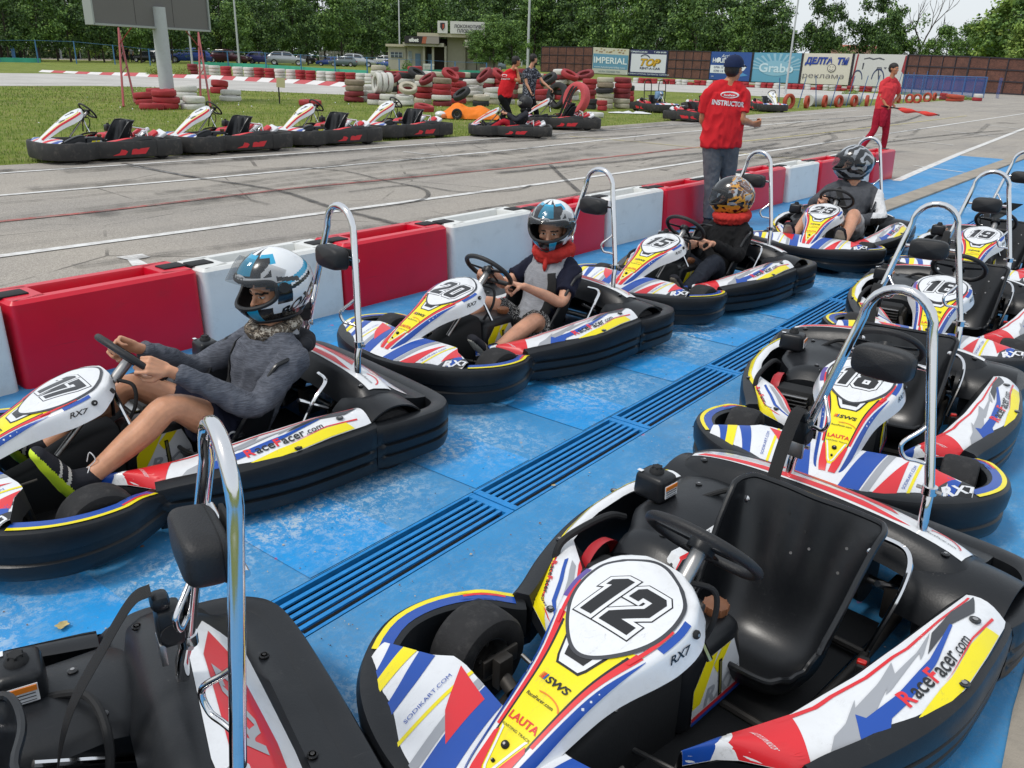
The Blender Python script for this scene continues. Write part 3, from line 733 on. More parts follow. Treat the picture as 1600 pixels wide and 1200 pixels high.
# ---- top of the front bumper between the wheels
FPX_ = [(-.46, -.80), (-.36, -.868), (-.2, -.918), (0, -.928), (.2, -.918), (.36, -.868), (.46, -.80)]
def ftop(x, t, h):
    "x across, t 0 at the front edge .. 1 at the back edge"
    yf = interp(x, [p[0] for p in FPX_], [p[1] for p in FPX_]); yb = interp(abs(x), [0, .10, .26, .30, .34, .46], [-.70, -.70, -.665, -.665, -.70, -.745])
    y = lerp(yf, yb, t); z = .221+.058*math.sin(t*PI*.5)*(1-.35*(abs(x)/.46)**2)+.0
    return Vector((x, y, z+h))
def make_fairing(root, style):
    b = MB()
    b.grid(lambda u, v: ftop(lerp(-.46, .46, u), v, 0), 40, 8, WHT, flip=False)
    b.grid(lambda u, v: ftop(lerp(-.46, .46, u), 1, -.075*v) + Vector((0, .012*v, 0)), 40, 2, PLM)
    b.grid(lambda u, v: ftop(lerp(-.46, .46, u), 1-v, -.075) , 40, 3, PLM)
    g = b; H_ = .0012
    F_ = lambda x, t, h: ftop(x, t, h)
    def q(pts, c, k=1): g.poly(pts, F_, H_*k, c, .06)
    if style == 'rx':
        for s in (-1, 1):
            q([(s*.05, 0), (s*.12, 0), (s*.17, 1), (s*.10, 1)], BLU)
            q([(s*.125, 0), (s*.15, 0), (s*.20, 1), (s*.175, 1)], GRY)
            if s > 0:
                q([(.16, 0), (.235, 0), (.245, .95)], RED); q([(.262, 0), (.272, 0), (.292, 1), (.282, 1)], YEL)
                q([(.345, .0), (.365, 0), (.385, 1), (.365, 1)], DGR)
            else:
                q([(-.185, .55), (-.26, .95), (-.14, .9), (-.12, .35)], RED, 1.4); q([(-.20, 0), (-.21, 0), (-.23, 1), (-.22, 1)], YEL)
                q([(-.30, 0), (-.27, 0), (-.33, .98), (-.37, 1)], BLU); q([(-.40, .02), (-.38, .02), (-.41, 1), (-.445, 1)], BLU)
                q([(-.38, .0), (-.345, 0), (-.375, 1), (-.41, 1)], YEL, 1.4)
        q([(.345, .35), (.40, .95), (.38, .98), (.31, 1)], RED, 1.3); q([(.395, 0), (.41, 0), (.42, .9), (.37, .95)], BLU, 1.3)
        q([(.40, 0), (.458, 0), (.458, 1), (.42, 1)], BLK, 1.6)
    else:
        for s in (-1, 1):
            q([(s*.12, .1), (s*.2, 0), (s*.25, 1), (s*.16, 1)], RED); q([(s*.30, .05), (s*.42, 0), (s*.42, 1), (s*.32, 1)], BLU)
    t = g
    if style == 'rx':
        mp = lambda x, y, h: ftop(x, (y)/.19, h)
        t.text('RX7', lambda x, y, h: ftop(x, y/.13, h), .0028, WHT, (.412, .062), .045, rot=.55, offset=.03, shear=.2, xscale=1.0)
        t.text('SODIKART.COM', lambda x, y, h: ftop(x, y/.2, h), .0028, BLU, (.277-.017, .10), .011, rot=1.42, xscale=1.1)
        t.text('SODIKART.COM', lambda x, y, h: ftop(x, y/.2, h), .0028, BLU, (-.245, .10), .011, rot=1.72, xscale=1.1)
    g.build('front_fairing', root)
def rim_map(side):
    pl = front_plan(6); N = len(pl)
    def mp(s, o, h):
        "s along the plan (0..1), o inward from the top outer edge"
        i = max(0, min(N-1.001, s*(N-1))); k = int(i); f = i-k
        def pt(j):
            j = max(0, min(N-1, j)); t = Vector(pl[min(j+1, N-1)])-Vector(pl[max(j-1, 0)]); t.normalize(); pr = front_prof(j/(N-1))
            top = pr[10][1]; return Vector((pl[j][0], pl[j][1], top))+Vector((t.y, -t.x, 0))*(-.014-o)
        p = lerp(pt(k), pt(k+1), f); return Vector((p.x, p.y, p.z+.002+h))
    return mp
def make_front(root, style):
    b = MB(); wall(b, front_plan(6), front_prof if style == 'rx' else SLAB, PLA if style == 'rx' else PDU); b.f = [f[::-1] for f in b.f]
    g = b; mp = rim_map(1)
    if style == 'rx':
        for s0, s1, d in ((.02, .30, 1), (.98, .70, -1)):
            lo = lambda s: 0; A = [lerp(s0, s1, i/14) for i in range(15)]
            g.sticker(poly_tris([[(s, .001) for s in A]+[(s, .016) for s in A[::-1]]]), lambda x, y, h: mp(x, y, h), .0012, YEL, .03)
            g.sticker(poly_tris([[(s, .0165) for s in A]+[(s, .047) for s in A[::-1]]]), lambda x, y, h: mp(x, y, h), .0012, BLU, .03)
            B = A[1:6]; g.sticker(poly_tris([[(s, .0165) for s in B]+[(s, .026) for s in B[::-1]]]), lambda x, y, h: mp(x, y, h), .002, RED, .03)
    else:
        pass
    g.build('front_bumper', root, recalc=False)
# ---- side pods
def px_out(y, s): return interp(y, [-.36, -.28, -.15, 0, .15, .30, .45, .55], [.26, .42, .50, .545, .568, .568, .56, .54])
def px_in(y, s):
    if s < 0: return interp(y, [-.44, -.36, -.2, -.12, -.04, .1, .25, .40, .55], [.19, .225, .31, .37, .475, .505, .505, .47, .44])
    return interp(y, [-.44, -.36, -.2, 0, .15, .30, .42, .55], [.19, .225, .315, .375, .405, .43, .445, .46])
def pmap(s):
    def mp(y, t, h):
        "y along, t 0 inner edge .. 1 outer edge"
        y = max(-.44, min(.50, y)); xi, xo = px_in(y, s), px_out(y, s) if y > -.36 else lerp(.20, .26, (y+.44)/.08)
        x = lerp(xi, xo, t); z0 = interp(y, [-.44, -.3, -.1, .1, .3, .5], [.18, .20, .235, .265, .285, .285]); z = z0+.012*math.sin(PI*t)-.03*t*t
        return Vector((s*x, y, z+h))
    return mp
def mtext(b, parts, mp, h, at, L=.02):
    x = 0; out = []
    for st, c_, sz, of in parts:
        v, t = text2d(st, sz, offset=of, align='LEFT'); x0, x1 = min(p[0] for p in v), max(p[0] for p in v)
        base = -.5*(max(p[2] for p in parts)-sz); out.append(([(a-x0+x, y+base) for a, y in v], t, c_)); x += x1-x0+sz*.10
    for v, t, c_ in out: b.sticker(([(a-x/2+at[0], y+at[1]) for a, y in v], t), mp, h, c_, L)
def make_pods(root, style):
    for s in (1, -1):
        b = MB()
        pl = [(s*p.x, p.y) for p in spline([(x, y, 0) for x, y in pod_pl], 5)]
        if s < 0: pl = pl[::-1]; wall(b, pl, (lambda t: pod_prof(1-t)) if style == 'rx' else SLAB, PLA if style == 'rx' else PDU)
        else: wall(b, pl, pod_prof if style == 'rx' else SLAB, PLA if style == 'rx' else PDU)
        mp = pmap(s)
        top_m = PLM if style != 'rx' else WHT
        # body under the graphic, sloping to the floor tray
        b.grid(lambda u, v: mp(lerp(-.44, .5, u), 1+v*.12, -.004-.02*v), 26, 1, PLA, flip=s > 0)
        def inner(u, v):
            p = mp(lerp(-.44, .5, u), 0, 0); y = p.y
            q = Vector((s*min(abs(p.x)-.02, interp(y, [-.44, -.2, .0, .2, .5], [.17, .22, .28, .33, .37])), y, .07+.05*smooth((y-.1)/.4)))
            r_ = lerp(p, q, v); r_.z += .022*math.sin(PI*v)*smooth((y+.3)/.4); return r_
        y0 = 0
        if s > 0: b.grid(inner, 26, 8, PLA, flip=s < 0)
        else: b.grid(lambda u, v: inner(u*.42, v), 14, 6, PLA, flip=False)
        g = b; g.grid(lambda u, v: mp(lerp(-.44, .48, u), v, .001), 30, 6, top_m, flip=s < 0)
        H_ = .0024; q = lambda pts, c, k=1: g.poly(pts, mp, H_*k, c, .04)
        if style == 'rx' and s > 0:
            q([(-.44, 0), (-.44, 1), (-.39, 1), (-.345, 0)], BLU); q([(-.385, 1), (-.375, 1), (-.325, 0), (-.335, 0)], WHT, 1.2)
            q([(-.375, 1), (-.28, 1), (-.20, 0), (-.325, 0)], RED)
            pq = lambda y, d, h: mp(y, (px_out(y, s)-d-px_in(y, s))/(px_out(y, s)-px_in(y, s)), h)
            Q = lambda pts, c, k: g.poly(pts, pq, H_*k, c, .03)
            Q([(-.24, .150), (-.10, .158), (.10, .150), (.30, .126), (.46, .098), (.46, .092), (.30, .120), (.10, .142), (-.10, .148), (-.24, .136)], RED, 1.15)
            Q([(-.25, .004), (-.19, .06), (-.08, .115), (-.10, .098), (.08, .138), (.05, .112), (.24, .122), (.13, .098), (.15, .112), (-.02, .088), (.0, .100), (-.17, .03), (-.19, .004)], GRY, 1.3)
            Q([(.16, .096), (.24, .118), (.36, .112), (.47, .085), (.40, .066), (.30, .095)], DGR, 1.45)
            Q([(-.175, .002), (-.15, .045), (-.115, .086), (-.105, .068), (.30, .098), (.30, .091), (-.06, .042), (-.12, .002)], BLU, 1.6)
            Q([(-.07, .001), (.0, .020), (.10, .030), (.28, .038), (.38, .030), (.40, .001)], YEL, 1.45); Q([(.12, .034), (.30, .044), (.43, .030), (.43, .024), (.30, .040)], RED, 1.6)
        elif style == 'rx':
            q([(-.30, .70), (-.15, .72), (.1, .62), (.3, .55), (.48, .50), (.48, 1), (-.34, 1)], YEL)
            q([(-.40, .3), (-.12, .28), (-.13, .16), (-.40, .12)], GRY); q([(-.42, .50), (-.13, .46), (-.12, .38), (-.42, .40)], BLU)
            q([(-.44, .06), (-.12, .10), (-.10, 0), (-.44, 0)], RED); q([(-.32, .74), (-.1, .70), (-.1, .67), (-.33, .70)], RED)
        else:
            q([(-.3, .3), (.1, .3), (.2, .6), (-.2, .7)], RED)
            fl_ = lambda a, z, h: Vector((s*(interp(a, [-.315, -.26, -.15, 0, .15, .30, .42, .5], [.452, .47, .515, .56, .583, .583, .578, .57])+.0105+h), a, z))
            for p_ in ([(-.14, .075), (.02, .082), (.07, .135), (-.02, .15), (-.05, .105)], [(.10, .085), (.30, .085), (.37, .16), (.12, .15)]): g.poly(p_, fl_, .001, FRED, .06)
        t = g
        if style == 'rx' and s > 0:
            def tm(x, y, h): return mp(y, x, h)
            def pm(a, b_, h):
                xi, xo = px_in(a, s), px_out(a, s); return mp(a, (xo-.040-b_-xi)/(xo-xi), h)
            mtext(t, (('R', RED, .037, .03), ('ace', BLK, .037, .014), ('F', RED, .037, .03), ('acer', BLK, .037, .014), ('.com', BLK, .027, .008)), pm, .0048, (.142, .020))
            t.text('SODIKART.COM', lambda a, b_, h: pm(a, b_, h), .0045, WHT, (-.300, .030), .009, rot=PI/2, xscale=.62)
            for y_, tt in ((-.14, .9), (.16, .95), (.37, .55)):
                p = mp(y_, tt, .003); bl = MB(); bl.tube([p, p+Vector((0, 0, .004))], .014, BLK, 16); bl.tube([p+Vector((0, 0, .004)), p+Vector((0, 0, .006))], .007, STE, 8); bl.build('bolt', root)
        elif style == 'rx':
            def pm(a, b_, h):
                y = -.22-a; xo = px_out(y, s); xi = px_in(y, s); return mp(y, (xo-.05-b_-xi)/(xo-xi), h)
            mtext(t, (('R', RED, .019, .03), ('ace', BLK, .019, .01), ('F', RED, .019, .03), ('acer', BLK, .019, .01), ('.com', BLK, .013, .005)), pm, .0045, (0, 0))
            for y_, tt in ((-.30, .55), (-.05, .86), (.25, .8)):
                p = mp(y_, tt, .003); bl = MB(); bl.tube([p, p+Vector((0, 0, .004))], .012, BLK, 16); bl.tube([p+Vector((0, 0, .004)), p+Vector((0, 0, .006))], .006, STE, 8); bl.build('bolt', root)
        g.build('side_pod', root)
def make_rear(root, style):
    R_ = rear_half+[(-x, y) for x, y in rear_half[::-1][1:]]
    pl = [(p.x, p.y) for p in spline([(x, y, 0) for x, y in R_], 5)]
    b = MB(); wall(b, pl, rear_prof if style == 'rx' else SLAB, PLA if style == 'rx' else PDU)
    b.build('rear_bumper', root, recalc=True)
    # cylindrical guards over the rear tyres
    if style != 'rx':
        for s in (1, -1):
            b = MB(); b.box((s*.24, .66, .26), (.20, .26, .05), WHT, rot=(.5, s*.2, 0), bev=.02); b.box((s*.24, .60, .29), (.12, .16, .04), FRED, rot=(.5, s*.2, 0), bev=.015); b.build('rear_fairing', root)
        b = MB(); b.tube([(-.3, .52, .1), (-.28, .50, .36), (.28, .50, .36), (.3, .52, .1)], .012, CHR, 8); b.build('rear_bar', root)
        return
    for s in (1, -1):
        b = MB(); r0 = .158
        def cyl(u, v, rr=0):
            a = lerp(-.25, PI*.93, u); rad = r0-rr+.012*math.sin(PI*v)
            return Vector((s*lerp(.30, .545, v), .60+rad*math.cos(a)*1.08, .135+rad*math.sin(a)))
        b.grid(lambda u, v: cyl(u, v), 22, 8, PLA, flip=s > 0); b.grid(lambda u, v: cyl(u, v, .006), 22, 8, PLM, flip=s < 0)
        b.grid(lambda u, v: cyl(u, 1, v*.006), 22, 1, PLM); b.grid(lambda u, v: cyl(u, 0, v*.08), 22, 2, PLA)
        b.build('tyre_guard', root)
    make_cowl(root, style)
def make_cowl(root, style):
    # cowl across the back with its red and white strip
    def cw(u, v):
        x = lerp(-.50, .42, u); k = math.sin(PI*min(1, max(0, u)))**.5; hz = .30+.075*k
        P_ = [(.50, hz-.10), (.545, hz-.02), (.575, hz), (.60, hz+.003), (.665, hz-.012), (.72, hz-.045), (.80, .235), (.88, .225)]
        i = v*(len(P_)-1); j = min(len(P_)-2, int(i)); f = i-j
        return Vector((x, lerp(P_[j][0], P_[j+1][0], f), lerp(P_[j][1], P_[j+1][1], f)))
    b = MB(); b.grid(cw, 30, 14, PLA, flip=False); b.grid(lambda u, v: cw(1, u)-Vector((0, 0, v*(cw(1, u).z-.15))), 14, 3, PLA, flip=False); b.grid(lambda u, v: cw(0, u)-Vector((0, 0, v*(cw(0, u).z-.15))), 14, 3, PLA, flip=True)
    g = b; cm = lambda x, t, h: cw((x+.50)/.92, t)+Vector((0, 0, h))
    if style == 'b':
        g.poly([(-.40, .66), (-.25, .52), (.10, .46), (.40, .50), (.40, .80), (.05, .82), (-.30, .80)], cm, .0018, WHT, .05); g.poly([(-.34, .665), (-.22, .58), (.08, .54), (.39, .60), (.38, .74), (.05, .76), (-.25, .72)], cm, .003, FRED, .05)
        g.text('RX7', lambda x, y, h: cm(-.02-x, .65-y*1.2, h), .0042, GRY, (0, 0), .085, offset=.04, shear=.25, xscale=1.2, L=.03)
    elif style == 'rx':
        g.poly([(-.48, .30), (-.2, .27), (.1, .27), (.40, .30), (.405, .62), (.1, .62), (-.2, .62), (-.48, .60)], cm, .0016, WHT, .05)
        g.poly([(-.46, .32), (-.1, .29), (.20, .33), (.25, .38), (.1, .46), (-.2, .42), (-.44, .40)], cm, .0028, RED, .05)
        g.poly([(-.3, .56), (.15, .60), (.2, .5), (-.1, .52)], cm, .0028, RED, .05)
        g.poly([(-.49, .62), (.38, .62), (.40, .80), (-.49, .80)], cm, .0018, WHT, .05); g.poly([(-.47, .64), (-.10, .63), (.30, .70), (.10, .785), (-.30, .78)], cm, .003, FRED, .05)
        g.text('RX7', lambda x, y, h: cm(-.20-x, .715-y*1.35, h), .0042, GRY, (0, 0), .075, offset=.04, shear=.25, xscale=1.2, L=.03)
        g.text('RaceFacer.com', lambda x, y, h: cm(.33+x*.9, .46+y*3, h), .0035, BLK, (0, 0), .011)
        g.poly(circle2(.33, .46, .055, .10, 12, .2, 2.6)+circle2(.33, .46, .050, .085, 12, .2, 2.6)[::-1], cm, .0035, RED, .05)
    else:
        for s in (-1, 1): g.poly([(s*.2-.04, .3), (s*.2+.12, .3), (s*.2+.10, .55), (s*.2-.02, .6)], cm, .002, FRED, .05)
    g.build('rear_cowl', root)
    for x_, t_ in ((-.42, .22), (-.30, .88), (.05, .88), (.36, .24)):
        p = cm(x_, t_, .001); bl = MB(); bl.tube([p, p+Vector((0, 0, .004)), p+Vector((0, 0, .006))], [.012, .012, .008], BLK, 14); bl.tube([p+Vector((0, 0, .005)), p+Vector((0, 0, .0075))], .005, STE, 8); bl.build('bolt', root)
# ---- wheels
def make_wheel(name, root, loc, r, wd, steer=0):
    h = wd/2; e = empty(name, loc, steer); e.parent = root
    M = Matrix.Rotation(PI/2, 4, 'Y')
    prof = [(r*.50, -h*.80), (r*.62, -h*.95), (r*.80, -h*1.0), (r*.93, -h*.92), (r*.985, -h*.72), (r, -h*.4), (r*1.003, 0), (r, h*.4), (r*.985, h*.72), (r*.93, h*.92), (r*.80, h), (r*.62, h*.95), (r*.50, h*.80)]
    b = MB(); b.lathe(prof, RUB, 40, M); t = b.build('tyre', e)
    b = MB(); b.lathe([(r*.50, -h*.80), (r*.48, -h*.78), (r*.44, -h*.4), (r*.43, 0), (r*.44, h*.4), (r*.48, h*.78), (r*.50, h*.80)], STE, 28, M)
    b.lathe([(.0, h*.1), (r*.16, h*.12), (r*.18, h*.05), (r*.43, h*.0)], GRM, 20, M); b.lathe([(r*.43, -h*.05), (r*.18, -h*.1), (.0, -h*.12)], GRM, 20, M)
    for k in range(3):
        a = 2*PI*k/3; b.tube([M @ Vector((.028*math.cos(a), .028*math.sin(a), h*.05)), M @ Vector((.028*math.cos(a), .028*math.sin(a), h*.2))], .006, STE, 6)
    b.build('rim', e)
    return e
# ---- seat
SC_ = [(-.085, .165), (-.07, .125), (-.03, .085), (.04, .060), (.12, .055), (.185, .085), (.235, .16), (.270, .25), (.300, .35), (.325, .44), (.335, .475)]
def seatf(u, v, off=0):
    e_ = abs(v-.5)*2; u = u*(1-.085*max(0, (e_-.55)/.45)**2.2*(1 if u > .5 else 0)*smooth((u-.5)/.3))
    i = u*(len(SC_)-1); k = min(len(SC_)-2, int(i)); f = i-k
    def sp(j): 
        a = SC_[max(0, j-1)]; b_ = SC_[j]; c = SC_[min(len(SC_)-1, j+1)]; return b_
    P = spline_seat; y, z = P(i)
    y2, z2 = P(min(len(SC_)-1, i+.1)); y1, z1 = P(max(0, i-.1)); T = Vector((0, y2-y1, z2-z1)).normalized(); N_ = Vector((0, -T.z, T.y))
    hw = interp(u, [0, .15, .35, .6, .8, .95, 1], [.135, .16, .172, .175, .19, .20, .192])
    rise = interp(u, [0, .1, .3, .5, .65, .8, .92, 1], [.03, .080, .155, .185, .175, .135, .085, .055])
    w_ = (v-.5)*2; s = abs(w_); ph = min(1, s/.72)
    x = (1 if w_ >= 0 else -1)*(hw*(math.sin(ph*PI/2*.92)) + (max(0, s-.72)/.28)*.012)
    up = rise*(1-math.cos(min(1, s)*PI/2))**1.25 + .019*math.exp(-(s/.17)**2)*smooth((u-.55)/.2)
    return Vector((.075+x, y, z))+N_*(up-off)
_sp = spline([(0, p[0], p[1]) for p in SC_], 10)
def spline_seat(i):
    q = max(0, min(len(_sp)-1.001, i*10)); k = int(q); f = q-k; p = lerp(_sp[k], _sp[k+1], f); return p.y, p.z
def make_seat(root):
    b = MB(); b.grid(lambda u, v: seatf(u, v), 40, 40, PLS, flip=True); b.grid(lambda u, v: seatf(u, v, .008), 40, 40, PLA, flip=False)
    edge = [seatf(0, v/30, .004) for v in range(31)]+[seatf(u/40, 1, .004) for u in range(1, 41)]+[seatf(1, 1-v/30, .004) for v in range(1, 31)]+[seatf(1-u/40, 0, .004) for u in range(1, 40)]
    b.tube(edge, .0085, PLS, 8, closed=True)
    b.build('seat', root)
    for (u, v, r_) in ((.86, .20, .011), (.86, .83, .011), (.18, .30, .013), (.18, .72, .013)):
        p, n0 = seatf(u, v, -.0005), (seatf(u, v, -.01)-seatf(u, v, 0)).normalized(); q = MB(); q.tube([p, p+n0*.004, p+n0*.006], [r_, r_, r_*.4], CHR, 12); q.build('bolt', root)
    for (u, v) in ((.86, .42), (.83, .50), (.79, .40), (.79, .53), (.83, .66), (.79, .69), (.76, .66), (.76, .47)):
        p, n0 = seatf(u, v, -.0005), (seatf(u, v, -.01)-seatf(u, v, 0)).normalized(); q = MB(); q.tube([p, p+n0*.0012], .0042, STE if v in (.47, .53, .66) else PLM, 8); q.build('rivet', root)
# ---- hoop, headrest
def make_hoop(root):
    cx = .065; zc = .905
    def leg(s): return [(cx+s*.215, .60, .20), (cx+s*.215, .605, .27), (cx+s*.205, .615, .42), (cx+s*.20, .63, .47)]
    arc = [(cx+.098*math.cos(a), .690, zc+.098*math.sin(a)) for a in [PI*k/12 for k in range(13)]]
    P = leg(1)[::1]+[(cx+.145, .665, .72)]+arc+[(cx-.145, .665, .72)]+leg(-1)[::-1]
    P2 = [P[0], P[1], P[2]]+[lerp(Vector(P[2]), Vector(P[3]), .5), Vector(P[3])]+[lerp(Vector(P[3]), Vector(arc[0]), t) for t in (.08, .3, .6, .9)]+[Vector(a) for a in arc]+[lerp(Vector(P[-4]), Vector(arc[-1]), t) for t in (.9, .6, .3, .08)]+[Vector(P[-4])]+[lerp(Vector(P[-3]), Vector(P[-4]), .5)]+[Vector(p) for p in P[-3:]]
    b = MB(); b.tube(P2, .0142, CHR, 18); b.build('roll_hoop', root)
    for s in (-1, 1):
        f = lambda t: lerp(Vector(leg(1)[3]) if s > 0 else Vector(leg(-1)[3]), Vector(arc[0] if s > 0 else arc[-1]), t)
        p0, p1 = f(.16), f(.42); q0 = p0+Vector((-s*.062, -.03, .012)); q1 = p0+Vector((-s*.075, -.035, .05))
        b = MB(); b.tube(spline([p0, lerp(p0, q0, .5), q0, q1, lerp(q1, p1, .6), p1], 6), .0062, CHR, 10); b.build('belt_loop', root)
        c = Vector(leg(s)[3]) if s > 0 else Vector(leg(-1)[3])
        b = MB(); b.tube([c+Vector((0, 0, -.012)), c+Vector((0, 0, .012))], .021, CHR, 12); b.tube([c+Vector((-.035, 0, 0)), c+Vector((.035, 0, 0))], .006, STE, 8); b.build('clamp', root)
        b = MB(); p = Vector(leg(s)[1]); b.tube([p-Vector((0, 0, .07)), p+Vector((0, 0, .05))], .0155, RUST, 12); b.build('leg_socket', root)
    b = MB(); hc = Vector((cx, .645, .795))
    def pil(u, v):
        a = 2*PI*u; ca, sa = math.cos(a), math.sin(a); e = .55
        X = .086*abs(ca)**e*(1 if ca >= 0 else -1); Z = .048*abs(sa)**e*(1 if sa >= 0 else -1)
        k = math.sin(PI*min(1, v)) if v < 1 else 0; r_ = (1-abs(2*v-1)**4)**.25 if 0 < v < 1 else 0
        return hc+Vector((X*r_, lerp(.042, -.042, v), Z*r_+.006*(v-.5)))
    b.grid(pil, 40, 18, LEA, closeu=True, flip=False)
    seam = [pil(i/40, .22)+Vector((0, 0, 0)) for i in range(40)]; b.tube([Vector((p.x*1.0+(p.x-hc.x)*.012, p.y, p.z+(p.z-hc.z)*.012)) for p in seam], .0016, LEA, 5, closed=True)
    b.box(hc+Vector((0, .052, 0)), (.13, .01, .07), PLM, bev=.004); b.tube([hc+Vector((-.125, .045, 0)), hc+Vector((.125, .045, 0))], .008, CHR, 10)
    b.build('headrest', root)
    # belt reel on the right leg and the webbing that leaves it
    c = Vector((cx-.185, .60, .53)); b = MB(); b.box(c, (.055, .05, .085), PLA, bev=.012); b.box(c+Vector((.0, -.012, .055)), (.042, .035, .035), PLA, bev=.012); b.tube([c+Vector((-.03, 0, -.01)), c+Vector((.03, 0, -.01))], .022, PLM, 14)
    b.box(c+Vector((0, -.02, -.055)), (.05, .012, .05), STE, bev=.002); b.build('belt_reel', root)
def belt(root, pts, wd=.044, name='seat_belt', mt=None, flat=(0, 0, 1), th=.0016):
    b = MB(); b.tube(spline(pts, 8), (wd/2, th), mt or BELT, 8, flat=flat) if False else None
    P = spline(pts, 8); b.tube(P, [(th, wd/2)]*len(P), mt or BELT, 10, flat=flat); return b.build(name, root)
# ---- steering
SW_C = Vector((.045, -.20, .535)); SW_N = Vector((0, .70, .714)).normalized()
def make_steering(root, turn=0):
    X = Vector((1, 0, 0)); U = X.cross(SW_N).normalized()
    def W_(x, y, z=0): c, s = math.cos(turn), math.sin(turn); return SW_C+X*(c*x-s*y)+U*(s*x+c*y)+SW_N*z
    b = MB(); r = .132
    ring_ = [W_(r*math.cos(a)*1.05, r*.95*max(-.84, math.sin(a))) for a in [2*PI*k/48 for k in range(48)]]
    b.tube(ring_, .0125, LEA, 12, closed=True)
    for a in (PI*.06, PI*.94, PI*1.5):
        b.tube([W_(.02*math.cos(a), .02*math.sin(a)), W_(.122*math.cos(a), .115*math.sin(a))], [(.004, .014), (.004, .009)], PLA, 8, flat=SW_N)
    b.tube([W_(0, 0, -.018), W_(0, 0, .006)], .034, PLA, 18); b.tube([W_(0, 0, .006), W_(0, 0, .010)], .022, STE, 16)
    b.build('steering_wheel', root)
    b = MB(); b.tube([SW_C-SW_N*.015, SW_C-SW_N*.10], .019, STE, 14); b.tube([SW_C-SW_N*.09, SW_C-SW_N*.42], .011, STE, 10)
    p = SW_C-SW_N*.12
    b.tube([p, (.13, p.y+.03, p.z-.16)], .009, CHR, 8); b.tube([p, (-.07, p.y+.03, p.z-.16)], .009, CHR, 8)
    b.tube([p+Vector((-.08, -.02, .005)), p+Vector((.08, -.02, .005))], .010, GRM, 8); b.box(p+Vector((0, -.015, .0)), (.06, .05, .05), GRM, bev=.008)
    b.tube(spline([p+Vector((.01, .02, .02)), p+Vector((.06, .06, .0)), p+Vector((.07, .05, -.08)), p+Vector((.05, .0, -.16))], 6), .007, PLM, 8)
    b.build('steering_column', root)
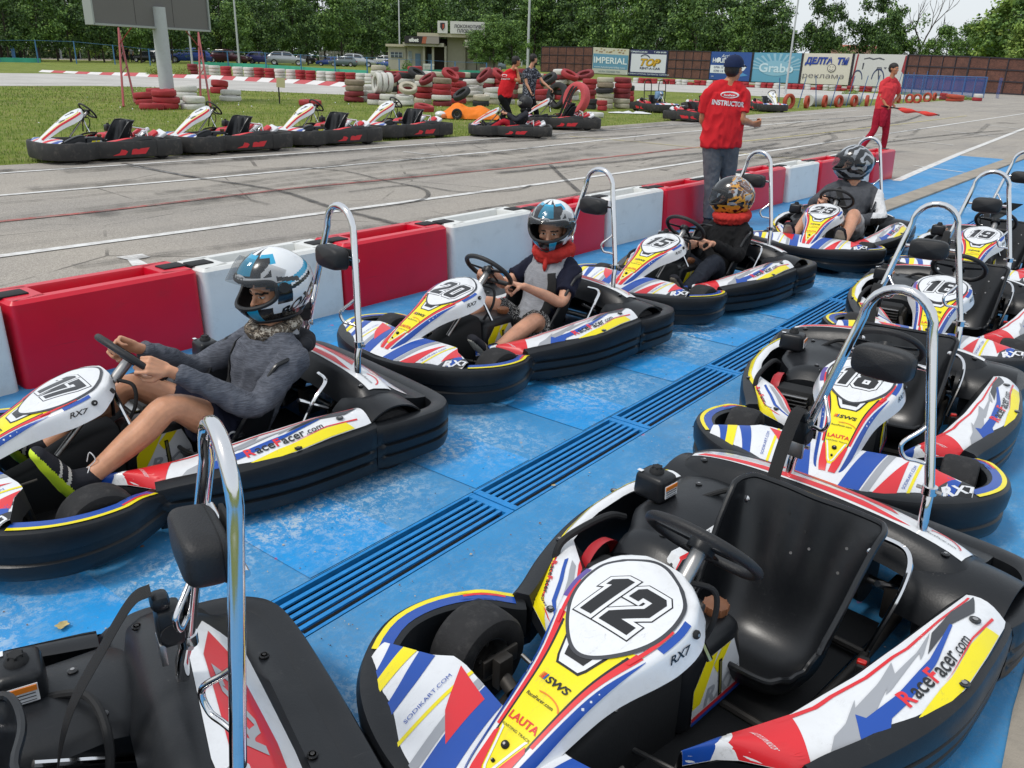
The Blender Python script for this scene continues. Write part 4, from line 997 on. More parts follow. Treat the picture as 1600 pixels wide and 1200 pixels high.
# ---- chassis
def make_chassis(root, style):
    b = MB(); b.box((.0, -.33, .040), (.56, .82, .008), PLM); b.box((0, .3, .036), (.50, .5, .006), PLM)
    for s in (-1, 1):
        b.tube(spline([(s*.13, -.80, .10), (s*.20, -.70, .06), (s*.29, -.45, .055), (s*.27, -.1, .055), (s*.28, .3, .06), (s*.28, .62, .09)], 6), .014, GRM, 10)
        b.tube([(s*.13, -.80, .10), (s*.13, -.90, .13)], .010, GRM, 8)
        b.tube([(s*.26, -.50, .09), (s*.36, -.48, .12)], .020, GRM, 10); b.box((s*.31, -.49, .12), (.03, .05, .09), GRM, bev=.006)
        b.tube([(s*.05, -.44, .10), (s*.31, -.42, .13)], .006, STE, 8)
        b.box((s*.335, -.475, .13), (.012, .12, .05), GRM, bev=.004)
    b.tube([(-.28, -.62, .05), (.28, -.62, .05)], .012, GRM, 8); b.tube([(-.27, -.1, .05), (.27, -.1, .05)], .012, GRM, 8); b.tube([(-.27, .35, .06), (.27, .35, .06)], .012, GRM, 8)
    b.tube([(-.56, .60, .135), (.56, .60, .135)], .015, STE, 12)
    b.tube([(.15, .60, .135), (.165, .60, .135)], .075, GRM, 20)
    b.box((-.12, .60, .11), (.05, .09, .12), GRM, bev=.01); b.box((.25, .60, .11), (.05, .09, .12), GRM, bev=.01)
    for s in (-1, 1): b.tube([(s*.20+.075, .33, .30), (s*.22+.06, .60, .16)], .009, CHR, 8)
    b.build('chassis', root)
    b = MB(); b.tube(spline([(-.02, .42, .16), (-.10, .46, .30), (-.22, .44, .34), (-.30, .36, .31), (-.33, .28, .30)], 8), .009, PLM, 8); b.build('fuel_hose', root)
    b = MB(); b.tube(spline([(.30, .28, .12), (.33, .36, .30), (.30, .44, .36), (.2, .47, .36)], 8), .008, CHR, 8); b.build('seat_stay', root)
    for s in (-1, 1):   # pedals
        b = MB(); x = s*.20; y = -.66
        b.tube([(x-.065, y, .205), (x+.065, y, .205)], .0085, STE, 8)
        for k in range(9): b.tube([(x-.055+k*.0135, y, .205), (x-.052+k*.0135, y, .205)], .0100, CHR, 8)
        b.tube([(x-s*.06, y, .205), (x-s*.065, y+.03, .13), (x-s*.06, y+.04, .06)], .007, GRM, 8); b.tube([(x-s*.06, y, .205), (x-s*.05, y+.07, .215)], .005, GRM, 8)
        b.build('pedal', root)
    # moulded console between the legs
    b = MB(); dt = .012
    def con(u, v):
        y = lerp(-.70, -.285, u); w_ = lerp(.05, .085, u); zt = lerp(.19, .30, smooth(u)); a = PI*v
        ca = math.cos(a); sa = math.sin(a); return Vector((w_*(abs(ca)**.35)*(1 if ca > 0 else -1), y, .04+(zt-.04)*abs(sa)**.35))
    b.grid(con, 14, 16, PLM if style == 'rx' else PLA, flip=True); b.grid(lambda u, v: lerp(con(0, v), Vector((0, -.70, .06)), u), 1, 16, PLM)
    b.build('console', root)
    # fuel tank
    b = MB(); b.box((.0, -.145, .160), (.215, .30, .225), PLA, bev=.034, taper=.80, seg=4)
    tank = b
    b = MB(); b.lathe([(0, .03), (.024, .03), (.032, .024), (.032, .006), (.027, 0), (.027, -.01)], BRN, 20, Matrix.Translation((.028, -.065, .275)))
    for k in range(10): a = 2*PI*k/10; b.box((.028+.031*math.cos(a), -.065+.031*math.sin(a), .290), (.006, .006, .02), BRN, rot=(0, 0, a), bev=.001)
    b.build('tank_cap', root)
    if style in ('rx', 'gt'):
        for s in (1, -1):
            def tm(a, h_, o):  # on the sloping flank of the tank
                k = (h_-.048)/.225; return Vector((s*(lerp(.1075, .086, k)+.0015+o), -.145+s*a*lerp(1, .8, k), h_))
            g = tank
            g.poly([(-.115, .075), (.115, .075), (.115, .16), (.09, .232), (-.06, .232), (-.115, .17)], tm, .001, WHT, .03)
            g.poly([(-.115, .12), (-.08, .12), (-.0, .232), (-.06, .232), (-.115, .17)], tm, .002, YEL, .03); g.poly([(.02, .232), (.07, .232), (.0, .17), (-.02, .20)], tm, .002, YEL, .03)
            g.poly([(-.115, .075), (.115, .075), (.115, .086), (-.115, .086)], tm, .0022, BLU, .03); g.poly([(-.115, .086), (.115, .086), (.115, .097), (-.115, .097)], tm, .0022, RED, .03)
            g.text('RX7' if style == 'rx' else 'GT', tm, .0026, GRY, (.01, .125), .045, offset=.03, shear=.3, xscale=1.35)
            g.poly([(.005, .10), (.022, .10), (.022, .205), (.005, .205)], tm, .0032, BLK, .04); g.poly([(.009, .105), (.018, .105), (.018, .20), (.009, .20)], tm, .0042, FUEL, .04)
    tank.build('fuel_tank', root)
def make_engine(root, style):
    cm = PLA if style == 'rx' else FRED
    b = MB(); b.box((-.30, .02, .13), (.20, .22, .16), GRM, bev=.02); b.box((-.30, -.05, .17), (.17, .10, .13), PLM, bev=.02)
    for k in range(6): b.box((-.30, -.115-k*.0, .12+k*.018), (.13, .03, .006), STE, bev=.001)
    b.tube(spline([(-.22, -.10, .17), (-.20, -.16, .12), (-.26, -.18, .09), (-.35, -.12, .09)], 6), .012, GRM, 8)
    b.tube([(-.34, .14, .12), (-.40, .30, .12), (-.40, .45, .14)], .02, STE, 10)
    b.build('engine', root)
    # fan shroud facing outwards
    b = MB(); M = Matrix.Translation((-.405, -.01, .185)) @ Matrix.Rotation(-PI/2, 4, 'Y')
    b.lathe([(.085, -.03), (.082, 0), (.070, .012), (.066, .012)], CRED, 28, M); b.lathe([(0, .003), (.066, .003)], PLM, 20, M)
    for k in range(7): r_ = .012+k*.0095; b.tube([M @ Vector((r_*math.cos(a), r_*math.sin(a), .014-.006*k/7)) for a in [2*PI*i/24 for i in range(24)]], .0026, CRED, 5, closed=True)
    for k in range(8): a = PI*k/4; b.tube([M @ Vector((0, 0, .016)), M @ Vector((.07*math.cos(a), .07*math.sin(a), .010))], .0026, CRED, 5)
    b.build('fan_shroud', root)
    b = MB(); b.tube(spline([(-.47, -.13, .20), (-.47, -.10, .262), (-.46, .0, .285), (-.45, .10, .285), (-.44, .16, .26)], 6), .011, PLM, 8); b.build('guard_bar', root)
    # cowl over the engine with the petrol box
    b = MB()
    def cw(u, v):
        x = lerp(-.155, lerp(-.385, -.465, smooth(v*3-.3)), u); y = lerp(.02, .53, v); e = .045*math.exp(-((u-.5)/.33)**4)
        z = .255+.045*math.sin(PI*min(1, u*1.02))**.5+.02*smooth((v-.2)/.4)-.05*smooth((.10-v)/.10)-.02*smooth((v-.9)/.1)
        return Vector((x+.02*math.sin(PI*v), y, z))
    b.grid(cw, 18, 18, cm, flip=False)
    for e in (0, 1):
        b.grid(lambda u, v: cw(e, u)-Vector((0, 0, v*(cw(e, u).z-.12))), 18, 3, cm, flip=(e == 0)); b.grid(lambda u, v: cw(u, e)-Vector((0, 0, v*(cw(u, e).z-(.17 if e == 0 else .12)))), 18, 3, cm, flip=(e == 1))
    g = b; cmap = lambda x, y, h: cw((-.155-x)/.31, (y-.02)/.51)+Vector((0, 0, h))
    if style == 'rx':
        g.poly([(-.175, .04), (-.225, .035), (-.205, .27), (-.17, .26)], cmap, .0015, WHT, .03); g.poly([(-.175, .04), (-.188, .04), (-.185, .265), (-.17, .26)], cmap, .0025, RED, .03)
        g.text('RaceFacer', cmap, .003, BLK, (-.203, .21), .008, rot=PI/2)
    else: g.text('GT', cmap, .003, WHT, (-.2, .2), .03, rot=PI/2)
    g.build('engine_cowl', root)
    if style == 'rx':
        for x_, y_ in ((-.19, .30), (-.36, .42), (-.20, .46), (-.30, .10)):
            p = cmap(x_, y_, .001); bl = MB(); bl.tube([p, p+Vector((0, 0, .004)), p+Vector((0, 0, .006))], [.011, .011, .007], BLK, 14); bl.tube([p+Vector((0, 0, .005)), p+Vector((0, 0, .0075))], .0045, STE, 8); bl.build('bolt', root)
    b = MB(); b.box((-.415, .275, .345), (.115, .095, .085), PLA, bev=.018, seg=3, taper=.92); b.lathe([(0, .022), (.013, .022), (.015, .016), (.022, .010), (.024, 0)], PLM, 16, Matrix.Translation((-.415, .275, .386)))
    for k in range(6): a = PI*k/3; b.box((-.415+.014*math.cos(a), .275+.014*math.sin(a), .402), (.005, .005, .012), PLM, bev=.001)
    if style == 'rx':
        b.box((-.455, .245, .389), (.018, .014, .001), WHT); b.box((-.356, .275, .345), (.002, .062, .040), WHT, rot=(0, -.07, 0)); b.box((-.3548, .275, .357), (.002, .058, .012), ORG, rot=(0, -.07, 0))
        for k_ in range(3): b.box((-.3546, .275, .345-k_*.008), (.002, .050, .0018), DGR, rot=(0, -.07, 0))
    b.build('petrol_box', root)
def proto_belt(root):
    belt(root, [(-.118, .575, .615), (-.12, .54, .60), (-.115, .48, .52), (-.10, .41, .42), (-.10, .37, .30), (-.12, .36, .18)], .042, 'shoulder_strap', flat=(0, -.5, .8))
def make_kart(number, style='rx', turn=0, steer=0, belts=True, name='racing_kart'):
    root = empty(name)
    make_front(root, style); make_fairing(root, style); make_nose(root, number, style); make_pods(root, style); make_rear(root, style)
    for s in (-1, 1):
        make_wheel('front_wheel', root, (s*.405, -.49, .125), .125, .125, steer); make_wheel('rear_wheel', root, (s*.43, .60, .135), .135, .19)
    make_seat(root); make_steering(root, turn); make_chassis(root, style); make_engine(root, style)
    if style == 'rx': make_hoop(root); proto_belt(root)
    # buckle beside the seat
    b = MB(); b.box((.335, .16, .155), (.028, .04, .055), PLM, rot=(.3, 0, .2), bev=.006); b.box((.335, .148, .178), (.024, .014, .02), BRED, rot=(.3, 0, .2), bev=.004); b.build('belt_buckle', root)
    if style == 'rx': belt(root, [(.30, .30, .09), (.32, .24, .12), (.335, .17, .15)], .04, 'buckle_strap', flat=(1, 0, 0))
    return root
def kart_belt(root, pts, **kw): return belt(root, pts, **kw)
NUM_PARTS = ('number_label',)
def place(o, x, y, yaw): o.location = (x, y, 0); o.rotation_euler = (0, 0, math.radians(yaw)); return o
POSE = dict(k12=(-.70, 1.80, -6.5), k18=(-.875, 3.66, 7.5), kB=(-1.437, .044, -20), k16=(-.99, 5.5, 6), k19=(-1.15, 7.53, 2), k20=(-2.82, 3.52, -4.5), k15=(-2.67, 5.44, -5), k23=(-2.44, 7.72, 5.4), k17=(-2.85, 1.57, -7.5))
LAB = dict(k12='empty kart number 12 with black bucket seat, nearest on the blue floor', k18='empty kart number 18 parked just behind kart 12, its hoop and headrest before the panel',
           k16='empty kart number 16 parked third in the right row behind kart 18', k19='empty kart number 19 partly cut off behind kart 16',
           k20='kart number 20 carrying the child in a red neck collar', k15='kart number 15 carrying the driver in black with an orange and silver helmet',
           k23='kart number 23 carrying the driver in a grey shirt and turned helmet', k17='kart number 17 carrying the driver in a grey sweater and white blue helmet')
LAB['kB'] = 'kart cut off at the lower left corner, seen from behind its padded headrest'
KART = {}
first = None
DIG = {'1': ([(1.6, 0), (4.2, 0), (4.2, 10), (2.6, 10), (.6, 8.4), (.6, 6.9), (1.6, 7.3)],),
 '2': ([(0, 0), (6.2, 0), (6.2, 2.1), (3.0, 2.1), (6.2, 5.1), (6.2, 9), (5.2, 10), (1, 10), (0, 9), (0, 6.8), (2.1, 6.8), (2.1, 7.9), (4.1, 7.9), (4.1, 6.1), (0, 2.3)],),
 '3': ([(1, 0), (5.2, 0), (6.2, 1), (6.2, 4.3), (5.5, 5), (6.2, 5.7), (6.2, 9), (5.2, 10), (1, 10), (0, 9), (0, 7.0), (2.1, 7.0), (2.1, 7.9), (4.1, 7.9), (4.1, 6.0), (2.2, 6.0), (2.2, 4.0), (4.1, 4.0), (4.1, 2.1), (2.1, 2.1), (2.1, 3.0), (0, 3.0), (0, 1)],),
 '5': ([(1, 0), (5.2, 0), (6.2, 1), (6.2, 5.4), (5.2, 6.4), (2.1, 6.4), (2.1, 7.9), (6.0, 7.9), (6.0, 10), (0, 10), (0, 4.4), (4.1, 4.4), (4.1, 2.1), (2.1, 2.1), (2.1, 3.0), (0, 3.0), (0, 1)],),
 '6': ([(1, 0), (5.2, 0), (6.2, 1), (6.2, 5.2), (5.2, 6.2), (2.1, 6.2), (2.1, 7.9), (4.1, 7.9), (4.1, 7.1), (6.2, 7.1), (6.2, 9), (5.2, 10), (1, 10), (0, 9), (0, 1)], [(2.1, 2.0), (2.1, 4.3), (4.1, 4.3), (4.1, 2.0)]),
 '7': ([(1.2, 0), (3.5, 0), (6.2, 7.4), (6.2, 10), (0, 10), (0, 7.0), (1.9, 7.0), (1.9, 7.9), (3.9, 7.9)],),
 '8': ([(1, 0), (5.2, 0), (6.2, 1), (6.2, 4.3), (5.5, 5), (6.2, 5.7), (6.2, 9), (5.2, 10), (1, 10), (0, 9), (0, 5.7), (.7, 5), (0, 4.3), (0, 1)], [(2.1, 1.9), (2.1, 4.1), (4.1, 4.1), (4.1, 1.9)], [(2.1, 5.9), (2.1, 8.1), (4.1, 8.1), (4.1, 5.9)]),
 '0': ([(1, 0), (5.2, 0), (6.2, 1), (6.2, 9), (5.2, 10), (1, 10), (0, 9), (0, 1)], [(2.1, 2.0), (2.1, 8.0), (4.1, 8.0), (4.1, 2.0)])}
DIG['9'] = tuple([(6.2-x, 10-y) for x, y in lp] for lp in DIG['6'])
def grow(lp, d):
    "moves every edge of the loop outwards (to its right) by d, mitred"
    n = len(lp); out = []
    for i in range(n):
        p0, p1, p2 = Vector(lp[i-1]), Vector(lp[i]), Vector(lp[(i+1) % n]); a = (p1-p0).normalized(); b_ = (p2-p1).normalized(); n1 = Vector((a.y, -a.x)); n2 = Vector((b_.y, -b_.x)); m_ = (n1+n2).normalized(); k_ = d/max(.35, m_.dot(n1)); out.append(tuple(p1+m_*k_))
    return out
def digits(b, number, mp, h, mt, at, size, d, shear=.22, L=.02):
    u = size/10; wds = [5.4 if c == '1' else 8.0 for c in number]; x = -sum(wds)/2+.9
    for c, w_ in zip(number, wds):
        off = x+(-.6 if c == '1' else 0); lps = [grow(lp, d) for lp in DIG[c]]
        v, t = poly_tris([[((px+off+(py-5)*shear)*u+at[0], (py-5)*u+at[1]) for px, py in lp] for lp in lps]); b.sticker((v, t), mp, h, mt, L); x += w_
def number_label(root, number):
    t = MB(); h = .0012; c = (0, NL*.770)
    for d, k_, mt_ in ((.98, 5.0, BLK), (.74, 5.5, WHT), (0, 6.0, BLK)): digits(t, number, NM, h*k_, mt_, c, .122, d)
    return t.build('number_label', root)
proto = make_kart(None)
for i, k in enumerate(('k12', 'k18', 'k16', 'k19', 'k20', 'k15', 'k23', 'k17', 'kB')):
    r = proto if i == 0 else copy_tree(proto)
    KART[k] = r
for c_ in list(KART['kB'].children):
    if c_.name.startswith('rear_cowl'): bpy.data.objects.remove(c_)
make_cowl(KART['kB'], 'b')
for c_ in KART['kB'].children:
    if c_.name.startswith('petrol_box'): c_.location = (.075, .05, 0)
    if c_.name.startswith('side_pod') and sum(v.co.x for v in c_.data.vertices) < 0:
        c_.data = c_.data.copy()
        for i_ in range(len(c_.data.materials)): c_.data.materials[i_] = PLA
for k, r in KART.items():
    number_label(r, k[1:] if k != 'kB' else '10'); place(r, *POSE[k]); tag(r, LAB[k], 'kart', 'rental karts lined up in the pit')
# ================================================================ people
from mathutils.bvhtree import BVHTree
def fabric(name, col, var=.12, streak=0, bump=.4, bs=350, rough=.85, dirt=0):
    if name in MATS: return MATS[name]
    c = srgb(col); mt = mat(name, c, rough, var=var, vscale=14, bump=bump, bscale=bs, dirt=dirt, spec=.25)
    if streak:
        b = NB(mt); P = b.n['Principled BSDF']; old = P.inputs['Base Color'].links[0].from_socket
        n = b.noise(b.coords(scale=(30, 30, 330)), 1, 4, .75); f = b.ramp(n, .35, .65)
        P_ = b.mix(b.math('MULTIPLY', f, streak), old, tuple(min(1, x*3.2+.05) for x in c)); b.link(P_, P.inputs['Base Color'])
    return mt
def skin(name, col):
    if name in MATS: return MATS[name]
    c = srgb(col); mt = mat(name, c, .45, var=.16, vscale=16, dirt=.18, dirtcol=(.36, .13, .08), bump=.12, bscale=300, spec=.4)
    P = mt.node_tree.nodes['Principled BSDF']; P.inputs['Subsurface Weight'].default_value = .12; P.inputs['Subsurface Radius'].default_value = (.02, .008, .004); P.inputs['Subsurface Scale'].default_value = .3
    return mt
SK1 = skin('skin_tan', 'cb9474'); SK2 = skin('skin_light', 'c9957a'); SK3 = skin('skin_warm', 'b57a58')
M_LIP = mat('lips', srgb('9c5a4c'), .5); M_EYEW = mat('eye_white', srgb('d8d2cc'), .3); M_EYED = mat('eye_dark', (.015, .01, .008), .2); M_BROW = mat('brow', (.03, .02, .015), .9)
M_HAIR = mat('dark_hair', (.012, .009, .008), .6, bump=.8, bscale=120)
V = Vector
def cap(b, p0, r0, p1, r1, n=14, m=None, e0=True, e1=True):
    p0, p1 = V(p0), V(p1); d = (p1-p0); L = d.length or 1e-4; d = d/L; P = []; R_ = []
    if e0:
        for k in range(4): a = PI/2*(1-k/4); P.append(p0-d*r0*math.sin(a)); R_.append(max(1e-4, r0*math.cos(a)))
    P.append(p0); R_.append(r0); P.append(p1); R_.append(r1)
    if e1:
        for k in range(1, 5): a = PI/2*k/4; P.append(p1+d*r1*math.sin(a)); R_.append(max(1e-4, r1*math.cos(a)))
    b.tube(P, R_, m, n); return b
def chain(b, pts, rs, e0=True, e1=True, m=None, flat=None, n=16, sub=5):
    "a limb through the joints with radii (or (wide, deep) pairs), smoothed"
    tup = [r if isinstance(r, tuple) else (r, r) for r in rs]
    P = [V(p) for p in pts]; out = []; R_ = []
    S = spline(P, sub)
    for i, p in enumerate(S):
        k = min(len(tup)-2, i//sub); f = (i-k*sub)/sub; f = f*f*(3-2*f)
        R_.append((lerp(tup[k][0], tup[k+1][0], f), lerp(tup[k][1], tup[k+1][1], f)))
    if e0:
        d = (S[0]-S[1]).normalized(); r = R_[0]
        pre = [(S[0]+d*min(r)*math.sin(PI/2*k/4), (max(1e-4, r[0]*math.cos(PI/2*k/4)), max(1e-4, r[1]*math.cos(PI/2*k/4)))) for k in (4, 3, 2, 1)]
        S = [p for p, _ in pre]+S; R_ = [q for _, q in pre]+R_
    if e1:
        d = (S[-1]-S[-2]).normalized(); r = R_[-1]
        post = [(S[-1]+d*min(r)*math.sin(PI/2*k/4), (max(1e-4, r[0]*math.cos(PI/2*k/4)), max(1e-4, r[1]*math.cos(PI/2*k/4)))) for k in (1, 2, 3, 4)]
        S = S+[p for p, _ in post]; R_ = R_+[q for _, q in post]
    b.tube(S, R_, m, n, flat=flat); return b
def blob(b, name, parent, m, vox, sm=8, wr=0, wscale=14, seed=0, post=None, matsfn=None):
    "fuses the shapes in b into one continuous skin"
    o = b.build('tmp', None, recalc=True); md = o.modifiers.new('r', 'REMESH'); md.mode = 'VOXEL'; md.voxel_size = vox
    if sm: s2 = o.modifiers.new('s', 'SMOOTH'); s2.factor = .5; s2.iterations = sm
    dg = bpy.context.evaluated_depsgraph_get(); ev = o.evaluated_get(dg); me = bpy.data.meshes.new_from_object(ev)
    bpy.data.objects.remove(o); me.name = name
    if wr:
        so = V((seed*3.1, seed*1.7, seed)); N_ = [v.normal.copy() for v in me.vertices]
        for v, nn in zip(me.vertices, N_):
            p = v.co*wscale+so; q = V((p.x, p.y, p.z*.55))
            w_ = noise.noise(q)*.7+(1-abs(noise.noise(q*1.9+V((5, 5, 5)))*2.2))*.55+noise.noise(q*4.1)*.12
            v.co = v.co+nn*wr*w_
    me.materials.clear(); ms = m if isinstance(m, list) else [m]
    for x in ms: me.materials.append(x)
    ix = [0]*len(me.polygons)
    if matsfn:
        for i, p in enumerate(me.polygons): ix[i] = matsfn(p.center)
    me.polygons.foreach_set('material_index', ix); me.polygons.foreach_set('use_smooth', [True]*len(me.polygons)); me.update()
    r = bpy.data.objects.new(name, me); COL.objects.link(r); r.parent = parent
    return r
def basis(f, u):
    f = V(f).normalized(); u = V(u); l = u.cross(f).normalized()*1; u = f.cross(l).normalized(); return f, u, l   # forward, up, left
def head(b, c, f, u=(0, 0, 1), S=1.0):
    f, u, l = basis(f, u); c = V(c); P = lambda x, y, z: c+l*x*S+f*y*S+u*z*S   # x to its left, y forward, z up
    M = Matrix(((l.x, f.x, u.x, c.x), (l.y, f.y, u.y, c.y), (l.z, f.z, u.z, c.z), (0, 0, 0, 1)))
    E = lambda p, r, n=18: b.ell((0, 0, 0), tuple(x*S for x in r), SK1, n, M=M @ Matrix.Translation(V(p)*S))
    E((0, -.012, .035), (.074, .094, .082)); E((0, .012, .0), (.066, .078, .085)); E((0, .030, -.055), (.050, .055, .050)); E((0, .068, -.088), (.022, .022, .020))
    E((0, .082, .020), (.048, .014, .014))
    for s in (-1, 1):
        E((s*.040, .058, -.018), (.022, .024, .020)); E((s*.030, .078, .004), (.014, .010, .008)); E((s*.074, -.008, .0), (.010, .020, .030))
    cap(b, P(0, .086, .012), .0075*S, P(0, .108, -.026), .012*S, m=SK1); cap(b, P(-.010, .096, -.028), .008*S, P(.010, .096, -.028), .008*S, m=SK1)
    cap(b, P(-.020, .082, -.052), .0065*S, P(.020, .082, -.052), .0065*S, m=SK1); cap(b, P(-.015, .081, -.062), .0070*S, P(.015, .081, -.062), .0070*S, m=SK1)
    def face(p):
        d = (p-c)/S; x, y, z = d.dot(l), d.dot(f), d.dot(u)
        if y < .05: return 0
        for s in (-1, 1):
            if ((x-s*.030)/.0125)**2+((z-.004)/.006)**2 < 1: return 2 if ((x-s*.030)/.0055)**2 > 1 else 3
            if abs(x-s*.031) < .019 and abs(z-.0235+abs(x-s*.026)*.22) < .0042: return 4
        if abs(x) < .023 and abs(z+.057) < .0085-abs(x)*.12: return 1
        return 0
    return face
FMATS = lambda sk: [sk, M_LIP, M_EYEW, M_EYED, M_BROW]
def hand(b, wrist, d, palm, S=1.0, curl=(.9, 1.0, 1.05, 1.1), thumb='grip', side=1):
    """wrist, direction of the knuckles, direction the palm faces; side +1 = left hand"""
    d = V(d).normalized(); pn = V(palm); pn = (pn-d*pn.dot(d)).normalized(); l = d.cross(pn).normalized()*side; w_ = V(wrist)
    for k in range(4):
        o = (k-1.5)*.0195*S; base = w_+d*.082*S+l*(-o)-d*abs(k-1.2)*.004*S
        cap(b, w_+l*(-o)*.55+d*.01*S, .0155*S, base, .0110*S, m=SK1, n=10)
    ln = (.044, .049, .046, .036)
    for k in range(4):
        o = (k-1.5)*.0205*S; p = w_+d*.084*S+l*(-o)-d*abs(k-1.2)*.004*S; c = curl[k] if not isinstance(curl, (int, float)) else curl; dd = d.copy(); r = .0086*S
        for j, f in enumerate((1, .68, .52)):
            R_ = Matrix.Rotation(c*(1.0 if j else .75), 3, l*side*1.0) if False else None
            ax = d.cross(pn).normalized(); dd = (Matrix.Rotation(c*(.8, 1.0, .8)[j], 3, ax) @ dd).normalized()
            q = p+dd*ln[k]*f*S; cap(b, p, r, q, r*.93, m=SK1, n=9); p = q; r *= .93
    # thumb leaves the side of the palm
    t0 = w_+d*.022*S+l*.024*S; 
    if thumb == 'grip': a1 = (d*.55+l*.62+pn*.62).normalized(); a2 = (d*.55-l*.05+pn*.95).normalized(); a3 = (d*.25-l*.5+pn*.85).normalized()
    elif thumb == 'up': a1 = (d*.3+l*.95+pn*.2).normalized(); a2 = (l*1+d*.05).normalized(); a3 = (l*1-d*.1).normalized()
    else: a1 = (d*.7+l*.7+pn*.25).normalized(); a2 = (d*.95+l*.25+pn*.2).normalized(); a3 = d
    p = t0
    for a, L_, r in ((a1, .040, .0135), (a2, .032, .0105), (a3, .026, .0095)):
        q = p+a*L_*S; cap(b, p, r*S, q, r*.92*S, m=SK1, n=9); p = q
def foot(b, ankle, toe, up, S=1.0, m=None, infl=0):
    a, t = V(ankle), V(toe); d = (t-a).normalized(); u = V(up).normalized(); s = d.cross(u).normalized()
    heel = a-d*.045*S-u*.045*S
    chain(b, [heel, heel+d*.09*S, heel+d*.17*S, heel+d*.235*S], [(.034*S+infl, .034*S+infl), (.037*S+infl, .034*S+infl), (.045*S+infl, .028*S+infl), (.036*S+infl, .020*S+infl)], flat=s, m=m, n=16, sub=4)
    cap(b, a+u*.01*S, .038*S+infl, heel+d*.08*S, .036*S+infl, m=m)
def shoe(name, parent, ankle, toe, up, S, mt, sole, stripe=None):
    b = MB(); foot(b, ankle, toe, up, S, mt, .006)
    a, t = V(ankle), V(toe); d = (t-a).normalized(); u = V(up).normalized(); u = (u-d*u.dot(d)).normalized(); s = d.cross(u).normalized(); c0 = a-d*.045*S-u*.045*S
    def mf(p):
        q = p-c0; z = q.dot(u); y = q.dot(d)
        if z < (-.004 if sole is F_LIME else -.018)*S: return 1
        if stripe and abs(y-.10*S-z*.8) < .008*S or stripe and abs(y-.145*S-z*.8) < .006*S: return 2
        return 0
    return blob(b, name, parent, [mt, sole]+([stripe] if stripe else []), .005*S, 4, matsfn=mf)
def wrap_decal(objs, origin, nrm, right, up, reach=.25):
    "carries flat lettering on to the cloth below it"
    vs, fs = [], []
    for o in objs:
        n = len(vs); vs += [v.co.copy() for v in o.data.vertices]; fs += [tuple(i+n for i in p.vertices) for p in o.data.polygons]
    bv = BVHTree.FromPolygons(vs, fs); origin, nrm, right, up = V(origin), V(nrm).normalized(), V(right).normalized(), V(up).normalized(); last = [origin]
    def mp(x, y, h):
        p = origin+right*x+up*y; hit = bv.ray_cast(p+nrm*reach, -nrm, reach*2)
        if hit[0] is None: return last[0]
        last[0] = hit[0]; return hit[0]+nrm*(h+.0015)
    return mp
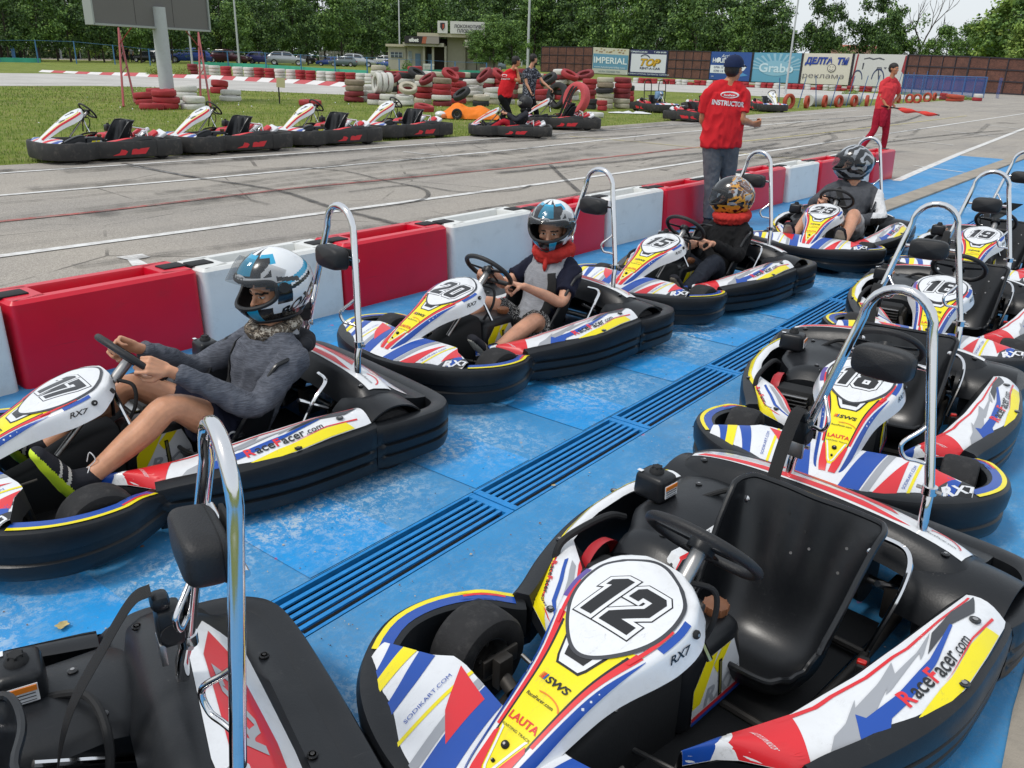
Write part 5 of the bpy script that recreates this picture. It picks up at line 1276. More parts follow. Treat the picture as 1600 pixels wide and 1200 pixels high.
# ---- crash helmets
VIS = bpy.data.materials.new('smoked_visor'); VIS.use_nodes = True; MATS['smoked_visor'] = VIS
P = VIS.node_tree.nodes['Principled BSDF']; P.inputs['Base Color'].default_value = (.06, .065, .07, 1); P.inputs['Roughness'].default_value = .04; P.inputs['Alpha'].default_value = .38
HW = mat('helmet_white', srgb('e4e6e8'), .15, coat=.6); HB = mat('helmet_black', srgb('17181b'), .18, coat=.6); HC = mat('helmet_cyan', srgb('1f9cc4'), .2, coat=.6)
HG = mat('helmet_silver', srgb('a9adb2'), .22, .3, coat=.6); HO = mat('helmet_orange', srgb('cf9334'), .2, coat=.6); HM = mat('helmet_matt_black', srgb('1b1c1e'), .55); LIN = mat('helmet_lining', (.012, .012, .013), .9)
HR_ = mat('helmet_brown', srgb('6a4a3c'), .25, coat=.5)
def helmet(parent, c, f, S=1.0, kind='box', visor=.0, u=(0, 0, 1), tilt=None):
    f, u, l = basis(f, u); c = V(c); root = bpy.data.objects.new('helmet', None)
    def surf(az, el, k=1.0):
        ca, sa, ce, se = math.cos(az), math.sin(az), math.cos(el), math.sin(el)
        rx, ry, rz = .128, .158 if ca > 0 else .150, .143
        x, y, z = sa*ce*rx, ca*ce*ry, se*rz
        if z < 0:
            y += .022*smooth(-z/.07)*max(0, ca)**1.5; x *= 1-.10*smooth(-z/.12)
        y -= .016*smooth((z-.03)/.1)*max(0, -ca)*-1
        return c+(l*x+f*y+u*z)*S*k
    def inopen(az, el): return (abs(az)/1.12)**3.2+(abs(el+.02+.10*(abs(az))**2*-1)/.36)**3.2 < 1
    def mt_(az, el):
        d = math.degrees; A, E = abs(az), el
        if kind == 'box':
            if E < -.36 and A < 1.0: return HC if (.30 < az < .62 or .30 < -az < .62) else HB
            if E > .46 and A < .55+.2*math.sin(E*3): return HC if (A < .42 and .52 < E < 1.12) else (HB if A > .18 or E < 1.05 else HW)
            if .34 < E < .50 and A < .5: return HW
            if .46 < E < 1.02 and .55 < A < 1.05 and abs(E-.30-(A-.55)*.9) > .09: return HB
            if .46 < E < 1.15 and .55 < A < 1.25: return HC if E > .8 else HW
            if 1.15 < A < 1.75 and -.02 < E-.35+(A-1.15)*.2 < .10: return HB
            if A > 1.0 and abs(E-.30-(A-1.6)*.25) < .075: return HC
            if A > 1.15 and abs(E-.12-(A-1.6)*.25) < .05 and A < 2.3: return HB
            if 1.12 < A < 1.5 and -.30 < E < .30: return HB
            if A > 1.9 and abs(E+.35-(A-2.2)*.5) < .10: return HB
            if E < -.62: return HB
            return HW
        if kind == 'eagle':
            n = noise.noise(V((az*1.6, el*2.2, 3))); n2 = noise.noise(V((az*4, el*5, 9)))
            if E < -.35: return HO if n2 > -.12 else HB
            if A < 1.2: return HB
            if n2 > .28: return HR_
            if n > .12: return HG
            if n > -.10: return HO if n2 > -.1 else HB
            return HG if n2 > .1 else HR_
        if kind == 'swirl':
            r_ = math.hypot(az*(1 if az > 0 else -1)-1.75, (el-.15)*1.2); a = math.atan2(el-.15, A-1.75)
            return HG if math.sin(r_*11+a*2.0+noise.noise(V((az*3, el*3, 1)))*2.2) > .35 else HB
        return HM
    b = MB(); NU, NV = 168, 96
    def fn(i, j): return surf(lerp(-PI, PI, i), lerp(-.98, PI/2, j))
    vs = []; 
    for i in range(NU):
        for j in range(NV+1): vs.append(fn(i/NU, j/NV))
    gr = {}
    for i in range(NU):
        for j in range(NV):
            az, el = lerp(-PI, PI, (i+.5)/NU), lerp(-.98, PI/2, (j+.5)/NV)
            if inopen(az, el): continue
            q = ((i)*(NV+1)+j, ((i+1) % NU)*(NV+1)+j, ((i+1) % NU)*(NV+1)+j+1, i*(NV+1)+j+1)
            gr.setdefault(mt_(az, el), []).append(q)
    first = True
    for g_, fs in gr.items():
        if first: b.add(vs, fs, g_); first = False
        else:
            k = b.mi(g_); b.f += fs; b.m += [k]*len(fs); b.sm += [True]*len(fs)
    hs = b.build('helmet', parent)
    # lining: inner skin with the same hole
    b = MB(); NU2, NV2 = 60, 36; vs = [surf(lerp(-PI, PI, i/NU2), lerp(-.98, PI/2, j/NV2), .93) for i in range(NU2) for j in range(NV2+1)]; fs = []
    for i in range(NU2):
        for j in range(NV2):
            az, el = lerp(-PI, PI, (i+.5)/NU2), lerp(-.98, PI/2, (j+.5)/NV2)
            if (abs(az)/1.0)**3+(abs(el+.02)/.30)**3 < 1: continue
            fs.append((i*(NV2+1)+j+1, ((i+1) % NU2)*(NV2+1)+j+1, ((i+1) % NU2)*(NV2+1)+j, i*(NV2+1)+j))
    b.add(vs, fs, LIN)
    ed = []
    for k in range(64):
        a = 2*PI*k/64; ca, sa = math.cos(a), math.sin(a); X = 1.12*abs(ca)**.62*(1 if ca > 0 else -1); Y = .36*abs(sa)**.62*(1 if sa > 0 else -1)
        ed.append(surf(X, Y-.02+.10*X*X, .985))
    b.tube(ed, .0085*S, HM, 8, closed=True)
    low = [surf(2*PI*k/48-PI, -.98, .985) for k in range(48)]; b.tube(low, .010*S, HM, 8, closed=True)
    b.build('helmet_lining', hs)
    # visor hinged at the temples and lifted by `visor`
    ax = l; R_ = Matrix.Rotation(visor, 3, -ax) if True else None
    def vis(uu, vv):
        az = lerp(-1.30, 1.30, uu); el = lerp(-.34, .42, vv)*(1-.22*(abs(az)/1.3)**3)-.02+.10*az*az; p = surf(az, el, 1.025); piv = c+f*.01*S+u*.035*S
        return piv+(Matrix.Rotation(visor, 3, l) @ (p-piv)) if False else piv+(Matrix.Rotation(-visor, 3, l) @ (p-piv))
    if kind != 'plain':
        b = MB(); b.grid(vis, 30, 10, VIS); b.build('visor', hs)
        b = MB()
        for s in (-1, 1):
            p = surf(s*1.30, .14, 1.02); q = surf(s*1.30, .14, 1.05); b.tube([p, q], .020*S, HM, 18); b.build('visor_hinge', hs); b = MB()
    else:
        b = MB(); b.grid(lambda x, y: surf(lerp(-1.2, 1.2, x), lerp(-.36, .38, y)+.1*lerp(-1.2, 1.2, x)**2, 1.015), 24, 10, HB); b.build('visor', hs)
    if kind == 'box':
        b = MB(); sm_ = lambda x, y, h: surf(1.72+x/.15, -.36+y/.14+x*2.2, 1.006+h)
        b.text("BOX'S", lambda x, y, h: surf(1.75-(-x)/.15, -.34+y/.14+x*3.4, 1.008), 0, HB, (0, 0), .040, offset=.04, shear=.2, xscale=1.15)
        b.build('lettering', hs)
        b = MB(); b.poly(circle2(0, .42, .27, .10, 22), lambda x, y, h: surf(x, y, 1.010), 0, HW, .2); b.text("BOX'S", lambda x, y, h: surf(x/.11, .42+y/.13, 1.014), 0, HB, (0, 0), .012, offset=.03); b.build('badge', hs)
    return hs
def collar(parent, c, r, mt, S=1.0, tall=.05, name='neck_collar', wr=.006, f=(0, -1, 0)):
    f, u, l = basis(f, (0, 0, 1)); b = MB(); c = V(c)
    pts = [c+l*math.cos(a)*r*S+f*math.sin(a)*r*1.05*S+u*(.012*math.sin(a)*-1) for a in [2*PI*k/28 for k in range(28)]]
    b.tube(pts, [(tall*.62*S, .040*S)]*28, mt, 14, closed=True, flat=(0, 0, 1)); b.tube([p-u*tall*.5 for p in pts[::2]], .030*S, mt, 10, closed=True)
    return blob(b, name, parent, mt, .007, 4, wr=wr, wscale=22)

def driver(kroot, label, J, cfg):
    """a person seated in a kart; joints are in the kart's own axes"""
    return figure(empty('person', kroot.location, kroot.rotation_euler.z, label=label, cat='person'), J, cfg)
def figure(root, J, cfg):
    S = cfg.get('S', 1)
    sk = cfg['skin']; A = {k: V(v) for k, v in J.items()}
    hipc, neck = A['hip'], A['neck']; lat = (A['shL']-A['shR']).normalized()
    spine = [hipc, lerp(hipc, neck, .35)+V((0, .025, -.01)), lerp(hipc, neck, .72)+V((0, .02, -.005)), lerp(A['shL'], A['shR'], .5)+V((0, 0, .01)), neck]
    sw_ = (A['shL']-A['shR']).length/2
    TR = [(.125*S, .085*S), (.118*S, .082*S), (sw_*.92, .095*S), (sw_*.85, .06*S), (.050*S, .050*S)]
    b = MB(); chain(b, spine, TR, flat=lat, m=sk)
    chain(b, [neck-V((0, 0, .02)), A['head']-V((0, 0, .04))], [.050*S, .048*S], m=sk)
    for q in 'LR': chain(b, [neck+V((0, 0, .005)), lerp(neck, A['sh'+q], .5)+V((0, 0, .012)), A['sh'+q]], [.042*S, .046*S, .044*S], m=sk)
    fc = head(b, A['head'], cfg['face'], S=.98*cfg.get('HS', 1))
    for s, q in ((1, 'L'), (-1, 'R')):
        sh, el, wr = A['sh'+q], A['el'+q], A['wr'+q]
        chain(b, [sh, lerp(sh, el, .5), el, lerp(el, wr, .4), wr], [.047*S, .041*S, .035*S, .034*S, (.026*S, .021*S)], m=sk)
        hd = A.get('hd'+q); palm = cfg.get('palm'+q, V((0, -.5, -.6)))
        hand(b, wr, hd, palm, S*.95, cfg.get('curl', (1.15, 1.2, 1.25, 1.3)), 'grip', s)
        hp = hipc+lat*s*.08*S; kn, an = A['kn'+q], A['an'+q]
        chain(b, [hp, lerp(hp, kn, .5)+V((0, 0, .01)), kn, lerp(kn, an, .35), an], [.080*S, .070*S, .052*S, .053*S, .034*S], m=sk)
        foot(b, an, A['toe'+q], A['up'+q] if 'up'+q in A else V((0, .6, .8)), S*.97, sk)
    vox = cfg.get('vox', .005)
    body = blob(b, 'body', root, FMATS(sk), vox, 4, matsfn=fc)
    # clothes
    o = .012
    b = MB(); sp2 = spine[:4]+[lerp(spine[3], neck, .7)]
    for q in 'LR': chain(b, [neck-V((0, 0, .012)), lerp(neck, A['sh'+q], .5)+V((0, 0, .012)), A['sh'+q]], [.046*S, .058*S, .058*S], m=sk)
    chain(b, sp2, [(x[0]+o+.006, x[1]+o+.008) for x in TR[:4]]+[(.072*S, .066*S)], e0=cfg.get('e0', True), e1=False, flat=lat, m=sk)
    for q in 'LR':
        sh, el, wr = A['sh'+q], A['el'+q], A['wr'+q]; sl = cfg.get('sleeve', 1.0)
        if sl >= 1: chain(b, [sh, lerp(sh, el, .5), el, lerp(el, wr, .5), lerp(el, wr, .90)], [.062*S, .056*S, .052*S, .046*S, .036*S], e1=False, m=sk)
        else: chain(b, [sh, lerp(sh, el, sl*.6), lerp(sh, el, sl)], [.062*S, .060*S, .060*S], e1=False, m=sk)
    if cfg.get('extra'): cfg['extra'](b)
    shirt = blob(b, cfg.get('topname', 'shirt'), root, cfg['top'], max(vox, .006), 5, wr=cfg.get('wr', .008)*1.1, wscale=cfg.get('ws', 13), seed=cfg.get('seed', 0), matsfn=cfg.get('topfn'))
    b = MB(); chain(b, [hipc-V((0, -.02, .03)), hipc+(neck-hipc)*.22], [(.135*S, .095*S), (.130*S, .095*S)], e1=False, flat=lat, m=sk)
    for s, q in ((1, 'L'), (-1, 'R')):
        hp = hipc+lat*s*.08*S; kn, an = A['kn'+q], A['an'+q]; L_ = cfg.get('leg', .5)
        if L_ <= 1: chain(b, [hp, lerp(hp, kn, L_*.5)+V((0, 0, .008)), lerp(hp, kn, L_)], [.098*S, .090*S, .085*S*cfg.get('flare', 1)], e1=False, m=sk)
        else: chain(b, [hp, lerp(hp, kn, .5)+V((0, 0, .008)), kn, lerp(kn, an, .45), lerp(kn, an, .95)], [.095*S, .085*S, .068*S, .062*S, .052*S], e1=False, m=sk)
    trousers = blob(b, cfg.get('botname', 'shorts'), root, cfg['bottom'], max(vox, .006), 5, wr=.008, wscale=14, seed=4, matsfn=cfg.get('botfn'))
    for q in 'LR':
        shoe('shoe', root, A['an'+q], A['toe'+q], A['up'+q] if 'up'+q in A else V((0, .6, .8)), S, *cfg['shoe'])
    return root, shirt, trousers
F_GREY = fabric('heather_grey_knit', '40434b', streak=.5, bump=.5, bs=260); F_NAVY = fabric('navy_cloth', '15182a'); F_DARK = fabric('charcoal_cloth', '2b2c31'); F_BLACK = fabric('black_cloth', '101012')
F_REDC = fabric('red_cloth', 'c7222a', var=.06); F_REDF = fabric('red_fleece', 'b8322c'); F_LTG = fabric('light_grey_cloth', '85878c', streak=.15); F_JEAN = fabric('dark_denim', '1d222c', streak=.08); F_WHITE = fabric('white_cloth', 'd5d6d8', var=.04)
F_KHA = fabric('pale_shorts', '8e8f92', streak=.1); F_GREYT = fabric('grey_trousers', '55575c', streak=.10); F_CRIM = fabric('crimson_overalls', '9c1830'); F_CORAL = fabric('faded_red_cloth', 'cc3a40', var=.08)
F_LIME = mat('shoe_lime', srgb('c4dc28'), .6); F_SOLEW = mat('sole_white', srgb('c9c8c0'), .7); F_SOLEG = mat('sole_grey', srgb('8d8578'), .8); F_SHOEB = fabric('shoe_dark', '25262c')
F_SCARF = fabric('camouflage_cloth', '6d655a', var=.9); F_SCARF.node_tree.nodes
F_PRINT = fabric('printed_black', '18181a', var=.1)
def scarf_mat():
    mt = MATS['camouflage_cloth']; b = NB(mt); P = b.n['Principled BSDF']; co = b.coords(); n = b.noise(co, 26, 4, .65, 1.5)
    r = b.new('ShaderNodeValToRGB'); r.color_ramp.interpolation = 'CONSTANT'; e = r.color_ramp.elements
    e[0].position = 0; e[0].color = srgb('2b2724')+(1,); e[1].position = .43; e[1].color = srgb('7b7062')+(1,); x = e.new(.50); x.color = srgb('4a4038')+(1,); x = e.new(.56); x.color = srgb('b9b0a2')+(1,); x = e.new(.66); x.color = srgb('33302d')+(1,)
    b.link(n, r.inputs[0]); b.link(r.outputs[0], P.inputs['Base Color'])
    mt = MATS['printed_black']; b = NB(mt); P = b.n['Principled BSDF']; n = b.noise(b.coords(scale=(1, 1, 1)), 34, 3, .6, 2.5)
    r = b.new('ShaderNodeValToRGB'); r.color_ramp.interpolation = 'CONSTANT'; e = r.color_ramp.elements; e[0].position = 0; e[0].color = srgb('161618')+(1,); e[1].position = .50; e[1].color = srgb('c8c8c6')+(1,); x = e.new(.535); x.color = srgb('161618')+(1,)
    b.link(n, r.inputs[0]); b.link(r.outputs[0], P.inputs['Base Color'])
scarf_mat()
def rim(x, y): return SW_C+V((1, 0, 0))*x+V((1, 0, 0)).cross(SW_N)*y
# ---- the teenager in kart 17
k = KART['k17']
gL, gR = rim(.135, .02), rim(-.135, .03)
J = dict(hip=(.07, .15, .155), neck=(.065, .335, .525), head=(.06, .377, .695), shL=(.232, .345, .455), shR=(-.10, .35, .455), elL=(.292, .135, .335), elR=(-.185, .13, .36),
         wrL=gL+V((.012, .085, -.038)), wrR=gR+V((-.012, .088, -.034)), hdL=(-.05, -.8, .42), hdR=(.05, -.8, .40), knL=(.205, -.14, .375), knR=(-.115, -.16, .365), anL=(.20, -.455, .185), anR=(-.185, -.49, .17),
         toeL=(.195, -.52, .30), toeR=(-.19, -.56, .28), upL=(0, .9, .42), upR=(0, .9, .42))
def top17(p): return 1 if (p.x > .1 and p.y > .30 and p.z > .40 and False) else 0
P17, shirt, sh17 = driver(k, 'driver in grey heather sweater, navy shorts and lime shoes steering kart 17', J, dict(S=.96, skin=SK1, face=(.08, -1, -.16), top=F_GREY, topname='sweater', bottom=F_NAVY, vox=.0042, leg=.62, seed=2, wr=.010, ws=11, flare=1.05,
    palmL=V((-.75, -.1, -.35)), palmR=V((.75, -.1, -.35)), shoe=(F_SHOEB, F_LIME, F_SOLEW)))
helmet(P17, (.06, .384, .722), (.08, -1, -.10), 1.05, 'box', .62)
collar(P17, (.06, .362, .555), .080, F_SCARF, .92, .042, 'neck_scarf', .009)
b = MB(); chain(b, [(-.06, .43, .50), (.03, .475, .48), (.10, .475, .475), (.19, .42, .49)], [.03, .042, .042, .026], m=F_GREY); chain(b, [(.0, .40, .53), (.06, .425, .525), (.15, .40, .53)], [.02, .028, .02], m=F_LTG)
blob(b, 'hood', P17, [F_DARK, F_LTG], .007, 4, wr=.008, matsfn=lambda p: 1 if p.z > .535 else 0)
b = MB(); mp = wrap_decal([sh17], (.17, .06, .20), (1, -.1, .25), (0, 1, 0), (0, 0, 1), .12)
b.text('C', mp, .001, F_WHITE, (0, 0), .040, offset=.03, L=.008); b.build('emblem', P17)
b = MB()
for q in range(3): b.tube(spline([(.185, -.455+q*.008, .22-q*.012), (.205, -.44, .235-q*.012), (.225, -.455+q*.008, .22-q*.014)], 4), .0022, F_WHITE, 5)
b.tube(spline([(.205, -.44, .235), (.215, -.42, .26), (.20, -.43, .285), (.19, -.44, .25)], 5), .002, F_WHITE, 5); b.build('shoe_lace', P17)
# ---- the child in kart 20
k = KART['k20']; gL, gR = rim(.085, -.085), rim(-.075, -.03)
J = dict(hip=(.07, .11, .150), neck=(.065, .305, .545), head=(.06, .29, .692), shL=(.208, .31, .472), shR=(-.08, .315, .472), elL=(.265, .15, .345), elR=(-.145, .12, .375),
         wrL=gL+V((.055, .065, -.02)), wrR=gR+V((-.035, .09, -.02)), hdL=(-.62, -.7, .25), hdR=(.3, -.85, .25), knL=(.215, -.015, .255), knR=(-.115, -.05, .29), anL=(.205, -.315, .150), anR=(-.18, -.37, .15),
         toeL=(.20, -.395, .235), toeR=(-.18, -.45, .24), upL=(0, .8, .55), upR=(0, .8, .55))
def top20(p): return 1 if (abs(p.x-.06) < .118 and p.y < .35) or (p.z < .28 and p.x < .16) else 0
P20, shirt, sh20 = driver(k, 'child in red neck collar, navy sleeves and printed shorts steering kart 20', J, dict(S=.88, HS=1.0, skin=SK2, face=(.50, -1, -.12), top=[F_NAVY, F_LTG], topfn=top20, topname='t_shirt', sleeve=.68, bottom=F_PRINT, vox=.0042, leg=.72, seed=5, wr=.008, flare=1.15,
    palmL=V((-.2, -.3, -.8)), palmR=V((.2, -.3, -.8)), shoe=(F_SHOEB, F_SOLEW, F_SOLEG)))
helmet(P20, (.06, .29, .722), (.42, -1, -.08), 1.02, 'box', .58)
collar(P20, (.065, .305, .585), .090, F_REDF, .95, .048, wr=.010)
b = MB(); chain(b, [(.10, .20, .555), (.105, .185, .51), (.10, .19, .475)], [.012, .014, .006], m=F_REDF); blob(b, 'collar_knot', P20, F_REDF, .005, 3)
# ---- the driver in black in kart 15
k = KART['k15']; gL, gR = rim(.10, -.09), rim(.02, -.115)
J = dict(hip=(.07, .13, .150), neck=(.065, .39, .53), head=(.06, .385, .675), shL=(.205, .36, .46), shR=(-.075, .41, .455), elL=(.27, .15, .335), elR=(-.12, .20, .36),
         wrL=gL+V((.03, .085, -.04)), wrR=gR+V((-.02, .09, -.045)), hdL=(-.35, -.8, .35), hdR=(.1, -.85, .35), knL=(.215, -.06, .30), knR=(-.115, -.10, .32), anL=(.205, -.39, .15), anR=(-.18, -.43, .15),
         toeL=(.20, -.46, .25), toeR=(-.18, -.50, .25), upL=(0, .85, .5), upR=(0, .85, .5))
P15, _, _ = driver(k, 'driver in black hoodie and dark jeans with orange and silver helmet in kart 15', J, dict(S=.88, HS=.95, skin=SK2, face=(-.9, -.55, -.1), top=F_BLACK, topname='hoodie', bottom=F_JEAN, botname='jeans', vox=.006, leg=1.5, seed=8, wr=.010,
    palmL=V((-.3, -.4, -.7)), palmR=V((.2, -.4, -.7)), shoe=(F_SHOEB, F_SOLEG)))
helmet(P15, (.06, .385, .705), (-.95, -.75, -.06), 1.02, 'eagle', .1); collar(P15, (.065, .385, .57), .098, F_REDF, 1.0, .050, wr=.009)
# ---- the man in kart 23
k = KART['k23']; gR = rim(-.13, .0)
J = dict(hip=(.07, .14, .17), neck=(.055, .36, .61), head=(.04, .345, .765), shL=(.245, .40, .52), shR=(-.14, .34, .53), elL=(.345, .24, .35), elR=(-.22, .12, .43),
         wrL=(.17, -.04, .335), wrR=gR+V((-.02, .09, -.03)), hdL=(-.7, -.7, .0), hdR=(.2, -.85, .3), knL=(.205, -.20, .415), knR=(-.125, -.22, .42), anL=(.215, -.52, .20), anR=(-.20, -.56, .20),
         toeL=(.215, -.60, .33), toeR=(-.20, -.64, .33), upL=(0, .9, .42), upR=(0, .9, .42))
F_POLO = fabric('grey_polo', '4d4f54')
def top23(p):
    if p.x > .30: return 1 if p.z > .36 else 2
    if p.x > .262 and p.z > .42: return 1
    return 0
P23, _, _ = driver(k, 'man in grey polo and pale shorts, helmet turned aside, sitting in kart 23', J, dict(S=1.05, HS=1.08, skin=SK2, face=(-.85, -.65, .05), top=[F_POLO, F_WHITE, F_BLACK], topfn=top23, topname='polo_shirt', sleeve=1.0, bottom=F_KHA, vox=.007, leg=.75, seed=9, wr=.010,
    palmL=V((0, 0, -1)), palmR=V((.6, -.3, -.5)), shoe=(F_SHOEB, F_SOLEG)))
helmet(P23, (.03, .345, .80), (-.85, -.62, .0), 1.13, 'swirl', .15)
# shoulder belts laid over the chest
def body_belt(root, shirt, pts, wd=.040, view=(0, -1, .15), name='shoulder_belt'):
    vs, fs = [v.co.copy() for v in shirt.data.vertices], [tuple(p.vertices) for p in shirt.data.polygons]
    bv = BVHTree.FromPolygons(vs, fs); d = V(view).normalized(); P = spline(pts, 10); out = []; last = None
    for i, p in enumerate(P):
        t = (P[min(i+1, len(P)-1)]-P[max(0, i-1)]).normalized(); n = t.cross(d).normalized()
        row = []
        for k in range(-2, 3):
            q = p+n*wd*k/4; h = bv.ray_cast(q+d*.3, -d, .6)
            row.append((h[0] if h[0] is not None else q)+d*.006)
        out.append(row)
    b = MB(); b.grid(lambda u, v: out[round(u*(len(out)-1))][round(v*4)], len(out)-1, 4, BELT); b.grid(lambda u, v: out[round(u*(len(out)-1))][round(v*4)]-d*.002, len(out)-1, 4, BELT, flip=True)
    return b.build(name, root)
body_belt(P17, [c for c in P17.children if c.name.startswith('sweater')][0], [(-.06, .3, .49), (-.02, .2, .42), (.05, .1, .32), (.12, .1, .22), (.16, .1, .17)])
body_belt(P20, [c for c in P20.children if c.name.startswith('t_shirt')][0], [(.15, .25, .47), (.17, .2, .40), (.17, .12, .30), (.16, .1, .22)])
body_belt(P20, [c for c in P20.children if c.name.startswith('t_shirt')][0], [(-.04, .1, .22), (.04, .05, .21), (.12, .05, .21), (.18, .1, .22)])
body_belt(P23, [c for c in P23.children if c.name.startswith('polo')][0], [(-.06, .3, .57), (.0, .2, .48), (.08, .1, .36), (.17, .1, .26)], .05)
# ================================================================ pit barrier
BR = mat('barrier_red', srgb('ce0a2c'), .36, var=.06, vscale=3, dirt=.16, dirtcol=(.12, .06, .06), bump=.05, bscale=30); BW = mat('barrier_white', srgb('dadbd8'), .42, var=.04, vscale=3, dirt=.30, dirtcol=(.3, .29, .27), bump=.05, bscale=30)
scuffed('barrier_white', (.12, .12, .12), .75, (3, 1.0, 14), .60, .68); scuffed('barrier_red', (.10, .03, .035), .7, (3, 1.0, 14), .60, .68)
BRI = mat('barrier_red_inside', srgb('c9102c'), .35)
def barrier(mt):
    bm = bmesh.new(); bmesh.ops.create_cube(bm, size=1)
    for v in bm.verts:
        k = 1 if v.co.z < 0 else .90; v.co = V((v.co.x*.36*k, v.co.y*.988, v.co.z*.42+.21))
    ve = [e for e in bm.edges if abs(e.verts[0].co.z-e.verts[1].co.z) > .3]
    bmesh.ops.bevel(bm, geom=ve, offset=.035, segments=3, profile=.5, affect='EDGES')
    top = [f for f in bm.faces if f.normal.z > .9][0]
    r = bmesh.ops.inset_region(bm, faces=[top], thickness=.018, depth=.018)
    top = max([f for f in bm.faces if f.normal.z > .9], key=lambda f: f.calc_area())
    bmesh.ops.inset_region(bm, faces=[top], thickness=.055, depth=0)
    top = max([f for f in bm.faces if f.normal.z > .9], key=lambda f: f.calc_area() if f.calc_center_median().z > .4 and len(f.verts) > 4 else 0)
    for v in top.verts:
        if abs(v.co.y) > .30: v.co.y *= .74
    bmesh.ops.inset_region(bm, faces=[top], thickness=.015, depth=-.012)
    bmesh.ops.inset_region(bm, faces=[top], thickness=.022, depth=-.11)
    bmesh.ops.triangulate(bm, faces=[f for f in bm.faces if len(f.verts) > 4])
    bm.verts.index_update(); b = MB(); b.add([v.co for v in bm.verts], [[v.index for v in f.verts] for f in bm.faces], mt, True); bm.free()
    for y in (-.2, .22): b.box((.06, y, .405), (.035, .06, .03), mt, bev=.01)
    root = empty('plastic_barrier'); o = b.build('barrier_body', root)
    for s in (-1, 1):
        q = MB(); q.box((0, s*.425, .441), (.105, .135, .010), PLM, bev=.004); q.box((0, s*.365, .40), (.11, .03, .07), PLM, bev=.004); q.box((0, s*.488, .435), (.08, .018, .02), PLM, bev=.004); q.build('strap', root)
    return root
pr_, pw_ = barrier(BR), barrier(BW)
js = [-3.55, -2.53, -1.53, -.53, .47, 1.48, 2.5, 3.48, 4.5, 5.5, 6.5, 7.53, 8.5, 9.52, 10.55, 11.57, 12.58, 13.58, 14.58]
used = {}
names = {0: 'red', 1: 'white'}
for i in range(2, len(js)-1):
    y = (js[i]+js[i+1])/2; red = (i % 2 == 1); pt = pr_ if red else pw_
    o = pt if pt not in used.values() and not used.get(red) else copy_tree(pt)
    used[red] = pt
    x = interp(y, [1, 3, 5, 7, 10.5, 14.3], [-4.21, -4.17, -4.12, -4.03, -3.97, -3.80])-.18+.012*math.sin(i*2.3)
    o.location = (x, y, 0); o.rotation_euler = (0, 0, -.025*smooth((y-5)/6)+.008*math.sin(i*5))
    nth = ('', '', 'before the first', 'nearest', 'nearest', 'second', 'second', 'third', 'third', 'fourth', 'fourth', 'fifth', 'fifth', 'sixth', 'sixth', 'seventh', 'seventh', 'eighth')[i] if i < 18 else 'farthest'
    who = 'behind the driver of kart 17' if y < 2.3 else ('between karts 17 and 20' if y < 4 else ('beside kart 20' if y < 5.5 else ('beside kart 15' if y < 8 else 'beside kart 23')))
    tag(o, ('red' if red else 'white')+' plastic barrier, '+nth+' of its colour counted from the left edge', 'barrier', ('red' if red else 'white')+' plastic barriers along the pit')
tag(o, 'end red plastic barrier, the last of the row where the blue lane opens', 'barrier', 'red plastic barriers along the pit')
# ================================================================ people standing
def JP(foot, px, py, off=0.0):
    "a joint measured in the upright plane through the feet, moved off metres away from the viewer; relative to the feet"
    d = CR*((px-800)/FPX)+CD*((py-600)/FPX)+CF; n = V((CF.x, CF.y, 0)).normalized()
    t = (foot.dot(n)+off)/d.dot(n); p = V((0, 0, CAM_H))+d*t; return p-foot
IR = V((CR.x, CR.y, 0)).normalized(); AW = V((CF.x, CF.y, 0)).normalized()     # to the right in view, away from the viewer
def hair(parent, c, f, S, kind='short', mt=None):
    f, u, l = basis(f, (0, 0, 1)); c = V(c); M = Matrix(((l.x, f.x, u.x, c.x), (l.y, f.y, u.y, c.y), (l.z, f.z, u.z, c.z), (0, 0, 0, 1)))
    b = MB(); b.ell((0, 0, 0), (.083*S, .098*S, .078*S), M_HAIR, 20, M=M @ Matrix.Translation(V((0, -.020, .046))*S)); b.ell((0, 0, 0), (.079*S, .075*S, .085*S), M_HAIR, 20, M=M @ Matrix.Translation(V((0, -.040, .010))*S))
    return blob(b, 'hair', parent, mt or M_HAIR, .007, 3, wr=.003, wscale=60)
# instructor with his back turned
ft = G(1110, 354); root = empty('person', ft, 0, label='instructor in red shirt, grey trousers and navy cap with his back turned by the barrier', cat='person')
P_ = lambda px, py, o=0: JP(ft, px, py, o)
f_in = (IR*.55+AW*.8).normalized()
J = dict(hip=P_(1126, 226, .0), neck=P_(1139, 129, .02), head=P_(1147, 109, .03), shL=P_(1107, 147, .0), shR=P_(1162, 149, .02), elL=P_(1098, 186, .04), elR=P_(1159, 187, -.06),
         wrL=P_(1104, 205, .26), wrR=P_(1176, 194, .02), hdL=AW*.9+IR*.3, hdR=IR*1+AW*.12+V((0, 0, .12)), knL=P_(1112, 288, -.02), knR=P_(1137, 284, .06), anL=P_(1106, 343, .0), anR=P_(1143, 336, .12))
J['toeL'] = J['anL']+(AW*.6+IR*.3)*.17+V((0, 0, -.04)); J['toeR'] = J['anR']+(AW*.5+IR*.6)*.17+V((0, 0, -.04)); J['upL'] = J['upR'] = (0, 0, 1)
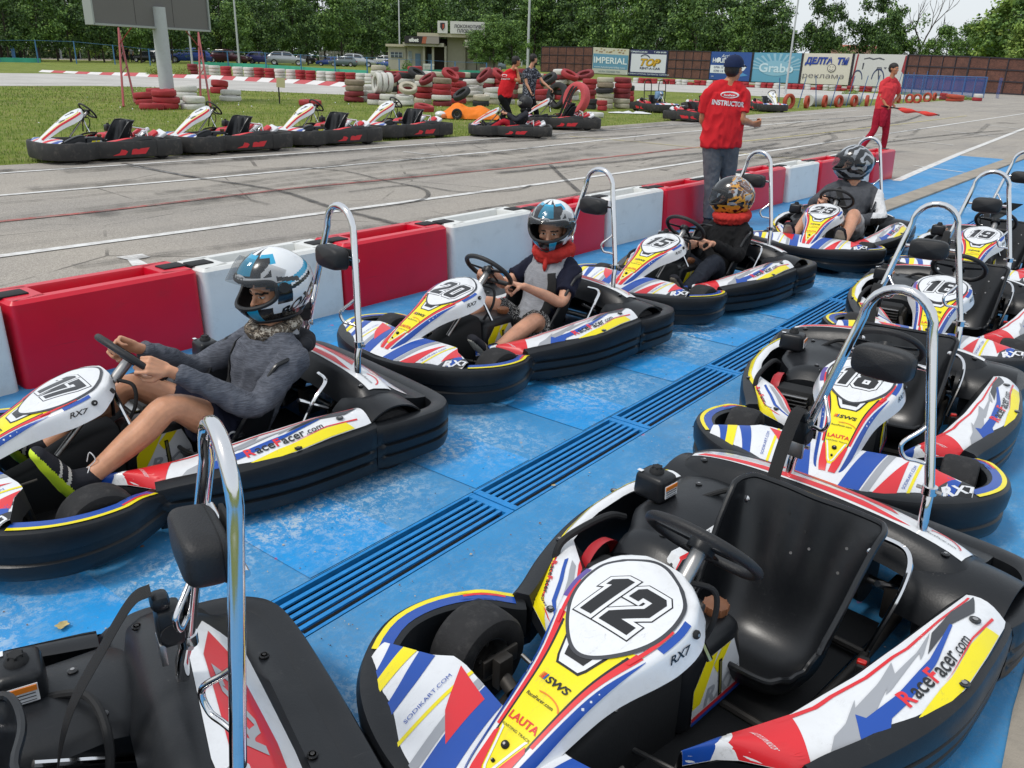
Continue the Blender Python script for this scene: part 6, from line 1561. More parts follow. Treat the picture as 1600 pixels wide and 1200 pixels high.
# sides are named by the viewer's left/right here
ex = lambda b, J=J: chain(b, [J['hip']-V((0, 0, .02)), J['hip']+V((0, 0, .14)), lerp(J['hip'], J['neck'], .55), lerp(J['hip'], J['neck'], .82)], [(.205, .135), (.205, .135), (.215, .13), (.215, .105)], flat=(J['shR']-J['shL']).normalized(), e0=False, e1=False)
root, shirt, tr = figure(root, J, dict(e0=False, extra=ex, S=1.08, HS=1.0, skin=SK3, face=IR*.75+AW*.75+V((0, 0, -.05)), top=F_REDC, topname='t_shirt', sleeve=.74, bottom=F_GREYT, botname='trousers', vox=.008, leg=1.5, seed=12, wr=.020, ws=7,
    palmR=AW*.6-IR*.1+V((0, 0, .3)), palmL=V((0, 0, -1)), curl=(1.5, 1.5, 1.5, 1.5), shoe=(F_SHOEB, F_SOLEW)))
b = MB(); h = J['wrR']+IR*.06; chain(b, [h, h+V((0, 0, .05)), h+V((0, 0, .085))], [.014, .012, .010], m=SK3)
hair(root, J['head'], IR*.75+AW*.75, .97)
mp = wrap_decal([shirt], lerp(J['neck'], J['hip'], .27)-AW*.1+IR*.0, -AW*.96+IR*.15, IR, (0, 0, 1), .3)
b = MB(); b.text('INSTRUCTOR', mp, .002, F_WHITE, (-.005, -.03), .046, offset=.035, L=.02, rot=-.06, xscale=.82); b.build('lettering', root)
b = MB(); b.sticker(poly_tris([circle2(0, .05, .095, .032, 28), circle2(-.008, .047, .080, .023, 28)[::-1]]), mp, .002, F_WHITE, .02); b.build('emblem', root)
b = MB(); b.text('RaceFacer', mp, .0022, F_WHITE, (-.004, .047), .020, offset=.03, L=.02); b.build('lettering', root)
f, u, l = basis(IR*.75+AW*.75, (0, 0, 1)); c = J['head']; CAPM = fabric('navy_cap', '1b2747'); b = MB()
Mh = Matrix(((l.x, f.x, u.x, c.x), (l.y, f.y, u.y, c.y), (l.z, f.z, u.z, c.z), (0, 0, 0, 1)))
b.grid(lambda i, j: V((.094*math.cos(2*PI*i)*math.cos(j*PI/2)**.8, -.012+.110*math.sin(2*PI*i)*math.cos(j*PI/2)**.8, .035+.105*math.sin(j*PI/2))), 32, 10, CAPM, closeu=True, M=Mh)
b.grid(lambda i, j: V((.096*math.cos(2*PI*i), -.012+.112*math.sin(2*PI*i), .037-.012*j)), 32, 1, CAPM, closeu=True, M=Mh)
b.ell((0, -.012, .141), (.008, .008, .005), CAPM, 8, M=Mh)
b.grid(lambda i, j: V((lerp(-.075, .075, i), .085+.085*j*math.cos(lerp(-1.2, 1.2, i)), .040-.018*j+.012*math.cos(lerp(-1.3, 1.3, i)))), 14, 4, CAPM, M=Mh); b.grid(lambda i, j: V((lerp(-.075, .075, i), .085+.085*j*math.cos(lerp(-1.2, 1.2, i)), .036-.018*j+.012*math.cos(lerp(-1.3, 1.3, i)))), 14, 4, CAPM, M=Mh, flip=True)
b.build('cap', root)
# flag marshal
ft = G(1364, 238); root = empty('person', ft, 0, label='marshal in red shirt and crimson trousers striding on the track, flag in hand', cat='person'); P_ = lambda px, py, o=0: JP(ft, px, py, o)
J = dict(hip=P_(1379, 172), neck=P_(1393, 122), head=P_(1397, 108, -.02), shL=P_(1379, 131, .0), shR=P_(1401, 132, .06), elL=P_(1376, 151, -.06), elR=P_(1404, 150, .14), wrL=P_(1384, 164, -.14), wrR=P_(1394, 163, .08),
         hdL=IR*.8-AW*.3+V((0, 0, -.3)), hdR=IR*.2-AW*.8+V((0, 0, -.2)), knL=P_(1366, 202, -.04), knR=P_(1384, 205, .04), anL=P_(1347, 230, .0), anR=P_(1380, 233, .1))
for q in 'LR': J['toe'+q] = J['an'+q]+(IR*.85-AW*.45)*.18+V((0, 0, -.05)); J['up'+q] = (0, 0, 1)
ex = lambda b, J=J: chain(b, [J['hip']+V((0, 0, .02)), J['hip']+V((0, 0, .16)), lerp(J['hip'], J['neck'], .7)], [(.17, .12), (.17, .12), (.19, .11)], flat=(J['shR']-J['shL']).normalized(), e0=False, e1=False)
root, shirt, tr = figure(root, J, dict(e0=False, extra=ex, S=1.0, skin=SK3, face=IR*.5-AW*.85, top=F_CORAL, topname='t_shirt', sleeve=.7, bottom=F_CRIM, botname='overalls', vox=.011, leg=1.5, seed=3, wr=.016, ws=8, palmL=V((0, 0, -1)), palmR=V((0, 0, -1)), curl=1.3, shoe=(fabric('dark_shoe', '1b1b1f'), mat('orange_sole', srgb('d4553c'), .6))))
hair(root, J['head'], IR*.5-AW*.85, 1.0)
b = MB(); chain(b, [J['hip']+V((0, 0, .05))+(-AW)*.10, J['hip']-AW*.12-V((0, 0, .12)), J['hip']-AW*.11-V((0, 0, .30))], [(.08, .03), (.085, .035), (.06, .03)], flat=IR, m=F_CRIM); blob(b, 'hanging_sleeve', root, F_CRIM, .012, 4, wr=.012)
fl = empty('marshal_flag', ft, label='rolled red signal flag on a dark stick held level by the marshal', cat='flag')
h0 = J['wrL']+V((0, 0, -.03)); tip = P_(1468, 180, -.5)
b = MB(); b.tube([lerp(h0, tip, -.08), tip], .012, PLM, 8); b.build('stick', fl)
FR = fabric('flag_cloth', 'd8473f')
b = MB(); a_, c_ = lerp(h0, tip, .22), lerp(h0, tip, .97); d_ = (c_-a_).normalized(); 
def flg(u, v):
    w_ = (.010+.046*math.sin(PI*min(1, u**.8))**.8)*(1+.2*math.sin(u*9)); ang = 2*PI*v; return lerp(a_, c_, u)+V((0, 0, 1))*(w_*math.cos(ang)*.62-w_*.25+.018*math.sin(u*11+v*5))+AW*w_*.8*math.sin(ang)
b.grid(flg, 26, 12, FR, closev=True); b.build('cloth', fl)
# two men by the tyre stacks
ft = G(797, 204); root = empty('person', ft, 0, label='man in red shirt and black trousers with his hand at his mouth', cat='person'); P_ = lambda px, py, o=0: JP(ft, px, py, o)
J = dict(hip=P_(789, 152), neck=P_(800, 109), head=P_(807, 96), shL=P_(787, 119, -.04), shR=P_(806, 118, .12), elL=P_(811, 126, -.14), elR=P_(812, 128, .14), wrL=P_(809, 111, -.14), wrR=P_(808, 112, .0), hdL=V((0, 0, 1))-IR*.2, hdR=V((0, 0, 1))-IR*.3,
         knL=P_(795, 176), knR=P_(787, 178, .1), anL=P_(801, 197), anR=P_(781, 194, .15))
for q in 'LR': J['toe'+q] = J['an'+q]+(IR*.85+AW*.1)*.18+V((0, 0, -.05)); J['up'+q] = (0, 0, 1)
ex = lambda b, J=J: chain(b, [J['hip']+V((0, 0, .0)), J['hip']+V((0, 0, .16)), lerp(J['hip'], J['neck'], .78)], [(.165, .13), (.165, .13), (.18, .12)], flat=IR, e0=False, e1=False)
root, shirt, tr = figure(root, J, dict(e0=False, extra=ex, S=1.05, skin=SK3, face=IR*.95+AW*.3+V((0, 0, -.1)), top=F_REDC, topname='t_shirt', sleeve=.7, bottom=F_BLACK, botname='trousers', vox=.014, leg=1.5, seed=6, wr=.012, ws=8, palmL=IR*-1, palmR=IR*-1, curl=1.4, shoe=(F_SHOEB, F_SOLEG)))
hair(root, J['head'], IR*.95+AW*.3, 1.03)
mp = wrap_decal([shirt], lerp(J['neck'], J['hip'], .28)-IR*.10, -AW*.9-IR*.3, IR, (0, 0, 1), .4)
b = MB(); b.text('INSTRUCTOR', mp, .002, F_WHITE, (.0, -.03), .036, offset=.03, L=.03); b.sticker(poly_tris([circle2(0, .045, .07, .03, 20), circle2(0, .040, .055, .02, 20)[::-1]]), mp, .002, F_WHITE, .03); b.build('lettering', root)
ft = G(836, 196); root = empty('person', ft, 0, label='dark haired man in patterned dark shirt leaning over a kart by the big tyres', cat='person'); P_ = lambda px, py, o=0: JP(ft, px, py, o)
J = dict(hip=P_(826, 154, .0), neck=P_(829, 106, -.02), head=P_(834, 92, -.04), shL=P_(820, 114, -.10), shR=P_(840, 115, .06), elL=P_(823, 131, -.14), elR=P_(848, 128, .0), wrL=P_(829, 143, -.18), wrR=P_(859, 138, -.06), hdL=IR*.3+V((0, 0, -1)), hdR=IR*.9+V((0, 0, -.4)),
         knL=P_(828, 176), knR=P_(838, 176, .1), anL=P_(830, 190), anR=P_(840, 190, .15))
for q in 'LR': J['toe'+q] = J['an'+q]+(IR*.85-AW*.2)*.18+V((0, 0, -.05)); J['up'+q] = (0, 0, 1)
F_FLO = fabric('floral_cloth', '22242c'); b_ = NB(F_FLO); r_ = b_.ramp(b_.noise(b_.coords(), 22, 3, .6, 1), .5, .62, srgb('23252e')+(1,), srgb('8a8f9c')+(1,)); b_.link(r_, b_.n['Principled BSDF'].inputs['Base Color'])
ex = lambda b, J=J: chain(b, [J['hip']+V((0, 0, .0)), J['hip']+V((0, 0, .16)), lerp(J['hip'], J['neck'], .78)], [(.165, .13), (.165, .13), (.18, .12)], flat=IR, e0=False, e1=False)
root, shirt, tr = figure(root, J, dict(e0=False, extra=ex, S=1.03, skin=SK2, face=IR*.9+AW*.5, top=F_FLO, topname='t_shirt', sleeve=.5, bottom=F_BLACK, botname='trousers', vox=.014, leg=1.5, seed=7, wr=.012, ws=8, palmL=IR, palmR=V((0, 0, -1)), curl=.9, shoe=(F_SHOEB, F_SOLEG)))
hair(root, J['head'], IR*.9+AW*.5, 1.03)
# ================================================================ across the track
def ZT(base, py):
    "height of the upright through base that reaches the level py of the photograph"
    d0 = V((base.x, base.y, -CAM_H)); lo, hi = 0, 60
    for _ in range(40):
        z = (lo+hi)/2; q = V((base.x, base.y, z-CAM_H)); y = 600+FPX*q.dot(CD)/q.dot(CF)
        if y > py: lo = z
        else: hi = z
    return z
def pxw(base, px): return px*V((base.x, base.y, -CAM_H)).dot(CF)/FPX
T_COL = dict(r=mat('tyre_red', srgb('9c2a30'), .7, var=.16, vscale=5, dirt=.45, dirtcol=(.10, .05, .045)), d=mat('tyre_dark_red', srgb('7c2a30'), .75, var=.2, vscale=5, dirt=.5, dirtcol=(.06, .03, .03)),
             w=mat('tyre_white', srgb('c9c8c2'), .7, var=.06, vscale=5, dirt=.5, dirtcol=(.22, .2, .17)), c=mat('tyre_cream', srgb('b3ac9a'), .75, var=.1, vscale=5, dirt=.5, dirtcol=(.16, .14, .1)),
             k=mat('tyre_black', srgb('2c2c2e'), .8, var=.2, vscale=5), o=mat('tyre_orange', srgb('a8442e'), .7, var=.12, vscale=5, dirt=.3, dirtcol=(.1, .05, .03)), p=mat('tyre_pink', srgb('bd4a50'), .7, var=.15, vscale=3, dirt=.4, dirtcol=(.15, .07, .07)),
             t=mat('tyre_tan', srgb('877a68'), .8, var=.2, vscale=5))
T_NAME = dict(r='red', d='dark red', w='white', c='cream', k='black', o='orange', p='faded red', t='brown')
_tm = {}
def tyre_mesh(c, n=26):
    if (c, n) not in _tm:
        b = MB(); pr = [(.30, .035), (.36, .008), (.42, 0), (.47, .015), (.495, .055), (.5, .10), (.5, .20), (.495, .245), (.47, .285), (.42, .30), (.36, .292), (.30, .265), (.29, .22), (.33, .15), (.29, .08)]
        b.lathe(pr, T_COL[c], n, closed=True); o = b.build('tyre'); _tm[(c, n)] = o.data; bpy.data.objects.remove(o)
    return _tm[(c, n)]
rt = random.Random(5)
def tyre(c, loc, dia, hh=None, rot=None, where='', n=26, group=None):
    o = bpy.data.objects.new('tyre', tyre_mesh(c, n)); COL.objects.link(o); o.location = loc; o.scale = (dia, dia, (hh or dia*.3)/.3)
    o.rotation_euler = rot or (rt.uniform(-.03, .03), rt.uniform(-.03, .03), rt.uniform(0, 6)); lb = T_NAME[c]+' '+where
    return tag(o, lb, 'tyre', group or ('tyres '+where))
LVL = ('bottom', 'second', 'third', 'fourth', 'fifth', 'sixth', 'seventh')
def near_what(px):
    for x, t in ((262, 'under the video board'), (330, 'right of the grey column'), (430, 'by the tall lamp pole'), (520, 'behind the cream notice'), (600, 'at the left end'), (665, 'by the upright white tyres'), (730, 'behind the orange sheet'), (790, 'left of the instructor'), (860, 'behind the two men'), (930, 'by the huge tyres'), (983, 'at the right end'), (1042, 'below the TOP board'), (1107, 'below the bare brick wall'), (1172, 'below the holiday board'), (1249, 'below the Grabo board'), (1327, 'below the smiling face board'), (1411, 'below the bicycle board')):
        if px < x: return t
    return 'at the far right'
def stack(px, py, w_, cols, where, hpx=None, n=26, jit=.05):
    g0 = 'tyres '+where
    base = G(px, py); dia = pxw(base, w_); base = base+AW*dia*.5; hh = pxw(base, hpx)*1.0 if hpx else dia*.27
    for k, c in enumerate(cols):
        tyre(c, base+V((rt.uniform(-jit, jit)*dia, rt.uniform(-jit, jit)*dia, hh*k-.005)), dia*rt.uniform(.94, 1.05), hh, rot=(rt.gauss(0, .05), rt.gauss(0, .05), rt.uniform(0, 6)) if jit > .04 else None, where=where if len(cols) == 1 else where+', '+LVL[k]+(' of its stack '+near_what(px) if 'lawn' not in where and 'row' not in where and 'verge' not in where else ' of its stack'), n=n, group=g0)
ST = 'tyre lying in the short stacks round the grey column'
for a in ((222, 165, 32, 'rr'), (252, 171, 40, 'rrr'), (227, 172, 38, 'r'), (287, 165, 35, 'www'), (296, 171, 36, 'ww'), (262, 160, 38, 'rr'), (243, 158, 36, 'rr')): stack(*a, 'tyre round the grey column', 9.5)
stack(338, 146, 27, 'rr', 'tyre of the pair on the lawn', 9.5); stack(356, 158, 33, 'ww', 'tyre of the pair on the lawn', 8)
stack(479, 166, 35, 'r', 'tyre lying alone on the lawn behind the parked karts', 9); stack(660, 175, 33, 'r', 'tyre lying alone before the big pile', 10.5)
kr = [(299, 'd'), (316, 'w'), (333, 'w'), (351, 'r'), (370, 'w'), (387, 'w'), (403, 'r'), (420, 'r'), (436, 'w'), (453, 'w'), (468, 'r'), (484, 'r'), (501, 'w'), (516, 'w'), (531, 'r'), (547, 'r'), (563, 'w'), (577, 'w')]
for x, c in kr: stack(x, interp(x, [299, 351, 403, 453, 516, 547, 577], [116, 119.5, 121.8, 124.5, 127.8, 129.3, 131]), 16.5, c*3, 'tyre behind the striped kerb', 5, 18, .02)
W_ = 'tyre in the big pile'
back = 'kdrcwdrckdtkrcwdkrcdwrkdtcrd'
for i, x in enumerate(range(590, 905, 19)):
    n = 5+((i*7) % 3 == 0); stack(x, 150+(x-590)*.022, 24, ''.join(back[(i*3+k*5) % len(back)] for k in range(n)), W_, 7.4-.0*i)
for a in ((552, 160, 30, 'ddtt'), (574, 159, 24, 'www'), (584, 164, 24, 'wd'), (603, 165, 27, 'ww'), (630, 166, 30, 'ww'), (633, 158, 27, 'drdwk'), (660, 162, 27, 'crrwc'), (690, 166, 31, 'dwrrt'), (712, 162, 30, 'rrrr'), (738, 160, 33, 'cwww'), (752, 166, 26, 'kc'), (769, 163, 24, 'cww'),
          (790, 163, 26, 'wrr'), (820, 165, 24, 'wkc'), (845, 166, 24, 'cdr'), (920, 164, 24, 'crdrr'), (945, 170, 27, 'cccktc'), (972, 170, 27, 'ccddrd'), (941, 173, 16, 'rr'), (925, 171, 16, 'kk'), (931, 184, 30, 'w'), (980, 166, 22, 'drrk')):
    stack(*a, W_, 8.2 if a[0] < 900 else 7.6)
stack(711, 126, 29, 'r', 'tyre on the very top of the big pile', 9)
b0 = G(711, 162)+AW*.4; o_t = [o for o in COL.objects if str(o.get('label')).startswith('red tyre on the very top of the big pile')][0]; o_t.location = b0+V((0, 0, ZT(b0, 121))); d_ = pxw(b0, 29); o_t.scale = (d_, d_, d_*.95)
o_t['label'] = 'red tyre on the very top of the big pile'
def lean(c, px, py, dia_px, face, tiltdeg, where, wid=None):
    base = G(px, py); dia = pxw(base, dia_px); z = V(face).normalized(); ax = V((z.x, z.y, math.tan(math.radians(tiltdeg)))).normalized()
    o = tyre(c, base+V((0, 0, dia*.49))-ax*dia*.14, dia, wid or dia*.27, where=where); o.rotation_euler = ax.to_track_quat('Z', 'Y').to_euler(); return o
lean('p', 899, 180, 50, -IR*.75-AW*.65, 12, 'truck tyre standing upright beside the big pile'); lean('k', 870, 170, 40, -IR*.7-AW*.7, 12, 'big tyre standing upright behind the leaning man')
for k in range(3):
    b0 = G(590+k*9, 164)+AW*.5; d = pxw(b0, 31); o = tyre('w', b0+V((0, 0, pxw(b0, 15.5)+d*.5)), d, d*.25, where='tyre balanced on edge at the left of the big pile'); o.rotation_euler = (-IR*.9-AW*.5+V((0, 0, .1))).normalized().to_track_quat('Z', 'Y').to_euler()
b0 = G(636, 166)+AW*.3; d = pxw(b0, 29); o = tyre('c', b0+V((0, 0, pxw(b0, 23))), d, d*.26, where='tyre tilted on the front of the big pile'); o.rotation_euler = (IR*.12-AW*.5+V((0, 0, .9))).normalized().to_track_quat('Z', 'Y').to_euler()
b0 = G(722, 170)+AW*.4; d = pxw(b0, 30); o = tyre('k', b0+V((0, 0, pxw(b0, 18))), d, d*.27, where='tyre slumped over behind the orange cover'); o.rotation_euler = (-IR*.5-AW*.3+V((0, 0, .8))).normalized().to_track_quat('Z', 'Y').to_euler()
for k, (px, py, up, c, fx, fz) in enumerate(((668, 164, 34, 'd', -.5, .9), (700, 164, 40, 'r', .5, .8), (758, 162, 38, 'd', -.7, .8), (778, 160, 36, 'r', .6, .9), (804, 160, 34, 'k', .3, .9), (858, 160, 30, 'k', -.5, .8), (888, 158, 34, 'r', .4, 1), (914, 158, 34, 'd', -.3, 1), (648, 160, 38, 'k', .5, 1), (612, 160, 30, 'd', -.4, 1))):
    b0 = G(px, py)+AW*.55; d = pxw(b0, 29); o = tyre(c, b0+V((0, 0, pxw(b0, up))), d, d*.27, where='tyre askew on the big pile '+near_what(px)); o.rotation_euler = (IR*fx-AW*.3+V((0, 0, fz))).normalized().to_track_quat('Z', 'Y').to_euler()
R_ = 'tyre in the low far wall'; x = 984; i = 0
while x < 1400:
    y = interp(x, [984, 1120, 1240, 1400], [129.5, 134.5, 139.5, 145]); c = 'wwrrrwrr'[i % 8]; stack(x, y, 10.5, c*2 if i % 5 else c, R_, 3.9, 12, .08); x += 9.6; i += 1
for px, top, bot, w_ in ((1231, 147, 169.5, 19), (1259, 150, 169, 10), (1287, 149, 167.5, 10), (1309, 149, 167.5, 15), (1333, 149, 166.5, 13), (1353, 149, 166, 8), (1371, 148, 165, 9), (1403, 148, 161, 8), (1420, 147, 161, 7), (1432, 147, 161, 8), (1448, 145, 159, 7), (1459, 145, 157, 8)):
    base = G(px, bot); dia = pxw(base, bot-top)*1.05; a = math.acos(min(1, w_/(bot-top))); ax = (-AW*math.cos(a)+IR*math.sin(a)*(1 if px % 2 else -1)); o = tyre('o', base+V((0, 0, dia*.44))-ax*dia*.12, dia, dia*.27, where='upright tyre on the verge, '+('first', 'second', 'third', 'fourth', 'fifth', 'sixth', 'seventh', 'eighth', 'ninth', 'tenth', 'eleventh', 'last')[[1231, 1259, 1287, 1309, 1333, 1353, 1371, 1403, 1420, 1432, 1448, 1459].index(px)]+' from the left', n=22, group='orange tyres along the verge')
    o.rotation_euler = ax.to_track_quat('Z', 'Y').to_euler()
    b = MB(); q = base-IR*dia*.62; b.tube([(0, 0, 0), V((0, 0, ZT(q, bot-48)))+IR*.25*math.sin(px)], .035*dia, mat('post_blue', srgb('3c5f92'), .6), 8); o = b.build('fence_post', loc=q); tag(o, 'thin blue post beside the '+('first', 'second', 'third', 'fourth', 'fifth', 'sixth', 'seventh', 'eighth', 'ninth', 'tenth', 'eleventh', 'last')[[1231, 1259, 1287, 1309, 1333, 1353, 1371, 1403, 1420, 1432, 1448, 1459].index(px)]+' upright orange tyre from the left', 'post', 'blue posts along the verge')
stack(1497, 159, 28, 'oo', 'tyre lying flat at the end of the orange row', 5); stack(1530, 158, 14, 'rw', 'tyre near the far end of the verge', 5); stack(1476, 156, 12, 'dr', 'tyre behind the orange pair', 5)
# ---- karts of the second kind
gt = make_kart(None, 'gt', name='racing_kart')
t_ = MB(); t_.text('7', NM, .005, BLK, (0, NL*.78), .09, offset=.05, shear=.25); t_.build('number_label', gt)
for c_ in gt.children:
    if c_.name.startswith(('nose_panel', 'number_label', 'bolt')):
        Rm = Matrix.Rotation(math.radians(8), 4, 'X'); p_ = V((0, -.885, .235)); T_ = Matrix.Translation(p_) @ Rm @ Matrix.Diagonal((1.05, 1.10, 1.1, 1)) @ Matrix.Translation(-p_); c_.matrix_basis = T_
    if c_.name.startswith('steering'): c_.location = (0, .02, .05)
    if c_.name.startswith(('seat',)): c_.scale = (1.08, 1.12, .98); c_.location = (-.01, -.01, 0)
for i, (x, y, yw, w_) in enumerate(((-13.45, 6.35, -1.5, 'white nosed kart numbered 7, leftmost of the four parked along the grass'), (-13.4, 8.45, -1, 'second from the left of the four parked karts along the grass'), (-13.45, 10.65, -1, 'third from the left of the four parked karts along the grass'), (-13.75, 13.0, -4, 'last and farthest of the four parked karts along the grass'))):
    o = gt if i == 0 else copy_tree(gt); place(o, x+.22, y+.10, yw); o.scale = (1.06, 1.09, 1.2); tag(o, w_, 'kart', 'four karts parked at the edge of the grass')
kd = copy_tree(gt); place(kd, -12.35, 15.35, -50); kd.scale = (1, 1, 1); tag(kd, 'kart carrying a driver in dark overalls beside the orange cover', 'kart'); kd.pop('group', None) if 'group' in kd else None
kf = copy_tree(gt); place(kf, -13.1, 18.3, -48); tag(kf, 'twin seat kart with tubular frame beside the big upright tyres', 'kart'); del kf['group']
b = MB()
for s in (-1, 1): b.tube(spline([(s*.30-.1, .0, .2), (s*.30-.12, .25, .75), (s*.30, .33, .86), (s*.30+.12, .25, .75), (s*.30+.1, .0, .2)], 6), .014, PLM, 8)
b.tube([(-.45, .2, .55), (.45, .2, .55)], .014, PLM, 8); b.build('tubular_frame', kf)
b = MB(); b.grid(lambda u, v: seatf(u, v)+V((-.33, .05, .04)), 14, 14, PLS, flip=True); b.grid(lambda u, v: seatf(u, v, .01)+V((-.33, .05, .04)), 14, 14, PLS); b.build('seat', kf)
J = dict(hip=(.07, .13, .16), neck=(.06, .34, .55), head=(.06, .325, .70), shL=(.235, .33, .48), shR=(-.11, .33, .48), elL=(.28, .12, .36), elR=(-.16, .12, .38), wrL=rim(.12, 0)+V((0, .09, -.04)), wrR=rim(-.12, 0)+V((0, .09, -.04)), hdL=(0, -.8, .4), hdR=(0, -.8, .4),
         knL=(.2, -.15, .32), knR=(-.1, -.16, .34), anL=(.2, -.46, .16), anR=(-.18, -.5, .16), toeL=(.2, -.53, .27), toeR=(-.18, -.57, .27), upL=(0, .9, .42), upR=(0, .9, .42))
F_SUIT = fabric('dark_overalls', '2a2c33'); F_SRED = fabric('overalls_red', 'a3202c')
PD, _, _ = driver(kd, 'driver in dark and red overalls and black helmet in the kart by the orange cover', J, dict(S=.95, skin=SK2, face=(0, -1, 0), top=F_SUIT, topname='overall_top', bottom=[F_SUIT, F_SRED], botfn=lambda p: 1 if p.y < -.02 and p.x > .15 else 0, botname='overall_legs', vox=.012, leg=1.5, seed=3, palmL=V((-.7, 0, -.4)), palmR=V((.7, 0, -.4)), shoe=(F_SHOEB, F_SOLEG)))
helmet(PD, (.06, .33, .735), (0, -1, -.1), 1.05, 'matt'); collar(PD, (.06, .34, .58), .085, F_BLACK, 1)
# disused karts lying beyond the grass on the right
for (px, py, yw, lb) in ((1028, 176, 20, 'broken kart frame lying among tyres left of the instructor'), (1112, 176, 75, 'stripped low kart parked just left of the instructor shirt'), (1205, 175, 5, 'red and black kart facing the camera by the first orange tyre'), (1098, 192, 60, 'kart nose with black bumper showing beside the instructor')):
    o = copy_tree(gt); g_ = G(px, py)+AW*.7; place(o, g_.x, g_.y, math.degrees(math.atan2(AW.y, AW.x))-90+yw); tag(o, lb, 'kart'); del o['group']
    if px in (1028, 1112):
        for c in list(o.children):
            if c.name.startswith(('nose_panel', 'number_label', 'bolt', 'steering_wheel')): bpy.data.objects.remove(c)
    if px == 1028:
        b = MB()
        for s in (-1, 1): b.tube(spline([(s*.28-.12, .1, .2), (s*.28-.13, .15, .80), (s*.28, .17, .92), (s*.28+.13, .15, .80), (s*.28+.12, .1, .2)], 6), .016, PLM, 8)
        b.tube([(-.4, .12, .6), (.4, .12, .6)], .012, PLM, 8); b.box((.1, .0, .48), (.25, .2, .22), mat('blue_box', srgb('7fa3c8'), .6), bev=.03); b.build('tubular_frame', o)
# orange sheet over a kart
oc = empty('covered_kart', G(735, 187), math.atan2(IR.y, IR.x), label='low kart hidden under a crumpled orange sheet beside the tyre pile', cat='kart'); ORC = fabric('orange_sheet', 'e57a1e', var=.05, bump=.3, bs=12, rough=.6)
def cov(u, v):
    x = lerp(-.95, .82, u); y = lerp(-.02, 1.05, v); e = math.sin(PI*u)**.45*math.sin(PI*min(1, v*1.04))**.5
    hgt = .02+e*(.20+.20*math.exp(-((x+.40)/.27)**2)+.13*math.exp(-((x-.36)/.32)**2))+.035*noise.noise(V((x*3.2, y*3.2, 1)))*e+.05*(1-abs(noise.noise(V((x*4+3, y*5, 7))))*2.4)*e
    hem = .05*math.sin(u*23)*(1 if v < .05 else 0)
    return V((x+.03*math.sin(v*9), y+hem*.4-.06*math.sin(PI*u), max(.012, hgt)))
b = MB(); b.grid(cov, 60, 40, ORC, flip=False); b.build('cover_sheet', oc)
w0 = make_wheel('wheel', oc, (-.38, -.12, .15), .15, .12, PI/2)
b = MB(); b.ell((-.86, .05, .12), (.16, .14, .09), WHT, 16); b.box((-.76, -.04, .08), (.14, .10, .12), mat('faded_orange', srgb('d97a4a'), .6), bev=.03); b.build('nose_panel', oc)
# ---- video board on its column
bb = G(263, 158); bb = V((bb.x, bb.y, 0)); M_COL = mat('column_grey', srgb('b2b7ba'), .5, var=.04, dirt=.2, dirtcol=(.25, .25, .24)); M_SCR = mat('screen_grey', srgb('686664'), .6, var=.04, vscale=.6); M_FRM = mat('screen_frame', srgb('9aa09e'), .5); M_LEG = mat('leg_red', srgb('8c2a26'), .6, dirt=.2)
root = empty('video_board', bb, label='big dark grey video board on a round grey column cut by the top edge', cat='billboard')
zb = 2.32; L0, L1 = G(147, 35.5, zb), G(326, 47, zb); dx = (L1-L0); wd = dx.length; dx.normalize(); nn = V((dx.y, -dx.x, 0)); nn = nn if nn.dot(AW) < 0 else -nn
M = Matrix(((dx.x, -nn.x, 0, (L0.x+L1.x)/2-bb.x), (dx.y, -nn.y, 0, (L0.y+L1.y)/2-bb.y), (0, 0, 1, 0), (0, 0, 0, 1)))
b = MB(); b.box((0, .15, zb+1.75), (wd, .30, 3.5), M_SCR, M=M); 
for k in (2, 4): b.box((-wd/2+wd*k/6, -.001, zb+1.75), (.006, .012, 3.44), PLM, M=M)
b.build('screen', root)
b = MB()
for s in (-1, 1): b.box((s*(wd/2+.04), .12, zb+1.75), (.06, .34, 3.6), M_FRM, M=M)
b.box((0, .12, zb-.03), (wd+.12, .34, .06), M_FRM, M=M); b.build('screen_frame', root)
cc = M.inverted() @ V((0, 0, 0)); b = MB(); b.lathe([(.30, 0), (.235, .06), (.235, zb+.6)], M_COL, 28); b.build('column', root)
for nm, foots, tp in (('left', ((193, 167), (211, 161)), (185, 44)), ('right', ((314, 167), (329, 167)), (310, 51))):
    F0 = [G(*f) for f in foots]; mid = lerp(F0[0], F0[1], .5); top = V((mid.x, mid.y, zb)) 
    d = (CR*((tp[0]-800)/FPX)+CD*((tp[1]-600)/FPX)+CF); tt = (zb+.05-CAM_H)/d.z; top = V((0, 0, CAM_H))+d*tt
    b = MB()
    for f in F0: b.tube([f-bb, top-bb], .035, M_LEG, 8)
    b.tube([lerp(F0[0], top, .75)-bb, lerp(lerp(F0[0], top, .75), V((bb.x, bb.y, zb)), .35)-bb+V((0, 0, .35))], .022, M_LEG, 6)
    for k in range(3): b.tube([lerp(F0[0], top, .35+k*.2)-bb, lerp(F0[1], top, .45+k*.2)-bb], .018, M_LEG, 6)
    b.build('leg', root)
